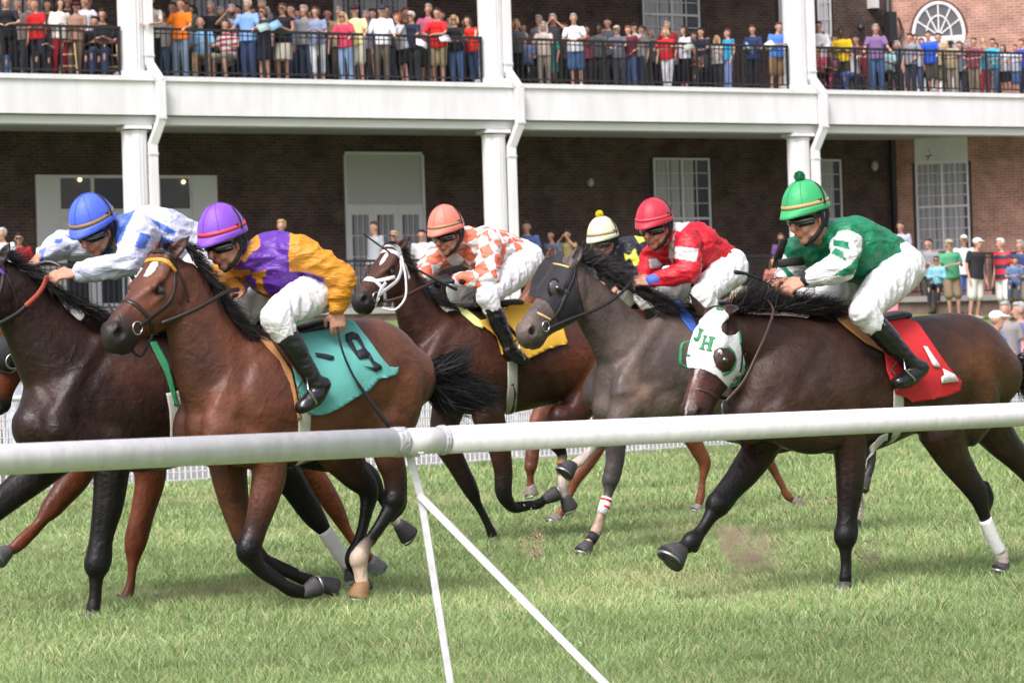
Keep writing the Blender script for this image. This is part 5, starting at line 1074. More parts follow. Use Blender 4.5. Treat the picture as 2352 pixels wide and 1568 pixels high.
# ---- second chestnut, behind the left dark horse ---------------------------------------------------
def horse_chestnut2():
    CH = (.15, .045, .02); g = Rig(295, 15.75); h = Horse(g, CH, (.14, .04, .018), (.08, .08, .085))
    h.chain([(180, 940, 0, .15, .13), (225, 915, 0, .26, .2), (300, 900, 0, .33, .25), (400, 900, 0, .33, .27), (500, 890, 0, .31, .26), (570, 885, 0, .25, .24)])
    h.chain([(60, 790, 0, .09, .075), (110, 810, 0, .13, .09), (160, 845, 0, .19, .13), (210, 880, 0, .25, .18)])
    h.leg([(200, 1010, -.14, .12, .09), (172, 1095, -.14, .082, .065), (135, 1145, -.14, .062, .05), (115, 1170, -.13, .054, .046), (90, 1200, -.13, .034, .03), (52, 1240, -.13, .042, .034), (32, 1258, -.13, .036, .032), (16, 1266, -.13, .032, .03)], (-16, 20), split=9, hs=1.05)
    h.leg([(330, 1010, .14, .12, .09), (345, 1090, .14, .085, .068), (328, 1175, .14, .064, .052), (310, 1252, .13, .056, .048), (304, 1300, .13, .034, .03), (298, 1350, .13, .034, .03), (290, 1372, .13, .038, .032)], (-4, 12), split=9, hs=.8)
    h.leg([(600, 960, .15, .15, .1), (650, 1020, .15, .105, .075), (715, 1085, .14, .068, .05), (768, 1165, .14, .052, .042), (805, 1232, .13, .034, .03), (836, 1270, .13, .036, .032), (854, 1288, .13, .034, .03)], (20, 16), split=9, hs=1.05)
    h.head((0, 760), (-30, 940), .0, dark=.9, muzzle=(.02, .02, .02))
    root = h.body('horse', .012, None, matkey='chestnut_coat_b', dapple=.15)
    tag(root, 'reddish racehorse hidden behind the nearly black one, only its legs visible', 'horse', 'racehorses galloping on the turf')
    b = bpy.data.objects.new('bridle', None); link(b, root)
    h.rope('bit_strap', [(-5, 850, .1), (25, 858, .12), (42, 845, .12), (50, 832, .12)], .008, LEA, b)
    c = g.J(30, 830, .16); mb = MB(); a = np.linspace(0, 2 * math.pi, 18); mb.tube([c + (g.d * math.cos(x) + np.array([0, 0, 1]) * math.sin(x)) * .04 for x in a], .005, None, g.n, 6); mb.build('bit_ring', CHR, b)
    mb = MB(); V, F = sphere(g.J(8, 812, .05), (.09, .06, .10)); mb.add(V, F); mb.build('noseband', BLC, b)
    return h, root
HX, HXo = horse_chestnut2()
# ------------------------------------------------------------------ riders
from mathutils import noise as mnoise
SKIN = np.array((.50, .25, .165)); BOOT = (.008, .008, .009)
def wrinkle(me, amp, f=(7, 7, 22), seed=0, D=None):
    co = mco(me); no = mno(me); A = np.eye(3) if D is None else D; q = (co @ A.T) * np.array(f) + seed
    n = np.array([1 - abs(mnoise.noise(Vector(p))) * 2.2 for p in q]); n2 = np.array([mnoise.noise(Vector(p)) for p in q * .37 + 5])
    n3 = np.array([1 - abs(mnoise.noise(Vector(p))) * 2.6 for p in q * 1.9 + 9]); setco(me, co + no * (amp * (n * .7 + n2 * .6 + n3 * .28))[:, None])
def hand(b, wrist, tip, nrm_, thumb, L, curl=.9, sc=1.0, col=SKIN, grip=True):
    """palm and five fingers; wrist->tip is the palm direction, nrm_ the back-of-hand normal, thumb the side the thumb is on"""
    d = nrm(tip - wrist); n = nrm(nrm_ - d * (nrm_ @ d)); s = np.cross(d, n); s = s if s @ thumb > 0 else -s
    b.tube([wrist - d * .02, wrist + d * .03 * sc, wrist + d * .075 * sc], [.022 * sc, .016 * sc, .014 * sc], [.026 * sc, .038 * sc, .041 * sc], s, col, 12, .01)
    for i, (o, ln) in enumerate(((.031, .070), (.0105, .078), (-.0105, .073), (-.031, .058))):
        k = wrist + d * (.082 - .004 * i) * sc + s * o * sc; p = [k]; a = 0; dd = d
        for j, f in enumerate((.45, .32, .23)):
            a += curl * (.75, .95, .6)[j] * (1 + .08 * i); dd = d * math.cos(a) - n * math.sin(a); p.append(p[-1] + dd * ln * f * sc)
        b.tube(p, np.array([.0098, .0092, .0085, .0072]) * sc, None, s, col, 8, .006)
    t0 = wrist + d * .025 * sc + s * .028 * sc; t1 = t0 + (d * .5 + s * .75 - n * .2) * .036 * sc; t2 = t1 + (d * .85 - n * .45 + s * .05) * .034 * sc
    b.tube([t0, t1, t2], np.array([.0135, .0115, .009]) * sc, None, n, col, 8, .006)
def rider(h, label, group, O, yaw, pitch, helm, band, joints, silk, sleeve, paint=(), pom=None, silkmat=None, glove=None, skin=SKIN, cuff=None, seam=.85, roll=0., hat_c=.150, stick=None, bootpx=True, sweat=False, armband=None, stubble=False, pants=True):
    g = h.g; J = g.J; j = {k: J(*v) for k, v in joints.items()}
    root = empty('jockey', label, 'jockey', tuple(j['hip']), group)
    def put(o): o.parent = root; o.matrix_parent_inverse = Matrix.Translation(-Vector(root.location)); return o
    fw0 = np.array([-math.cos(R(yaw)), -math.sin(R(yaw)), 0]); up0 = np.array([0, 0, 1.]); lt = np.cross(up0, fw0)   # lt = rider's left
    fw = fw0 * math.cos(R(pitch)) - up0 * math.sin(R(pitch)); up = np.cross(fw, lt)
    if roll: c, s_ = math.cos(R(roll)), math.sin(R(roll)); lt, up = lt * c + up * s_, up * c - lt * s_
    o = J(*O); HL = lambda x, y, z: o + fw * x + lt * y + up * z
    b = Blob(); n = g.n; sk = skin; dk = sk * .8
    b.ball(HL(-.012, 0, .0), (.100, .078, .105), sk, np.array([fw, lt, up]))
    b.tube([HL(.012, 0, -.03), HL(.022, 0, -.085), HL(.034, 0, -.125), HL(.046, 0, -.148)], [.078, .068, .048, .028], [.070, .062, .044, .028], lt, [sk, sk, sk, dk if stubble else sk], 16, .015)
    b.tube([HL(.086, 0, -.035), HL(.104, 0, -.060), HL(.116, 0, -.082), HL(.104, 0, -.092)], [.010, .012, .014, .008], [.012, .013, .018, .012], lt, sk * np.array([1.05, .95, .92]), 10, .006)
    b.tube([HL(.080, -.045, -.028), HL(.096, 0, -.026), HL(.080, .045, -.028)], [.012] * 3, [.010] * 3, up, sk, 10, .01)
    b.tube([HL(.084, -.022, -.113), HL(.092, 0, -.110), HL(.084, .022, -.113)], [.0065] * 3, [.007] * 3, up, sk * np.array([.95, .62, .6]), 8, .006)
    b.tube([HL(.080, -.018, -.124), HL(.088, 0, -.123), HL(.080, .018, -.124)], [.0065] * 3, [.008] * 3, up, sk * np.array([.95, .66, .64]), 8, .006)
    for s in (-1, 1):
        b.tube([HL(.055, .045 * s, -.062), HL(.060, .036 * s, -.095)], [.026, .024], [.022, .020], lt, sk, 10, .01)
        b.tube([HL(-.008, .074 * s, -.035), HL(-.016, .084 * s, -.05), HL(-.010, .080 * s, -.085)], [.016, .020, .010], [.008, .009, .007], lt, sk * np.array([1.05, .88, .85]), 8, .008)
        b.tube([HL(-.02, .05 * s, -.09), HL(.03, .042 * s, -.125)], [.022, .018], None, lt, sk, 8, .01)
    b.tube([HL(-.02, 0, -.06), HL(-.035, 0, -.12) * .6 + j['neck'] * .4, j['neck']], [.060, .058, .062], None, lt, sk, 14, .02)
    b.tube([j['neck'], j['chest'], j['mid'], j['hip']], [.07, .11, .10, .10], [.10, .15, .13, .14], n, sk, 16, .04)
    for s in ('n', 'f'):
        b.tube([j['sh' + s], j['el' + s], j['wr' + s]], [.045, .036, .023], [.045, .036, .027], up, sk, 12, .03)
        kn, an, to = j['kn' + s], j['an' + s], j['to' + s]; hp = j['hip'] + n * (.12 if s == 'n' else -.12)
        b.tube([hp, kn], [.085, .052], None, n, sk, 12, .04); b.tube([kn, kn * .55 + an * .45, an], [.045, .048, .030], None, n, sk, 12, .04); b.tube([an, an * .5 + to * .5], [.026, .016], [.026, .020], n, sk, 10, .03)
        gc = sk if glove is None else np.array(glove); hd = joints.get('hd' + s)
        tip = J(*hd) if hd else j['wr' + s] + nrm(j['wr' + s] - j['el' + s]) * .1
        hand(b, j['wr' + s], tip, (up0 * .8 - np.array([0, .6, 0])) if s == 'n' else up0, -lt if s == 'n' else lt, None, .75 if s == 'n' else 1.0, 1.08, gc)
    b.tube([j['shn'], j['chest'] + up * .03, j['shf']], [.06, .09, .06], None, g.d, sk, 12, .04)
    me = b.mesh(.0062, 3, .45); co = mco(me); cols = b.colours(co)
    for s in (-1, 1):                                   # eye sockets
        c = HL(.088, .031 * s, -.048); d = np.linalg.norm(co - c, axis=1); m = d < .018; co[m] -= fw * (.006 * (1 - (d[m] / .018) ** 2))[:, None]; cols[m] *= .8
    setco(me, co)
    if stubble:
        q = co - HL(.05, 0, -.13); m = np.linalg.norm(q, axis=1) < .055; cols[m] *= .78
    put(finish(me, 'body', None, mat('rider_skin', attr=True, rough=.5, spec=.4, noise=.08, nscale=40, bump=.15, bscale=120), cols))
    # silks
    c = Blob(); up1 = np.array([0, 0, 1.])
    S1 = np.array(silk); S2 = np.array(sleeve)
    c.tube([j['neck'] * .85 + j['chest'] * .15, j['chest'], j['mid'], j['hip'] * .8 + j['mid'] * .2], [.085, .155, .150, .150], [.115, .19, .175, .175], n, S1, 20, .04)
    c.tube([j['neck'] + (HL(-.03, 0, -.1) - j['neck']) * .25, j['neck']], [.068, .075], None, n, S1, 16, .02)
    for s in ('n', 'f'):
        a, e, w = j['sh' + s], j['el' + s], j['wr' + s]; w2 = w + (e - w) * .10
        c.tube([a + (j['chest'] - a) * .4, a], [.095, .082], None, up1, S1, 14, .03)
        c.tube([a, a * .5 + e * .5, e], [.080, .078, .068], None, up1, S2, 16, .03); c.tube([e, e * .5 + w2 * .5, w2], [.066, .056, .036], None, up1, S2, 16, .03)
        if cuff is not None: c.tube([w2 + (e - w2) * .12, w2], [.039, .034], None, up1, np.array(cuff), 14, .02)
    me = c.mesh(.0075, 3, .5); wrinkle(me, .016, (8, 8, 17), seed=len(label), D=np.array([g.d, g.n, up0])); co = mco(me); cols = c.colours(co); px = project(co)
    if seam:
        pass
    for poly, col in paint: m = inpoly(px, poly); cols[m] = col
    sm = silkmat or mat('silk_satin', attr=True, rough=.42, spec=.4, bump=.9, bscale=14, stretch=(1, 1, 2.4), dist=1.6)
    put(finish(me, 'silks', None, sm, cols)); tree = bvh(me)
    # breeches
    c = Blob(); PW = np.array((.72, .72, .73))
    c.tube([j['mid'] * .45 + j['hip'] * .55, j['hip'], j['hip'] + g.d * .03], [.135, .150, .13], [.16, .185, .165], n, PW, 18, .04)
    for s in ('n', 'f'):
        kn, an = j['kn' + s], j['an' + s]; hp = j['hip'] + n * (.10 if s == 'n' else -.10)
        c.tube([hp, hp * .5 + kn * .5, kn], [.125, .098, .073], [.118, .096, .070], n, PW, 18, .03); c.tube([kn, kn * .78 + an * .22], [.074, .062], None, n, PW, 16, .03)
    me = c.mesh(.008, 3, .5); wrinkle(me, .013, (17, 8, 9), seed=3 + len(label), D=np.array([g.d, g.n, up0]))
    put(finish(me, 'breeches', None, mat('white_breeches', (.74, .74, .745), .6, noise=.03, nscale=10, bump=.8, bscale=20, dist=1.8)))
    for s in ('n', 'f'):
        kn, an, to = j['kn' + s], j['an' + s], j['to' + s]; c = Blob()
        c.tube([kn * .80 + an * .20, kn * .6 + an * .4, kn * .35 + an * .65, an], [.060, .062, .052, .046], None, n, BOOT, 16, .03)
        fd = nrm(to - an); hl = an - fd * .035 + nrm(an - kn) * .035
        c.tube([hl, an + nrm(an - kn) * .03 + fd * .05, to], [.044, .046, .034], [.040, .046, .044], n, BOOT, 14, .02); c.tube([an, hl], [.050, .042], None, n, BOOT, 12, .02)
        me = c.mesh(.008, 3, .5); wrinkle(me, .004, (12, 12, 30), seed=9)
        bo = put(finish(me, 'boot', None, mat('boot_leather', BOOT, .22, spec=.6, bump=.4, bscale=18)))
        mb = MB(); a_ = to - fd * .06; q = nrm(an - kn) ; top = a_ - q * .0 + np.array([0, 0, .12]); dn = a_ + q * .035
        mb.tube([a_ + n * .05 - q * .05, a_ + n * .052 + q * .03, a_ + n * .03 + q * .042, a_ - n * .03 + q * .042, a_ - n * .05 + q * .03, a_ - n * .052 - q * .05, top, a_ + n * .05 - q * .05], .0055, None, g.d, 8); mb.build('stirrup', CHR, bo)
        mb = MB(); mb.bar(top, top + nrm(kn * .9 + an * .1 - top) * .38 - n * .03, .012, .003, g.n); mb.build('stirrup_strap', LEA, bo)
    # helmet
    hm = empty('helmet'); hm.parent = root; hm.location = (0, 0, 0); hm.matrix_parent_inverse = Matrix.Translation(-Vector(root.location))
    def shell(z0, z1, off, nn=10, peak=0., m=48):
        V = []; F = []
        for i in range(nn + 1):
            el = z0 + (z1 - z0) * i / nn
            for k in range(m):
                ph = 2 * math.pi * k / m; pk = 1 + peak * max(0, math.cos(ph)) ** 2.2 * (1 - i / nn); dz = -.014 * max(0, math.cos(ph)) * peak * 3 * (1 - i / nn)
                V.append(HL((.137 + off) * math.cos(el) * math.cos(ph) * pk - .005, (.112 + off) * math.cos(el) * math.sin(ph) * (1 + .1 * peak), (hat_c + off) * math.sin(el) + dz + .0))
        for i in range(nn):
            for k in range(m): q = (k + 1) % m; F.append((i * m + k, i * m + q, (i + 1) * m + q, (i + 1) * m + k))
        if z1 > 1.5: F.append(tuple(nn * m + k for k in range(m)))
        return V, F
    V, F = shell(.0, 1.54, 0, 16); mb = MB(); mb.add(V, F); sh = mb.build('cap', mat('cap_' + label[:18], helm, .55, noise=.04, nscale=14, bump=.25, bscale=40, sheen=.2), hm); sd = sh.modifiers.new('t', 'SOLIDIFY'); sd.thickness = .006
    V, F = shell(-.05, .14, .002, 3, peak=.26); mb = MB(); mb.add(V, F); pk = mb.build('peak', mat('cap_' + label[:18]), hm); sd = pk.modifiers.new('t', 'SOLIDIFY'); sd.thickness = .006
    V, F = shell(.15, .27, .0045, 2); mb = MB(); mb.add(V, F); bd = mb.build('hat_band', mat('band_%d%d' % (band[0] * 99, band[1] * 99), band, .5), hm); sd = bd.modifiers.new('t', 'SOLIDIFY'); sd.thickness = .003
    for ph in (.0, math.pi / 2 * .5, math.pi / 2 * 1.5):          # seams over the crown
        mb = MB(); pts = [HL(.1385 * math.cos(t) * math.cos(ph) - .005, .1135 * math.cos(t) * math.sin(ph), (hat_c + .0015) * math.sin(t)) for t in np.linspace(.28, math.pi - .28, 24)]; mb.tube(pts, .0016, None, lt, 6); mb.build('seam', mat('seam_' + label[:16], tuple(np.array(helm) * .72), .7), hm)
    if pom is not None:
        mb = MB(); c0 = HL(0, 0, hat_c + .018); V, F = sphere(c0, .024, 14, 10); mb.add(V, F); rt = np.array([c0] * 500); tp = c0 + np.array([nrm(RNG.normal(size=3)) for _ in range(500)]) * .032; hair(mb, rt, tp, .0035, 3, .05); mb.build('pompom', mat('pom_%d' % (pom[0] * 99), pom, .9), hm)
    # goggles and straps
    def face_arc(z, r, p0, p1, k=18, ex=0): return [HL((r + ex) * math.cos(a) * 1.0 - .004, (r * .84 + ex) * math.sin(a), z) for a in np.linspace(p0, p1, k)]
    gg = bpy.data.objects.new('goggles', None); link(gg); put(gg)
    V = face_arc(-.026, .107, -1.2, 1.2) + face_arc(-.046, .116, -1.2, 1.2) + face_arc(-.070, .104, -1.2, 1.2); k = 18
    for i in range(18):                                  # nose notch
        a = abs(np.linspace(-1.2, 1.2, 18)[i])
        if a < .25: V[36 + i] = V[36 + i] + up * .012
    mb = MB(); mb.add(V, [(r_ * k + i, r_ * k + i + 1, (r_ + 1) * k + i + 1, (r_ + 1) * k + i) for r_ in range(2) for i in range(k - 1)]); le = mb.build('lens', mat('goggle_lens', (.012, .014, .012), .06, spec=.9, coat=1), gg); sd = le.modifiers.new('t', 'SOLIDIFY'); sd.thickness = .003
    rim = V[:18] + V[53:35:-1] + [V[0]]
    mb = MB(); mb.tube(rim, .0042, None, lt, 8); mb.build('rim', BLC, gg)
    for s in (-1, 1):
        mb = MB(); p = [HL(.044, .086 * s, -.045), HL(.0, .096 * s, -.03), HL(-.055, .098 * s, .005), HL(-.12, .06 * s, .02), HL(-.142, 0, .025)]; ribbon(mb, resample(p, np.ones((5, 1)), .015)[0], nrm(lt * s), .010, .002); mb.build('goggle_strap', BLC, gg)
        mb = MB(); p = [HL(-.012, .108 * s, .05), HL(-.015, .100 * s, -.02), HL(-.02, .084 * s, -.09), HL(.02, .052 * s, -.148), HL(.045, .0, -.178)]; ribbon(mb, resample(p, np.ones((5, 1)), .012)[0], nrm(lt * s - up * .2), .014, .007); mb.build('chin_strap', BLC, hm)
        mb = MB(); p = [HL(-.035, .108 * s, .03), HL(-.060, .090 * s, -.05), HL(-.035, .078 * s, -.10)]; ribbon(mb, resample(p, np.ones((3, 1)), .012)[0], nrm(lt * s), .016, .006); mb.build('chin_strap', BLC, hm)
        mb = MB(); p = [HL(-.03, .1145 * s, .02), HL(-.045, .100 * s, .07), HL(-.05, .07 * s, .115), HL(-.055, 0, .142)]; p = [o + (q - o) * 1.03 for q in p]; ribbon(mb, resample(p, np.ones((4, 1)), .012)[0], nrm(lt * s + up * .8), .006, .0015); mb.build('elastic', BLC, hm)
    return root, tree, put, j
def prop(name, label, cat, mb, m, group=None):
    o = mb.build(name, m); return tag(o, label, cat, group)
GR = 'jockeys riding the racehorses'
# purple and gold
z2 = lambda x, y: (588 + x / 4, 392 + y / 4)
z1 = lambda x, y: (x / 4, 392 + y / 4)
z3 = lambda x, y: (1176 + x / 4, 392 + y / 4)
z4 = lambda x, y: (1764 + x / 4, 392 + y / 4)
r1 = lambda x, y: (x / 2, 574 + y / 2)
PUR = (.105, .028, .30); YEL = (.60, .25, .02)
J1, T1, put1, _ = rider(H1, 'jockey in purple silks with golden sleeves and a purple cap', GR, (511, 540, .02), 50, 17, (.21, .065, .52), (.62, .05, .08),
    dict(neck=(570, 588, 0), chest=(612, 600, 0), mid=(672, 622, 0), hip=(732, 652, 0), shn=(688, 578, .18), eln=(788, 640, .30), wrn=(773, 712, .27), hdn=(776, 748, .27), shf=(566, 612, -.16), elf=(505, 640, -.22), wrf=(552, 668, -.05), hdf=(536, 672, -.04),
         knn=(632, 728, .30), ann=(726, 882, .35), ton=(694, 935, .36), knf=(570, 700, -.30), anf=(640, 830, -.34), tof=(606, 880, -.34)),
    PUR, YEL, cuff=PUR, hat_c=.165, stubble=True,
    paint=[([(598, 512), (667, 514), (664, 622), (748, 630), (742, 668), (635, 702), (560, 645), (606, 590)], PUR), ([(667, 510), (722, 510), (835, 610), (835, 690), (766, 706), (746, 668), (744, 638), (700, 624), (664, 622)], YEL), ([(577, 626), (610, 621), (612, 634), (602, 636), (607, 666), (637, 691), (620, 694), (597, 669), (590, 669), (587, 639), (580, 639)], YEL), ([r1(*q) for q in ((1045, 95), (1150, 90), (1150, 115), (1120, 118), (1135, 150), (1150, 175), (1130, 170), (1095, 125), (1060, 118))], YEL),
           ([z1(*q) for q in ((2250, 520), (2351, 525), (2351, 700), (2250, 840), (2200, 820), (2260, 740), (2300, 640))], YEL), ([z2(*q) for q in ((-30, 520), (160, 530), (150, 550), (60, 545), (0, 560), (40, 640), (30, 700), (-10, 740), (-60, 700))], YEL),
           ([z2(*q) for q in ((310, 560), (500, 540), (560, 700), (560, 950), (310, 915), (300, 760))], YEL)])
mb = MB(); Q = [H1.g.J(775, 752, .30), H1.g.J(782, 790, .31), H1.g.J(805, 850, .32), H1.g.J(850, 920, .33), H1.g.J(892, 976, .34)]; mb.tube(resample(Q, np.ones((5, 1)), .03)[0], np.interp(np.linspace(0, 1, len(resample(Q, np.ones((5, 1)), .03)[0])), [0, .5, .55, 1], [.006, .006, .009, .012]), None, (0, 0, 1), 10)
prop('riding_whip', 'long black riding whip hanging from the hand of the purple jockey', 'whip', mb, BLC)
# green
G_ = (.006, .175, .075); Wt = (.70, .71, .71)
J5, T5, put5, _ = rider(H5, 'jockey in green silks with white patterned sleeves and green pompom cap', GR, (1850, 482, .02), 38, 12, (.03, .36, .12), (.48, .30, .12),
    dict(neck=(1898, 545, 0), chest=(1932, 566, 0), mid=(1990, 582, 0), hip=(2042, 615, 0), shn=(1950, 550, .2), eln=(1932, 612, .27), wrn=(1848, 645, .10), hdn=(1800, 662, .06), shf=(1835, 575, -.16), elf=(1822, 612, -.22), wrf=(1792, 642, -.14), hdf=(1768, 652, -.1),
         knn=(1982, 715, .30), ann=(2098, 842, .35), ton=(2062, 878, .36), knf=(1905, 690, -.30), anf=(1990, 800, -.34), tof=(1960, 850, -.34)),
    G_, Wt, pom=(.01, .16, .06), hat_c=.158, cuff=Wt,
    paint=[([z4(*q) for q in ((640, 310), (800, 400), (1100, 530), (1180, 580), (1130, 780), (1010, 920), (700, 970), (600, 960), (760, 860), (860, 740), (870, 620), (800, 500), (720, 480), (640, 520), (580, 640), (560, 500))], G_),
           ([z4(*q) for q in ((600, 630), (740, 650), (745, 725), (600, 690))], G_), ([z4(*q) for q in ((620, 705), (690, 740), (720, 830), (575, 765))], G_),
           ([z4(*q) for q in ((180, 690), (260, 790), (250, 880), (160, 780))], G_), ([z4(*q) for q in ((150, 870), (230, 950), (220, 980), (180, 970), (120, 900))], G_)])
mb = MB(); mb.tube([H5.g.J(1690, 625, -.05), H5.g.J(1712, 628, -.05), H5.g.J(1745, 642, -.06), H5.g.J(1768, 655, -.07), H5.g.J(1800, 690, -.1)], [.012, .008, .006, .006, .008], None, (0, 0, 1), 8)
prop('riding_whip', 'grey tipped riding whip held by the green jockey', 'whip', mb, BLC)
mb = MB(); q = H5.g.JJ([(1800, 550, -.08), (1788, 590, -.12), (1782, 612, -.16)]); ribbon(mb, q, H5.g.n, .03, .006); ob = mb.build('goggles_spare', BLC); ob.name = 'arm_strap'; put5(ob)
mb = MB(); q = H5.g.JJ([(1788, 606, -.05), (1815, 602, -.02), (1845, 600, -.04)]); ribbon(mb, q, H5.g.n, .022, .006); put5(mb.build('arm_strap', BLC))
mb = MB(); wv = H5.g.J(1856, 642, .12); mb.tube([wv, wv + nrm(H5.g.J(1932, 612, .27) - wv) * .012], .043, None, (0, 0, 1), 16); put5(mb.build('wristband', BLC))
# red
RED = (.52, .008, .02); SIL = (.58, .58, .58)
J4, T4, put4, _ = rider(H4, 'jockey in red silks with silver armband and red cap', GR, (1502, 508, .02), 55, 14, (.50, .02, .045), (.58, .06, .08),
    dict(neck=(1545, 540, 0), chest=(1576, 562, 0), mid=(1618, 582, 0), hip=(1655, 615, 0), shn=(1580, 556, .18), eln=(1585, 622, .26), wrn=(1492, 648, .12), hdn=(1462, 645, .08), shf=(1508, 578, -.15), elf=(1492, 612, -.2), wrf=(1482, 636, -.1), hdf=(1458, 636, -.08),
         knn=(1612, 680, .30), ann=(1680, 790, .33), ton=(1655, 825, .34), knf=(1545, 670, -.3), anf=(1600, 760, -.33), tof=(1570, 800, -.33)),
    RED, RED, hat_c=.150,
    paint=[([z3(*q) for q in ((1490, 420), (1650, 455), (1545, 560), (1470, 545))], SIL), ([z3(*q) for q in ((1500, 695), (1715, 720), (1695, 835), (1470, 800))], SIL), ([z3(*q) for q in ((1440, 700), (1480, 600), (1500, 560), (1480, 740), (1475, 860), (1445, 800))], SIL), ([z3(*q) for q in ((1250, 815), (1320, 800), (1380, 860), (1350, 895), (1270, 895))], SIL)])
mb = MB(); wv = H4.g.J(1497, 645, .13); mb.tube([wv, wv + nrm(H4.g.J(1585, 622, .26) - wv) * .025], .044, None, (0, 0, 1), 16); put4(mb.build('wristband', mat('blue_band', (.06, .12, .5), .6)))
# coral checks
def checker():
    m = bpy.data.materials.new('coral_checks'); m.use_nodes = True; nt = m.node_tree; L = nt.links; b = nt.nodes['Principled BSDF']; b.inputs['Roughness'].default_value = .5
    tc = nt.nodes.new('ShaderNodeTexCoord'); mp = nt.nodes.new('ShaderNodeMapping'); mp.inputs['Rotation'].default_value = (R(20), R(25), R(36)); L.new(tc.outputs['Object'], mp.inputs[0])
    n = nt.nodes.new('ShaderNodeTexNoise'); n.inputs['Scale'].default_value = 5; L.new(tc.outputs['Object'], n.inputs[0])
    ad = nt.nodes.new('ShaderNodeVectorMath'); ad.operation = 'MULTIPLY_ADD'; ad.inputs[1].default_value = (.05, .05, .05); L.new(n.outputs[1], ad.inputs[0]); L.new(mp.outputs[0], ad.inputs[2])
    c = nt.nodes.new('ShaderNodeTexChecker'); c.inputs['Scale'].default_value = 10.5; c.inputs['Color1'].default_value = (.72, .16, .085, 1); c.inputs['Color2'].default_value = (.72, .71, .70, 1)
    L.new(ad.outputs[0], c.inputs['Vector']); L.new(c.outputs[0], b.inputs['Base Color'])
    n2 = nt.nodes.new('ShaderNodeTexNoise'); n2.inputs['Scale'].default_value = 16; n2.inputs['Distortion'].default_value = 1.2; L.new(tc.outputs['Object'], n2.inputs[0]); bp = nt.nodes.new('ShaderNodeBump'); bp.inputs['Strength'].default_value = .5; bp.inputs['Distance'].default_value = .01; L.new(n2.outputs[0], bp.inputs['Height']); L.new(bp.outputs[0], b.inputs['Normal'])
    return m
J2, T2, put2, j2 = rider(H2, 'jockey in coral and white checked silks with a coral cap and black gloves', GR, (1024, 525, .02), 54, 14, (.74, .20, .14), (.36, .22, .12),
    dict(neck=(1072, 548, 0), chest=(1100, 568, 0), mid=(1145, 582, 0), hip=(1190, 600, 0), shn=(1122, 556, .18), eln=(1122, 638, .26), wrn=(1042, 643, .14), hdn=(1012, 642, .1), shf=(1020, 585, -.15), elf=(985, 612, -.2), wrf=(972, 640, -.05), hdf=(962, 655, -.04),
         knn=(1118, 680, .28), ann=(1172, 800, .33), ton=(1205, 828, .34), knf=(1050, 670, -.3), anf=(1110, 770, -.33), tof=(1080, 800, -.33)),
    (.7, .2, .1), (.7, .2, .1), silkmat=checker(), glove=(.012, .012, .013), hat_c=.162)
mb = MB(); mb.tube([H2.g.J(836, 538, .0), H2.g.J(872, 564, .02), H2.g.J(935, 606, .08), H2.g.J(1000, 642, .16), H2.g.J(1047, 664, .18)], [.006, .006, .006, .009, .012], None, (0, 0, 1), 8)
prop('riding_whip', 'black riding whip held across the reins by the coral jockey', 'whip', mb, BLC)
for t in (.05, .11):
    a, e = j2['wrn'], j2['eln']; d = nrm(e - a); mb = MB(); mb.tube([a + d * (t + .01), a + d * (t + .028)], .047, None, (0, 0, 1), 16); put2(mb.build('wristband', BLC))
# blue and lilac
LIL = (.50, .53, .66); BLU = (.07, .15, .52)
J0, T0, put0, _ = rider(H0, 'jockey in white and blue silks with a royal blue cap, reaching far forward', GR, (212, 512, .02), 58, 26, (.065, .13, .62), (.30, .17, .05),
    dict(neck=(280, 530, 0), chest=(335, 540, 0), mid=(405, 562, 0), hip=(462, 590, 0), shn=(322, 535, .2), eln=(292, 604, .26), wrn=(170, 628, .12), hdn=(115, 632, .08), shf=(225, 565, -.18), elf=(150, 560, -.26), wrf=(88, 592, -.2), hdf=(72, 606, -.2),
         knn=(400, 690, .28), ann=(440, 810, .3), ton=(415, 850, .3), knf=(330, 680, -.3), anf=(380, 780, -.33), tof=(350, 820, -.33)),
    LIL, LIL, cuff=(.10, .22, .62), hat_c=.158,
    paint=[([z1(*q) for q in ((1040, 290), (1150, 285), (1260, 330), (1210, 430), (1160, 520), (1120, 640), (1060, 680), (1050, 500))], BLU), ([z1(*q) for q in ((1380, 440), (1480, 480), (1620, 560), (1600, 600), (1500, 560), (1400, 470))], BLU), ([z1(*q) for q in ((1290, 560), (1390, 600), (1330, 720), (1230, 700))], BLU), ([z1(*q) for q in ((1480, 600), (1700, 690), (1690, 760), (1450, 700))], BLU), ([z1(*q) for q in ((960, 760), (1020, 710), (1050, 730), (1010, 770))], BLU), ([z1(*q) for q in ((500, 630), (580, 625), (560, 670), (500, 665))], BLU), ([z1(*q) for q in ((360, 730), (430, 700), (400, 780), (390, 850), (340, 830))], BLU), ([z1(*q) for q in ((600, 590), (680, 600), (660, 620), (620, 620))], BLU)])
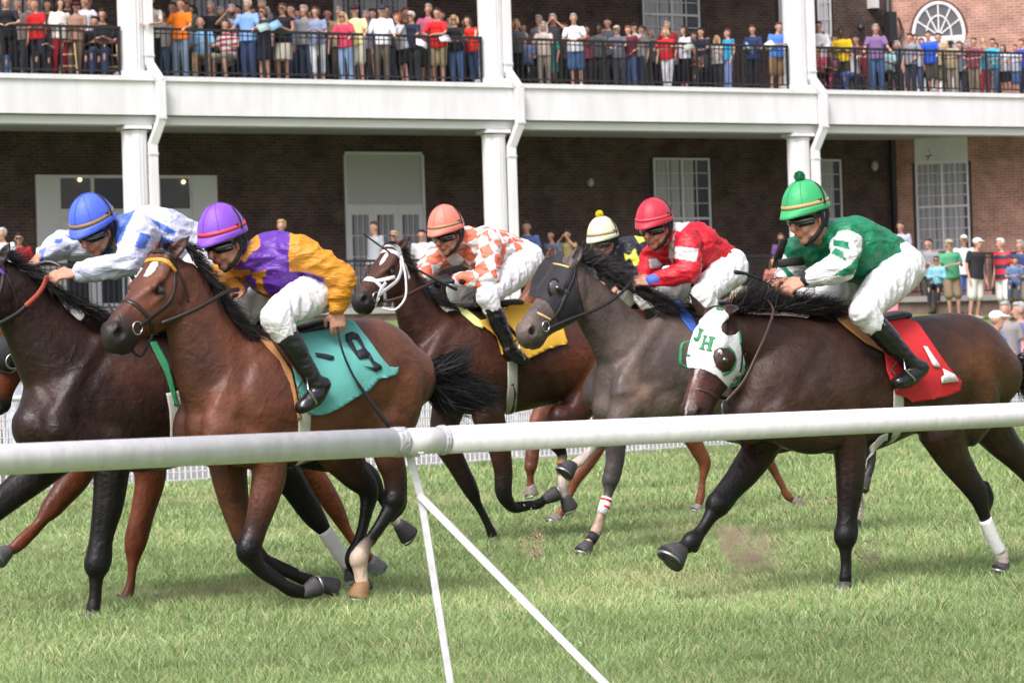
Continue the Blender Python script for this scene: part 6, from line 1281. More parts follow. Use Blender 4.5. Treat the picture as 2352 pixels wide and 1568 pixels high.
# black and yellow, cream cap
J3, T3, put3, _ = rider(H3, 'jockey in black silks with yellow patches and a cream cap with yellow pompom', GR, (1384, 545, .0), 50, 10, (.62, .66, .44), (.36, .22, .09),
    dict(neck=(1412, 580, 0), chest=(1440, 588, 0), mid=(1480, 600, 0), hip=(1520, 622, 0), shn=(1450, 578, .18), eln=(1462, 625, .25), wrn=(1425, 655, .1), shf=(1385, 595, -.15), elf=(1372, 620, -.2), wrf=(1370, 645, -.1),
         knn=(1480, 680, .28), ann=(1520, 770, .3), ton=(1500, 800, .3), knf=(1440, 670, -.3), anf=(1480, 750, -.33), tof=(1460, 780, -.33)),
    (.012, .013, .018), (.012, .013, .018), pom=(.72, .62, .02), hat_c=.165,
    paint=[([z3(*q) for q in ((1020, 545), (1100, 555), (1220, 610), (1230, 640), (1170, 670), (1150, 640), (1120, 590))], (.62, .62, .08)), ([z3(*q) for q in ((1030, 760), (1080, 780), (1130, 710), (1150, 780), (1210, 820), (1200, 845), (1150, 870), (1130, 880), (1080, 800), (1040, 830))], (.62, .60, .05))])
# ------------------------------------------------------------------ spectators
CACHE = {}
LEGS = {'stand': [((.09, 0, .92), (.10, -.02, .50), (.10, .02, .09)), ((-.09, 0, .92), (-.10, -.01, .50), (-.10, .03, .09))],
        'cross': [((.09, 0, .92), (.07, -.04, .50), (.02, -.02, .09)), ((-.09, 0, .92), (-.10, -.01, .50), (-.12, .06, .09))],
        'sit': [((.09, .0, .50), (.13, -.42, .52), (.12, -.40, .09)), ((-.09, 0, .50), (-.13, -.42, .52), (-.13, -.46, .09))]}
def arms_for(pose, z):            # z = shoulder height offset; (shoulder, elbow, wrist) for the two sides
    A = {'lean': [((.19, -.10, 1.40), (.25, -.30, 1.16), (.10, -.50, 1.12)), ((-.19, -.10, 1.40), (-.26, -.28, 1.15), (-.12, -.50, 1.12))],
         'stand': [((.19, 0, 1.43), (.24, .02, 1.14), (.24, -.08, .88)), ((-.19, 0, 1.43), (-.24, .02, 1.14), (-.24, -.06, .88))],
         'fold': [((.19, 0, 1.42), (.25, -.06, 1.15), (-.06, -.20, 1.14)), ((-.19, 0, 1.42), (-.25, -.06, 1.15), (.06, -.19, 1.18))],
         'hold': [((.19, 0, 1.42), (.24, -.05, 1.15), (.10, -.28, 1.20)), ((-.19, 0, 1.42), (-.24, -.05, 1.15), (-.08, -.28, 1.18))],
         'look': [((.19, 0, 1.42), (.30, -.16, 1.34), (.07, -.18, 1.58)), ((-.19, 0, 1.42), (-.30, -.16, 1.34), (-.07, -.18, 1.58))],
         'hip': [((.19, 0, 1.43), (.36, .04, 1.20), (.17, -.10, 1.02)), ((-.19, 0, 1.43), (-.24, .02, 1.14), (-.22, -.1, .88))],
         'rail': [((.19, -.02, 1.42), (.27, -.14, 1.16), (.30, -.40, 1.08)), ((-.19, -.02, 1.42), (-.27, -.14, 1.16), (-.30, -.40, 1.08))]}[pose]
    return [[np.array(p) + np.array((0, 0, z)) for p in a] for a in A]
def pbase(pose, leg):
    sit = leg == 'sit'; dz = -.42 if sit else 0; lean = -.10 if pose == 'lean' else -.02
    hip = np.array((0, 0, .95 + dz)); ch = np.array((0, lean * .6, 1.28 + dz)); nk = np.array((0, lean, 1.50 + dz)); hd = np.array((0, lean - .03, 1.645 + dz)); return dz, hip, ch, nk, hd
def p_body(pose, leg):
    key = ('b', pose, leg)
    if key in CACHE: return CACHE[key]
    dz, hip, ch, nk, hd = pbase(pose, leg); b = Blob(); X = (1, 0, 0)
    b.tube([hip, ch, nk - (0, 0, .06), nk], [.10, .11, .075, .052], [.14, .15, .115, .052], X, n=14, step=.06)
    b.tube([nk - (0, 0, .05), hd - (0, 0, .05)], [.055, .052], None, X, n=10)
    b.ball(hd + (0, .012, .02), (.078, .095, .105)); b.tube([hd + (0, -.02, -.03), hd + (0, -.045, -.095)], [.062, .035], [.058, .034], X, n=10)
    b.tube([hd + (0, -.085, .0), hd + (0, -.108, -.03)], [.012, .016], None, X, n=6); 
    for s in (-1, 1): b.tube([hd + (.08 * s, .01, .01), hd + (.082 * s, .01, -.03)], [.018, .012], None, X, n=6)
    for a in arms_for(pose, dz):
        b.tube(a, [.042, .034, .024], None, (0, 0, 1), n=10, step=.05); d = nrm(a[2] - a[1])
        b.tube([a[2], a[2] + d * .05, a[2] + d * .10 - (0, 0, .015)], [.020, .022, .016], [.028, .038, .034], np.cross(d, (0, 0, 1)), n=8)
        for q in (-.024, -.008, .008, .024): sd = nrm(np.cross(d, (0, 0, 1))); b.tube([a[2] + d * .09 + sd * q, a[2] + d * .15 + sd * q - np.array((0, 0, .03))], [.010, .008], None, X, n=6)
    for h_, k, a in LEGS[leg]:
        b.tube([h_, k, a], [.085, .052, .036], None, X, n=10, step=.06); b.tube([np.array(a) - (0, 0, .03), np.array(a) + (0, -.13, -.055)], [.034, .026], [.036, .040], X, n=8)
    me = b.mesh(.017, 2, .4); CACHE[key] = me; return me
def p_top(pose, leg, sl):
    key = ('t', pose, leg, sl)
    if key in CACHE: return CACHE[key]
    dz, hip, ch, nk, hd = pbase(pose, leg); b = Blob(); X = (1, 0, 0)
    b.tube([hip + (0, 0, -.075 if leg != 'sit' else .02), ch - (0, 0, .12), ch, nk - (0, 0, .075), nk - (0, 0, .03)], [.155, .14, .14, .115, .070], [.20, .185, .19, .165, .078], X, n=18, step=.05, flat=True)
    for a in arms_for(pose, dz):
        e = {'s': [a[0], a[0] * .35 + a[1] * .65], 'l': [a[0], a[1], a[1] * .12 + a[2] * .88], 'n': [a[0], a[0] * .9 + a[1] * .1]}[sl]
        b.tube([a[0] * .6 + ch * .4, a[0]], [.082, .054], None, X, n=10); b.tube(e, [.056, .055, .041][:len(e)] if sl != 'n' else [.06, .052], None, (0, 0, 1), n=10, step=.05)
    me = b.mesh(.019, 2, .4); CACHE[key] = me; return me
def p_bot(leg, kind):
    key = ('l', leg, kind)
    if key in CACHE: return CACHE[key]
    b = Blob(); X = (1, 0, 0); z = .50 if leg == 'sit' else .92
    b.tube([(0, 0, z - .03), (0, 0, z + .10)], [.125, .125], [.175, .165], X, n=16)
    if kind in ('skirt', 'dress') and leg != 'sit': b.tube([(0, 0, .98), (0, 0, .80), (0, -.01, .50)], [.13, .15, .15], [.17, .20, .21], X, n=18, step=.06, flat=True)
    else:
        for h_, k, a in LEGS[leg]:
            h_, k, a = map(np.array, (h_, k, a)); f = {'long': .97, 'short': .08, 'skirt': .04, 'dress': .04, 'capri': .6}[kind]
            wide = .02 if kind == 'short' else 0
            b.tube([h_, k], [.105, .078 + wide], None, X, n=12, step=.06)
            b.tube([k, k + (a - k) * f], [.076 + wide, .062 + wide], None, X, n=12, step=.06)
    me = b.mesh(.019, 2, .4); CACHE[key] = me; return me
def p_hair(kind, pose, leg):
    key = ('h', kind, pose, leg)
    if key in CACHE: return CACHE[key]
    hd = pbase(pose, leg)[4]; b = Blob()
    if kind == 'cap':
        b.ball(hd + (0, .012, .055), (.090, .105, .075)); b.tube([hd + (0, -.08, .06), hd + (0, -.165, .045)], [.014, .010], [.075, .055], (1, 0, 0), n=10, step=.02)
    else:
        b.ball(hd + (0, .035, .045), (.088, .092, .095)); b.ball(hd + (0, -.03, .095), (.072, .055, .04))
        if kind in ('bob', 'long'):
            for s in (-1, 1): b.tube([hd + (.075 * s, .02, .04), hd + (.088 * s, .02, -.06)] + ([hd + (.10 * s, .0, -.20)] if kind == 'long' else []), [.04, .042] + ([.035] if kind == 'long' else []), None, (1, 0, 0), n=8)
            b.tube([hd + (0, .07, .05), hd + (0, .085, -.09)] + ([hd + (0, .09, -.24)] if kind == 'long' else []), [.06, .055] + ([.04] if kind == 'long' else []), [.09, .09] + ([.08] if kind == 'long' else []), (1, 0, 0), n=10)
    me = b.mesh(.014, 1, .4); CACHE[key] = me; return me
def p_shoes(leg):
    key = ('s', leg)
    if key in CACHE: return CACHE[key]
    b = Blob()
    for h_, k, a in LEGS[leg]: a = np.array(a); b.tube([a + (0, .03, -.045), a + (0, -.05, -.05), a + (0, -.15, -.06)], [.044, .040, .030], [.045, .048, .045], (1, 0, 0), n=10, step=.03)
    me = b.mesh(.014, 1, .4); CACHE[key] = me; return me
SK = {'f': (.50, .27, .19), 't': (.40, .20, .13), 'd': (.09, .045, .03)}
HC = {'dark': (.02, .014, .011), 'brown': (.075, .04, .022), 'blonde': (.46, .32, .15), 'grey': (.33, .32, .31), 'white': (.62, .61, .59), 'red': (.24, .07, .025), 'black': (.01, .01, .011), 'bald': None}
def cm(pre, c, rough=.8, **k): return mat('%s_%s' % (pre, str(c)), c, rough, **k)
def stripes(c1, c2, sc):
    key = 'stripes%s%s' % (c1, c2)
    if key in MATS: return MATS[key]
    m = bpy.data.materials.new(key); m.use_nodes = True; nt = m.node_tree; tc = nt.nodes.new('ShaderNodeTexCoord'); w = nt.nodes.new('ShaderNodeTexWave'); w.bands_direction = 'Z'; w.inputs['Scale'].default_value = sc
    cr = nt.nodes.new('ShaderNodeValToRGB'); cr.color_ramp.interpolation = 'CONSTANT'; cr.color_ramp.elements[0].color = (*c1, 1); cr.color_ramp.elements[1].position = .62; cr.color_ramp.elements[1].color = (*c2, 1)
    nt.links.new(tc.outputs['Object'], w.inputs[0]); nt.links.new(w.outputs[1], cr.inputs[0]); nt.links.new(cr.outputs[0], nt.nodes['Principled BSDF'].inputs['Base Color']); MATS[key] = m; return m
def inst(me, name, parent, m):
    if not me.materials: me.materials.append(None)
    if not me.polygons[0].use_smooth: me.polygons.foreach_set('use_smooth', [True] * len(me.polygons))
    o = bpy.data.objects.new(name, me); link(o, parent); o.material_slots[0].link = 'OBJECT'; o.material_slots[0].material = m; return o
def chair(loc, rz, label, red=False):
    mb = MB(); r = empty('chair', label, 'chair', loc, 'chairs on the balcony'); r.rotation_euler[2] = rz; m = cm('chair', (.16, .03, .035) if red else (.03, .03, .034), .5)
    MB().b2(-.22, .22, -.22, .22, .42, .46).build('seat', m, r, False); MB().b2(-.22, .22, .19, .225, .5, .86).build('backrest', m, r, False)
    for x in (-.19, .19):
        for y in (-.19, .19): MB().tube([(x, y, 0), (x, y, .42)], .014, None, (1, 0, 0), 8).build('leg', BLK, r)
NP = 0
def person(pos, floor, label, pose='lean', leg='stand', kind='long', top='#888888', bot='#333333', hair='dark', hk='short', sl='s', skin='f', hat=None, face=0., h=None, hz=None, group='spectators watching from the balcony', shoe='#222222', seat=True, tmat=None, glasses=False):
    """pos = (x, y) or world point of the head; hz = height of the head centre above the floor"""
    global NP; NP += 1
    hd0 = 1.645 - (.42 if leg == 'sit' else 0); sc = np.clip((hz / hd0) if hz else (h or 1.72) / 1.75, .74, 1.13)
    r = empty('person', label, 'person', (pos[0], pos[1], floor), group); ang = math.atan2(pos[0] - 0, pos[1]) ; r.rotation_euler[2] = -ang * .6 - R(18) + R(face) + RNG.normal() * .28; r.rotation_euler[0] = RNG.normal() * .02; r.rotation_euler[1] = RNG.normal() * .035; r.scale = (sc * RNG.uniform(.93, 1.12), sc * RNG.uniform(.95, 1.12), sc)
    inst(p_body(pose, leg), 'body', r, cm('skin', SK[skin], .55))
    inst(p_top(pose, leg, sl), 'shirt', r, tmat or cm('shirt', lin(top), .85, bump=.6, bscale=7))
    inst(p_bot(leg, kind), {'long': 'trousers', 'short': 'shorts', 'skirt': 'skirt', 'dress': 'skirt', 'capri': 'trousers'}[kind], r, cm('cloth', lin(bot), .85, bump=.5, bscale=7))
    inst(p_shoes(leg), 'shoes', r, cm('shoe', lin(shoe), .6))
    if hat: inst(p_hair('cap', pose, leg), 'cap', r, cm('hat', lin(hat), .8))
    if hair != 'bald' and not (hat and hk == 'short'): inst(p_hair(hk, pose, leg), 'hair', r, cm('hair', HC[hair], .7))
    if glasses: hd = pbase(pose, leg)[4]; MB().b2(-.07, .07, hd[1] - .098, hd[1] - .07, hd[2] - .0, hd[2] + .035).build('sunglasses', DKM, r, False)
    if leg == 'sit' and seat: chair((pos[0], pos[1], floor + .02), r.rotation_euler[2], label.split(',')[0].replace('person', 'dark chair under the person')[:90] if False else 'dark chair under the ' + ' '.join(label.split()[1:7]).replace(',', ''), red=NP % 3 == 0)
    return r
def up_(u, v, d, label, **k):
    s, z = bs(u, v, d); p = bw(s, d, 0); k.setdefault('hz', z - FLOOR)
    return person(p, FLOOR, label, **k)
L_, S_, St, F_, H_ = dict(pose='lean'), dict(leg='sit', pose='hold'), dict(pose='stand'), dict(pose='fold'), dict(pose='hold')
W = 'watching from the balcony'
B = [
 (19, 7, .55, 'person with greying hair in a black shirt leaning on the far left railing', dict(top='#15171c', bot='#141418', hair='grey', pose='lean')),
 (70, 10, 1.5, 'person in a grey shirt standing behind the red-shirted man at the left', dict(top='#6d7272', bot='#333333', hair='brown', pose='stand')),
 (87, 14, .75, 'bald person in a bright red T-shirt at the left end of the balcony', dict(top='#c0161d', bot='#202430', hair='bald', skin='t', pose='fold')),
 (130, 10, .8, 'person with short black hair in a white blouse and crimson trousers', dict(top='#dcd9cf', bot='#b01535', hair='black', hk='bob', pose='hold', sl='l')),
 (152, 4, 1.9, 'person with dark hair partly hidden behind the woman in crimson trousers', dict(top='#2a2c30', bot='#222222', hair='dark', pose='stand')),
 (167, 17, .7, 'person in a maroon cap and tan shirt with a short grey beard', dict(top='#9b7a66', bot='#6a5a48', hair='grey', hat='#4a1420', pose='fold', skin='t')),
 (183, 5, 1.3, 'person in a crisp white shirt behind the man with the maroon cap', dict(top='#d9dde6', bot='#2b2f38', hair='dark', pose='hip', sl='l')),
 (236, 20, .9, 'person with dark hair in a black top and jeans perched near the first column', dict(top='#16161a', bot='#2a3c5c', hair='dark', hk='bob', leg='sit', pose='hold', hz=1.5)),
 (96, 62, .9, 'seated person with dark hair in a grey jacket behind the left railing', dict(top='#3a3d42', bot='#1c1e24', hair='dark', **S_)),
 (8, 78, .8, 'seated person in an orange top and blue jeans at the far left edge', dict(top='#c05a30', bot='#47658c', hair='brown', **S_)),
 (213, 52, 1.0, 'seated person with black hair low behind the railing beside the first column', dict(top='#26221f', bot='#1d1d20', hair='black', **S_)),
 (346, 4, .55, 'person in a cream shirt and black trousers right beside the first column', dict(top='#d8d3c4', bot='#15161a', hair='grey', pose='lean')),
 (372, 36, 1.5, 'person with dark hair and a white top half hidden behind the orange T-shirt', dict(top='#b9b3aa', bot='#5a7690', hair='brown', pose='stand')),
 (410, 11, .7, 'person in an orange T-shirt and pale jeans leaning at the railing', dict(top='#ea7a14', bot='#7f93a8', hair='brown', pose='rail')),
 (429, 15, 1.5, 'person in a red cap and olive shirt behind the orange T-shirt', dict(top='#5b6650', bot='#3a3a34', hair='grey', hat='#8a1c26', pose='stand')),
 (464, 54, 1.0, 'seated bald person in a light blue shirt and khaki trousers', dict(top='#7fb4de', bot='#8a7656', hair='bald', **S_)),
 (484, 18, 1.6, 'bald person in a black polo shirt behind the seated man in light blue', dict(top='#14151a', bot='#22242a', hair='grey', pose='stand')),
 (536, 25, 1.2, 'person with both hands at the face holding a camera', dict(top='#8b8f96', bot='#3a4048', hair='grey', pose='look')),
 (527, 58, 1.0, 'seated person with short brown hair in a white and pink striped top', dict(bot='#8a8478', kind='short', hair='brown', hk='bob', tmat=stripes((.62, .58, .52), (.45, .04, .12), 2.6), **S_)),
 (567, 13, .8, 'person with white hair in a light blue polo shirt and jeans', dict(top='#7ea6dc', bot='#2f4266', hair='white', pose='rail')),
 (603, 29, .6, 'person with brown hair in a navy dress reading a blue programme', dict(top='#1a2036', bot='#171c30', hair='brown', hk='bob', kind='skirt', pose='hold', glasses=True)),
 (598, 14, 1.6, 'person with grey hair behind the woman in the navy dress', dict(top='#5d6066', bot='#30343c', hair='grey', pose='stand')),
 (644, 22, .65, 'person in a black sleeveless top and cream skirt holding a programme', dict(top='#101014', bot='#cfc8b6', hair='brown', kind='skirt', pose='hold', sl='n', glasses=True, skin='t')),
 (668, 24, 1.5, 'person in royal blue with dark hair behind the woman in the cream skirt', dict(top='#2b438c', bot='#24304c', hair='dark', pose='stand')),
 (701, 26, .9, 'person with grey hair in a grey zip jacket and jeans', dict(top='#7a7c80', bot='#38445c', hair='grey', sl='l', pose='stand')),
 (729, 29, .6, 'person with short brown hair in a blue flowered blouse and white capri trousers', dict(top='#8390ac', bot='#d8dadd', hair='brown', hk='bob', kind='capri', pose='hold')),
 (776, 30, 1.4, 'person with thin grey hair in a tan shirt behind the coral polo shirt', dict(top='#9c8c6c', bot='#4a463c', hair='grey', pose='stand')),
 (793, 40, .55, 'person with long blonde hair in a coral pink polo shirt and light jeans', dict(top='#c8415a', bot='#87a2c4', hair='blonde', hk='long', pose='rail', glasses=True)),
 (818, 26, .6, 'person in a maroon cap, pale yellow polo shirt and cream shorts', dict(top='#e8dfa0', bot='#cfcab8', hair='dark', hat='#3c1420', kind='short', pose='rail')),
 (858, 34, 1.6, 'person with dark hair just visible between the yellow and white shirts', dict(top='#4a4440', bot='#302c2a', hair='dark', pose='stand')),
 (873, 26, .55, 'elderly person in a navy cap, white shirt and taupe trousers with a cane', dict(top='#e8eaf0', bot='#6e6355', hair='white', hat='#2c3a5c', pose='rail', sl='l')),
 (889, 27, 1.5, 'person with reddish face and navy jacket behind the man with the cane', dict(top='#28304a', bot='#222833', hair='brown', pose='stand')),
 (925, 42, .65, 'person with auburn hair in a light grey T-shirt and black skirt', dict(top='#b9bcc0', bot='#15151a', hair='red', hk='bob', kind='skirt', pose='lean')),
 (948, 40, .6, 'person with white hair, glasses and a navy polo shirt', dict(top='#1c2338', bot='#363c40', hair='white', pose='lean', glasses=True)),
 (975, 24, .9, 'person in a faded rose shirt and dark shorts, taller than those beside', dict(top='#b05a76', bot='#3e3c38', hair='grey', kind='short', pose='rail', shoe='#dddddd')),
 (1003, 33, .6, 'person with dark hair in a bright red polo shirt and khaki shorts', dict(top='#d92222', bot='#9b8c6c', hair='dark', kind='short', pose='lean', shoe='#cccccc')),
 (1018, 38, 1.4, 'person in a grey jacket behind the bright red polo shirt', dict(top='#77726e', bot='#3c3a38', hair='brown', pose='stand')),
 (1046, 48, .6, 'person with short blonde hair and sunglasses in a black top and blue jeans', dict(top='#17171b', bot='#4a6690', hair='blonde', hk='bob', pose='lean', glasses=True)),
 (1068, 60, 1.1, 'person with dark hair in a blue top behind the woman with sunglasses', dict(top='#33488e', bot='#282c3c', hair='dark', pose='stand', hz=1.5)),
 (1093, 48, .5, 'person with very long dark hair in a red strapless top, next to the middle column', dict(top='#d42a20', bot='#32466a', hair='dark', hk='long', sl='n', pose='lean')),
 (1186, 56, .6, 'person with short blonde hair in a black and white blouse, right of the middle column', dict(top='#54565a', bot='#16161a', hair='blonde', hk='bob', pose='hold')),
 (1237, 48, 1.6, 'person with grey hair behind the woman with long grey hair', dict(top='#8a8480', bot='#3c3a3a', hair='grey', pose='stand')),
 (1247, 62, .7, 'person with long pale grey hair in a beige top and beige trousers', dict(top='#bfb2a8', bot='#8f8478', hair='grey', hk='long', pose='lean')),
 (1211, 88, 1.0, 'seated person with white hair in a pale blue shirt beside the middle column', dict(top='#7488b4', bot='#20242e', hair='white', **S_)),
 (1273, 45, .9, 'person in a charcoal shirt with both hands raised to the face', dict(top='#35353a', bot='#3a3834', hair='grey', pose='look')),
 (1268, 140, .8, 'small child in a teal dress behind the railing', dict(top='#2e8a80', bot='#2f8f86', hair='brown', kind='dress', pose='stand', hz=.85)),
 (1321, 45, .5, 'tall person in a white T-shirt and blue shorts leaning far over the railing', dict(top='#e6e8f0', bot='#4a6894', hair='grey', kind='short', pose='lean', shoe='#dddddd')),
 (1372, 68, .8, 'dark-skinned person in a dark grey shirt leaning beside the white T-shirt', dict(top='#4b4b4e', bot='#2a2826', hair='black', skin='d', pose='lean')),
 (1403, 54, 1.5, 'person in a slate grey shirt standing behind the beige cap', dict(top='#55585f', bot='#33353a', hair='dark', pose='stand')),
 (1421, 70, .7, 'person in a beige cap and slate shirt', dict(top='#60646e', bot='#3c4048', hair='grey', hat='#b9b39c', pose='lean')),
 (1447, 70, .6, 'person with red hair in a maroon T-shirt with a pale logo and blue jeans', dict(top='#641a2c', bot='#40567c', hair='red', pose='hip')),
 (1464, 64, .8, 'person in a black cap and light grey T-shirt beside the maroon T-shirt', dict(top='#a8aaac', bot='#3a4660', hair='black', hat='#15161a', pose='lean')),
 (1479, 70, 1.6, 'person just visible behind the black cap', dict(top='#7c7870', bot='#3a3a3a', hair='brown', pose='stand')),
 (1529, 62, 1.2, 'person with grey hair in a dark red shirt behind the blonde woman', dict(top='#8c1c26', bot='#3a2426', hair='grey', pose='stand')),
 (1533, 76, .6, 'person with short blonde hair in a red polo shirt and white trousers', dict(top='#c8202a', bot='#d8d8dc', hair='blonde', hk='bob', pose='lean', leg='cross')),
 (1567, 72, .7, 'person with long dark hair in a white top and black trousers reading a programme', dict(top='#d8d6e6', bot='#15161e', hair='dark', hk='long', pose='hold', kind='capri')),
 (1581, 76, 1.5, 'person with brown hair behind the woman reading in a white top', dict(top='#5a4a4c', bot='#2c2c30', hair='brown', pose='stand')),
 (1616, 76, 1.1, 'person with dark hair in a navy shirt leaning behind the flowered brown top', dict(top='#1c2236', bot='#202430', hair='dark', pose='lean')),
 (1598, 118, .8, 'seated person in a flowered brown top low behind the railing', dict(top='#6a4c44', bot='#3c342e', hair='brown', skin='t', **S_)),
 (1646, 92, .9, 'person with wavy blonde hair in a silver-grey sleeveless top', dict(top='#a4a09c', bot='#26262a', hair='blonde', hk='long', sl='n', pose='hold', skin='t')),
 (1666, 78, .8, 'slim person in a sky blue sleeveless top and light jeans', dict(top='#2f90b8', bot='#7d8fbe', hair='brown', sl='n', pose='stand')),
 (1728, 70, .9, 'person in a navy shirt and black trousers left of the right column', dict(top='#26345c', bot='#161a26', hair='brown', pose='hold')),
 (1778, 64, .6, 'person in a blue polo shirt and khaki shorts beside the right column', dict(top='#4f80d4', bot='#8f7452', hair='brown', kind='short', pose='hold')),
 (1876, 62, .8, 'person in a white shirt with dark hair just right of the right column', dict(top='#dddde0', bot='#34363c', hair='dark', sl='l', pose='fold')),
 (1894, 84, 1.3, 'person in a pale striped top behind the white shirt, right of the column', dict(top='#a8a4a4', bot='#3c3c40', hair='brown', pose='stand')),
 (1936, 76, .9, 'dark-skinned person in a bright yellow T-shirt with arms folded', dict(top='#d8b414', bot='#3a3428', hair='black', skin='d', pose='fold')),
 (1879, 118, .7, 'seated person in a pink plaid shirt behind the right part of the railing', dict(top='#c8566c', bot='#1c1c22', hair='brown', **S_)),
 (1904, 126, .8, 'seated person in maroon trousers beside the pink plaid shirt', dict(top='#74404a', bot='#7c1440', hair='dark', skin='t', **S_)),
 (1961, 115, .8, 'seated person in a pale striped shirt, blue cap and jeans', dict(bot='#3d5788', hair='dark', hat='#4c66a0', tmat=stripes((.58, .58, .62), (.35, .36, .42), 5), leg='sit', pose='look')),
 (2011, 68, .6, 'person with grey hair in a purple polo shirt and blue jeans', dict(top='#7d6490', bot='#44608c', hair='grey', pose='rail')),
 (2041, 100, 1.0, 'dark-skinned person in a teal and white shirt seated beside the purple shirt', dict(top='#9cb8bc', bot='#1c1c20', hair='black', skin='d', leg='sit', pose='hold', hz=1.25)),
 (2089, 88, .8, 'bearded person in a grey T-shirt and dark jeans near the arched window', dict(top='#85868f', bot='#2e3444', hair='dark', pose='hip')),
 (2106, 90, 1.7, 'person in pale blue behind the grey T-shirt, below the arched window', dict(top='#a8b4c4', bot='#44506c', hair='brown', pose='stand')),
 (2143, 82, .6, 'person with dark hair in a bright blue T-shirt with a white emblem', dict(top='#1f54c4', bot='#4c463c', hair='dark', kind='short', pose='rail')),
 (2160, 87, 1.3, 'bearded person in a tan shirt behind the bright blue T-shirt', dict(top='#a8966e', bot='#786c52', hair='dark', kind='short', pose='stand')),
 (2187, 99, .9, 'dark-skinned person in a straw hat and tan shirt leaning on the railing', dict(top='#a8987a', bot='#8c8474', hair='black', hat='#c0b490', skin='d', pose='lean')),
 (2236, 98, .8, 'person in a dusty rose polo shirt and khaki trousers', dict(top='#7c3c4c', bot='#857a66', hair='brown', pose='lean')),
 (2257, 98, 1.5, 'bald person behind the cyan T-shirt', dict(top='#8a7c74', bot='#5a4c44', hair='bald', pose='stand')),
 (2274, 99, .8, 'person with dark hair in a cyan T-shirt leaning on the railing', dict(top='#3fa6c4', bot='#55708c', hair='dark', pose='lean')),
 (2305, 112, .7, 'person with brown hair in a white blouse and black skirt', dict(top='#cfcbd8', bot='#15151c', hair='brown', hk='bob', kind='skirt', pose='lean')),
 (2330, 126, .6, 'child in a pale tank top and denim shorts with arms on the railing', dict(top='#b8c0d4', bot='#4c6690', hair='brown', kind='short', sl='n', pose='lean')),
 (2348, 100, 1.0, 'person in a deep blue shirt at the right edge of the balcony', dict(top='#2740a0', bot='#24304c', hair='brown', pose='stand')),
 (2262, 150, .6, 'toddler in a turquoise top and red trousers at the railing', dict(top='#4490a4', bot='#a02838', hair='blonde', kind='long', pose='stand', hz=.8)),
]
for i, (u, v, c, nm, hc, lb) in enumerate([
 (45, 12, '#7a6f66', 'taupe', 'grey', 'between the black shirt and the bright red T-shirt'), (112, 14, '#3c4a3a', 'dark green', 'brown', 'between the red T-shirt and the white blouse'), (205, 8, '#5c5248', 'brown', 'grey', 'right of the crisp white shirt'),
 (392, 20, '#8f6c6c', 'dull pink', 'brown', 'left of the orange T-shirt'), (448, 24, '#4c5260', 'slate', 'dark', 'left of the bald man in black'), (508, 30, '#6c6458', 'olive brown', 'grey', 'between the black polo and the camera'), (553, 26, '#38404c', 'dark grey', 'dark', 'between the camera and the light blue polo'),
 (585, 30, '#8a3c3c', 'brick red', 'brown', 'just right of the light blue polo'), (622, 30, '#a8a498', 'stone', 'grey', 'between the navy dress and the black top'), (686, 34, '#5a3848', 'plum', 'dark', 'left of the grey zip jacket'), (716, 36, '#3a5a54', 'teal', 'brown', 'between the grey jacket and the flowered blouse'), (752, 34, '#2c2c34', 'black', 'black', 'right of the flowered blouse'),
 (838, 38, '#6c7488', 'steel blue', 'grey', 'right of the pale yellow polo'), (906, 40, '#7c4c34', 'rust', 'brown', 'left of the auburn hair'), (938, 32, '#505050', 'grey', 'red', 'between the auburn hair and the white-haired navy polo'), (1030, 50, '#b4a890', 'sand', 'brown', 'left of the sunglasses and black top'), (1080, 62, '#4c3c5c', 'purple', 'dark', 'left of the red strapless top'),
 (1203, 66, '#7c6c5c', 'fawn', 'brown', 'right of the short blonde hair'), (1228, 74, '#4a4a50', 'charcoal', 'grey', 'left of the long pale grey hair'), (1296, 64, '#6a5c50', 'mocha', 'brown', 'left of the big white T-shirt'), (1348, 70, '#7a3844', 'wine', 'dark', 'right of the big white T-shirt'), (1388, 74, '#3c3c40', 'black', 'dark', 'left of the beige cap'),
 (1500, 78, '#58605c', 'grey green', 'grey', 'between the grey T-shirt and the red polo'), (1550, 84, '#94887c', 'beige', 'blonde', 'right of the red polo shirt'), (1600, 84, '#70484c', 'maroon', 'brown', 'left of the dark navy shirt'), (1633, 92, '#5c6c84', 'denim', 'dark', 'left of the wavy blonde hair'), (1912, 92, '#70685c', 'khaki', 'brown', 'left of the bright yellow T-shirt'), (1975, 92, '#8c4c44', 'terracotta', 'dark', 'between the yellow T-shirt and the purple polo'),
 (2064, 104, '#4c5c74', 'blue grey', 'grey', 'left of the bearded man in grey'), (2124, 98, '#9c9484', 'oatmeal', 'brown', 'left of the bright blue T-shirt'), (2206, 106, '#5a6470', 'slate', 'dark', 'right of the straw hat'), (2222, 104, '#7c5c4c', 'tan', 'grey', 'left of the dusty rose polo'), (2290, 108, '#846a94', 'mauve', 'brown', 'right of the cyan T-shirt')]):
    up_(u, v, 1.55 + (i % 4) * .33, 'back-row person, %s top, %s' % (nm, lb), top=c, bot='#2c2e34', hair=hc, pose=('stand', 'fold', 'hip', 'hold')[i % 4], face=(-12, 8, 20, -4)[i % 4], hk=('short', 'bob')[i % 3 == 1])
for u, v, d, lb, k in B: up_(u, v, d, lb, **k)
def terr(u, v, d, label, **k):
    s, z = bs(u, v, d); k.setdefault('hz', z - TERR); k.setdefault('group', 'spectators standing on the ground floor terrace'); return person(bw(s, d, 0), TERR, label, **k)
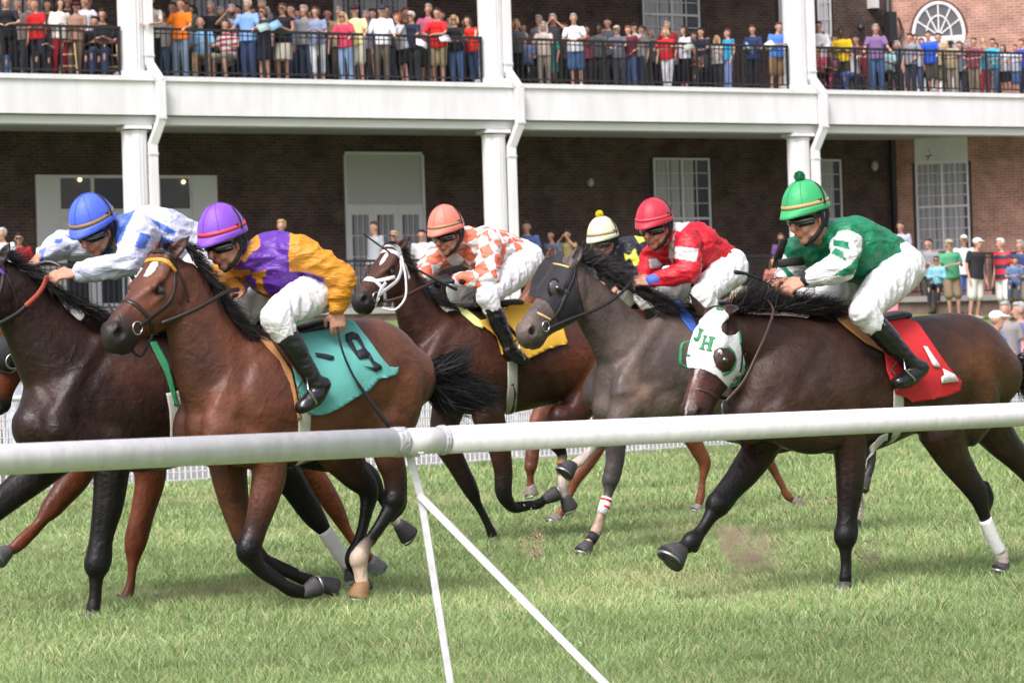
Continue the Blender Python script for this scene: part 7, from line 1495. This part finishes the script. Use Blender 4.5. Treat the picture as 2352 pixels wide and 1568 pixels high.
for u, v, d, lb, k in [
 (8, 538, 1.0, 'white-bearded person in a white T-shirt at the left edge of the terrace', dict(top='#d0d0ce', bot='#444444', hair='white', pose='stand', face=-20)),
 (47, 549, .9, 'dark-haired person with sunglasses in a red shirt at the left of the terrace', dict(top='#9c1c26', bot='#2c2c30', hair='black', glasses=True, pose='stand')),
 (645, 516, .8, 'person with fair hair whose head shows above the purple jockey', dict(top='#7c8498', bot='#3c3c40', hair='blonde', pose='stand')),
 (855, 523, 1.2, 'person in a grey patterned shirt in front of the glazed double door', dict(top='#a6acb0', bot='#3c4048', hair='brown', pose='stand')),
 (897, 543, .9, 'person with short blonde hair, sunglasses and a black top by the glazed door', dict(top='#1c1c20', bot='#2a2a30', hair='blonde', glasses=True, pose='stand')),
 (976, 540, .9, 'person in a white T-shirt partly behind the coral jockey', dict(top='#dadada', bot='#44506c', hair='dark', pose='hip')),
 (1208, 522, .9, 'tall brown-haired person in a blue sweater beside the middle column', dict(top='#4a6498', bot='#2c3448', hair='brown', sl='l', pose='stand')),
 (1271, 541, 1.2, 'person with dark curly hair and grey top standing in the porch shade', dict(top='#5c6474', bot='#2c3038', hair='dark', skin='t', pose='stand')),
 (1304, 540, 1.1, 'dark-haired person in a yellow and grey shirt with a hand on the mouth', dict(top='#8c8054', bot='#34343a', hair='dark', skin='t', pose='look')),
 (1233, 584, .7, 'white-haired person low between the blue sweater and the chestnut ears', dict(top='#b0a8a0', bot='#4c4c50', hair='white', pose='stand', hz=1.3)),
 (1797, 546, .8, 'person in a violet top beside the green jockey', dict(top='#6c4c84', bot='#2c2c34', hair='brown', skin='t', pose='stand')),
 (2065, 521, .8, 'person in a white T-shirt by the dark drainpipe', dict(top='#b4b6c8', bot='#3c4458', hair='brown', pose='stand')),
]: terr(u, v, d, lb, **k)
def lawn(u, v, Y, label, **k):
    p = P(u, v, Y); gz = float(ground_z(p[0], p[1])) if 'gz' not in k else k.pop('gz'); k.setdefault('hz', p[2] - gz); k.setdefault('group', 'spectators on the lawn'); return person(p, gz, label, **k)
for u, v, Y, lb, k in [
 (2189, 561, 69.5, 'person in a green polo shirt, tan cap and khaki shorts on the lawn', dict(top='#4d9a74', bot='#8e7c64', hair='grey', hat='#a09a80', kind='short', pose='hold', face=25)),
 (2212, 552, 71.0, 'person in a white cap and white shirt behind the green polo shirt', dict(top='#dcdcdc', bot='#4c6aa8', hair='grey', hat='#d8d4c4', pose='stand')),
 (2232, 559, 69.0, 'person in a black polo shirt, white cap and white shorts on the lawn', dict(top='#202026', bot='#cfcdc4', hair='grey', hat='#e8e8e8', kind='short', pose='stand', shoe='#999999', face=70)),
 (2303, 548, 69.5, 'white-haired person in a red and navy striped polo shirt and white shorts', dict(bot='#dcdcd6', hair='white', kind='short', pose='stand', tmat=stripes((.50, .03, .04), (.03, .03, .07), 1.5), shoe='#888888')),
 (2149, 598, 68.5, 'seated person with sunglasses in a pale blue jacket on the low wall', dict(top='#7cb8cc', bot='#1e2432', hair='brown', leg='sit', pose='hold', glasses=True, sl='l', gz=2.35, seat=False)),
 (1773, 602, 66.0, 'smiling person with long brown hair in a coral and grey top', dict(top='#a8685c', bot='#3c3c40', hair='brown', hk='long', leg='sit', pose='hold', gz=2.2, seat=False)),
 (2279, 734, 39.0, 'person in a white cap and blue shirt turned away beyond the dark bay', dict(top='#6c90c8', bot='#3c4458', hair='grey', hat='#eeeeee', pose='fold', face=75)),
 (2311, 712, 47.0, 'grey-haired person in a grey shirt behind the white cap at the right', dict(top='#8a8484', bot='#44444c', hair='grey', pose='stand')),
 (2346, 706, 48.0, 'person in a violet blue shirt at the right picture edge', dict(top='#5c60a8', bot='#3c4458', hair='grey', pose='stand')),
 (2040, 668, 60.0, 'person in a pink top crouching behind the green jockey', dict(top='#e08088', bot='#c8c8cc', hair='blonde', leg='sit', pose='hold', seat=False)),
 (1700, 640, 60.0, 'person in a pale shirt seen between the red and green jockeys', dict(top='#b8b4a4', bot='#6a7a5c', hair='brown', leg='sit', pose='hold', seat=False)),
 (2128, 560, 70.5, 'person in a grey shirt just behind the seated pale blue jacket', dict(top='#8a8c90', bot='#4a4640', hair='brown', pose='fold')),
 (2338, 565, 70.0, 'person in a dark blue shirt right of the striped polo', dict(top='#30406c', bot='#8a8070', hair='grey', kind='short', pose='hold')),
 (2326, 600, 66.5, 'seated person in a denim shirt at the right end of the low wall', dict(top='#5a7298', bot='#3c4a68', hair='brown', leg='sit', pose='hold', gz=2.35, seat=False)),
]: lawn(u, v, Y, lb, **k)
# things people hold and furniture
def paper(u, v, d, rz, c, label):
    s, z = bs(u, v, d); p = bw(s, d, z); mb = MB(); mb.add([(-.14, 0, -.1), (0, -.02, -.1), (.14, 0, -.1), (-.14, .02, .1), (0, 0, .1), (.14, .02, .1)], [(0, 1, 4, 3), (1, 2, 5, 4)]); o = mb.build('programme', cm('paper', c)); o.location = p; o.rotation_euler = (R(-30), R(rz), Be_ang); sd = o.modifiers.new('t', 'SOLIDIFY'); sd.thickness = .008; tag(o, label, 'programme', 'race programmes in hands')
Be_ang = math.atan2(Be[1], Be[0])
for a in [(606, 63, .1, -15, (.30, .42, .40), 'open programme held by the woman in the navy dress'), (632, 58, .1, -25, (.20, .38, .55), 'blue programme held out over the railing by the woman in the cream skirt'), (969, 100, -.02, 20, (.8, .8, .8), 'white sheet of paper hanging over the railing below the rose shirt'), (1022, 88, .1, 0, (.6, .62, .66), 'folded paper on the railing beside the bright red polo shirt'), (1582, 106, .1, -15, (.34, .42, .34), 'open programme read by the woman in the white top'), (1722, 110, .3, 40, (.3, .5, .65), 'pale blue leaflet held by the man in the navy shirt'), (1768, 104, .2, -30, (.75, .72, .66), 'white leaflet in the hands of the man in the blue polo shirt')]: paper(*a)
s, z = bs(862, 140, .3); mb = MB(); mb.tube([bw(s - .02, .32, FLOOR), bw(s - .10, .3, FLOOR + .86)], .012, None, (0, 1, 0), 8); mb.tube([bw(s - .10, .3, FLOOR + .86), bw(s - .16, .3, FLOOR + .9), bw(s - .2, .3, FLOOR + .86)], .012, None, (0, 1, 0), 8); tag(mb.build('walking_cane', cm('cane', (.45, .2, .04), .5)), 'orange brown walking cane of the elderly man in white', 'cane')
s, z = bs(533, 30, 1.0); mb = MB(); q = bw(s, 1.02, z - .01); mb.b2(q[0] - .06, q[0] + .06, q[1] - .03, q[1] + .03, q[2] - .04, q[2] + .04); mb.tube([q, q - Bn * .14], [.034, .03], None, (0, 0, 1), 14, True, True); tag(mb.build('camera', DKM, smooth=False), 'black camera held up by the man behind the striped top', 'camera')
def stool(u, label):
    s, _ = bs(u, 120, .8); p = bw(s, .75, FLOOR); r = empty('bar_stool', label, 'stool', tuple(p), 'wooden bar stools on the balcony'); w = cm('wood', (.52, .33, .15), .6)
    MB().tube([(0, 0, .74), (0, 0, .79)], .20, None, (1, 0, 0), 24, True, True).build('seat', cm('stool_pad', (.10, .03, .03), .5), r)
    for x in (-1, 1):
        for y in (-1, 1): MB().bar((.13 * x, .13 * y, .74), (.19 * x, .19 * y, 0), .018, .018).build('leg', w, r, False)
    for zz in (.25, .5):
        m_ = MB(); k = .19 - .06 * zz / .74
        m_.bar((-k, -k, zz), (k, -k, zz), .012, .012).bar((-k, k, zz), (k, k, zz), .012, .012).bar((-k, -k, zz), (-k, k, zz), .012, .012, (0, 0, 1)).bar((k, -k, zz), (k, k, zz), .012, .012, (0, 0, 1)); m_.build('rung', w, r, False)
stool(158, 'tall wooden stool with dark seat in front of the crimson trousers'); stool(255, 'tall wooden stool half hidden by the first column')
# swallow-like bird in flight
bp_ = P(2130, 357, 40); mb = MB(); mb.tube([bp_ - Rt * .05, bp_, bp_ + Rt * .06], [.008, .018, .006], None, (0, 0, 1), 10); mb.add([bp_, bp_ + Rt * .03, bp_ + Rt * .04 + np.array([0, .02, .13]), bp_ - np.array([0, .02, .10])], [(0, 1, 2), (0, 3, 1)]); o = mb.build('bird', DKM); sd = o.modifiers.new('t', 'SOLIDIFY'); sd.thickness = .006; tag(o, 'tiny dark bird flying in front of the right white window head', 'bird')
# turf kicked up by the hooves
def clods(u, v, Y, su, sv, n, label, size=.006, shape=None):
    mb = MB(); 
    for i in range(n):
        a, b = RNG.normal(), RNG.normal(); uu = u + su * a + (shape or 0) * b; vv = v + sv * b; c = P(uu, vv, Y + RNG.normal() * .08); c[2] = max(c[2], .01); r = size * (.35 + RNG.random() ** 3 * 2.4)
        V = c + np.array([nrm(q) for q in ((1, 1, 1), (-1, -1, 1), (-1, 1, -1), (1, -1, -1))]) * r * (0.6 + RNG.random((4, 1))) ; mb.add(V, [(0, 1, 2), (0, 3, 1), (0, 2, 3), (1, 3, 2)])
    tag(mb.build('dirt', cm('soil', (.36, .25, .17), .95), smooth=False), label, 'dirt', kind='stuff')
clods(1735, 1262, 15.8, 40, 34, 420, 'loose sandy soil thrown up between the dark bay forelegs', .0024, -14)
clods(1995, 1255, 15.6, 30, 26, 160, 'loose sandy soil thrown up behind the dark bay foreleg', .0028)
clods(1230, 1268, 17.5, 14, 36, 260, 'clods of turf thrown up behind the brown horse', .0045)
clods(1890, 1150, 19.0, 60, 26, 160, 'scattered clods flying far behind the dark bay', .005)
clods(1240, 1185, 19.0, 34, 14, 60, 'bits of turf flying off the folded foreleg of the brown horse', .004)
def dust(u, v, Y, ru, rv, label, dens, tilt=0):
    c = P(u, v, Y); S_ = Y / FPX; V, F = sphere((0, 0, 0), (ru * S_, ru * S_ * .8, rv * S_), 24, 14); mb = MB(); mb.add(V, F); m = bpy.data.materials.new('dust'); m.use_nodes = True; nt = m.node_tree; nt.nodes.clear(); out = nt.nodes.new('ShaderNodeOutputMaterial'); pv = nt.nodes.new('ShaderNodeVolumePrincipled'); pv.inputs['Color'].default_value = (.92, .72, .50, 1)
    tc = nt.nodes.new('ShaderNodeTexCoord'); n = nt.nodes.new('ShaderNodeTexNoise'); n.inputs['Scale'].default_value = 6; n.inputs['Detail'].default_value = 5; n.inputs['Distortion'].default_value = 1.2; nt.links.new(tc.outputs['Object'], n.inputs[0])
    g = nt.nodes.new('ShaderNodeTexGradient'); g.gradient_type = 'SPHERICAL'; mp = nt.nodes.new('ShaderNodeMapping'); mp.inputs['Scale'].default_value = (1 / (ru * S_), 1 / (ru * S_ * .8), 1 / (rv * S_)); nt.links.new(tc.outputs['Object'], mp.inputs[0]); nt.links.new(mp.outputs[0], g.inputs[0])
    mr = nt.nodes.new('ShaderNodeMapRange'); mr.inputs[1].default_value = .48; mr.inputs[2].default_value = .66; nt.links.new(n.outputs[0], mr.inputs[0])
    a = nt.nodes.new('ShaderNodeMath'); a.operation = 'MULTIPLY'; b = nt.nodes.new('ShaderNodeMath'); b.operation = 'MULTIPLY'; b.inputs[1].default_value = dens; nt.links.new(mr.outputs[0], a.inputs[0]); nt.links.new(g.outputs[1], a.inputs[1]); nt.links.new(a.outputs[0], b.inputs[0]); nt.links.new(b.outputs[0], pv.inputs['Density']); nt.links.new(pv.outputs[0], out.inputs['Volume'])
    o = mb.build('dust', m); o.location = c; o.rotation_euler = (0, R(tilt), 0); tag(o, label, 'dust', kind='stuff')
dust(1725, 1258, 15.9, 95, 66, 'puff of pale brown dust between the dark bay forelegs', 42, 25)
dust(1998, 1262, 15.7, 46, 40, 'puff of pale brown dust behind the dark bay foreleg', 44)
dust(1228, 1258, 17.6, 36, 62, 'puff of brown dust behind the brown horse', 36)
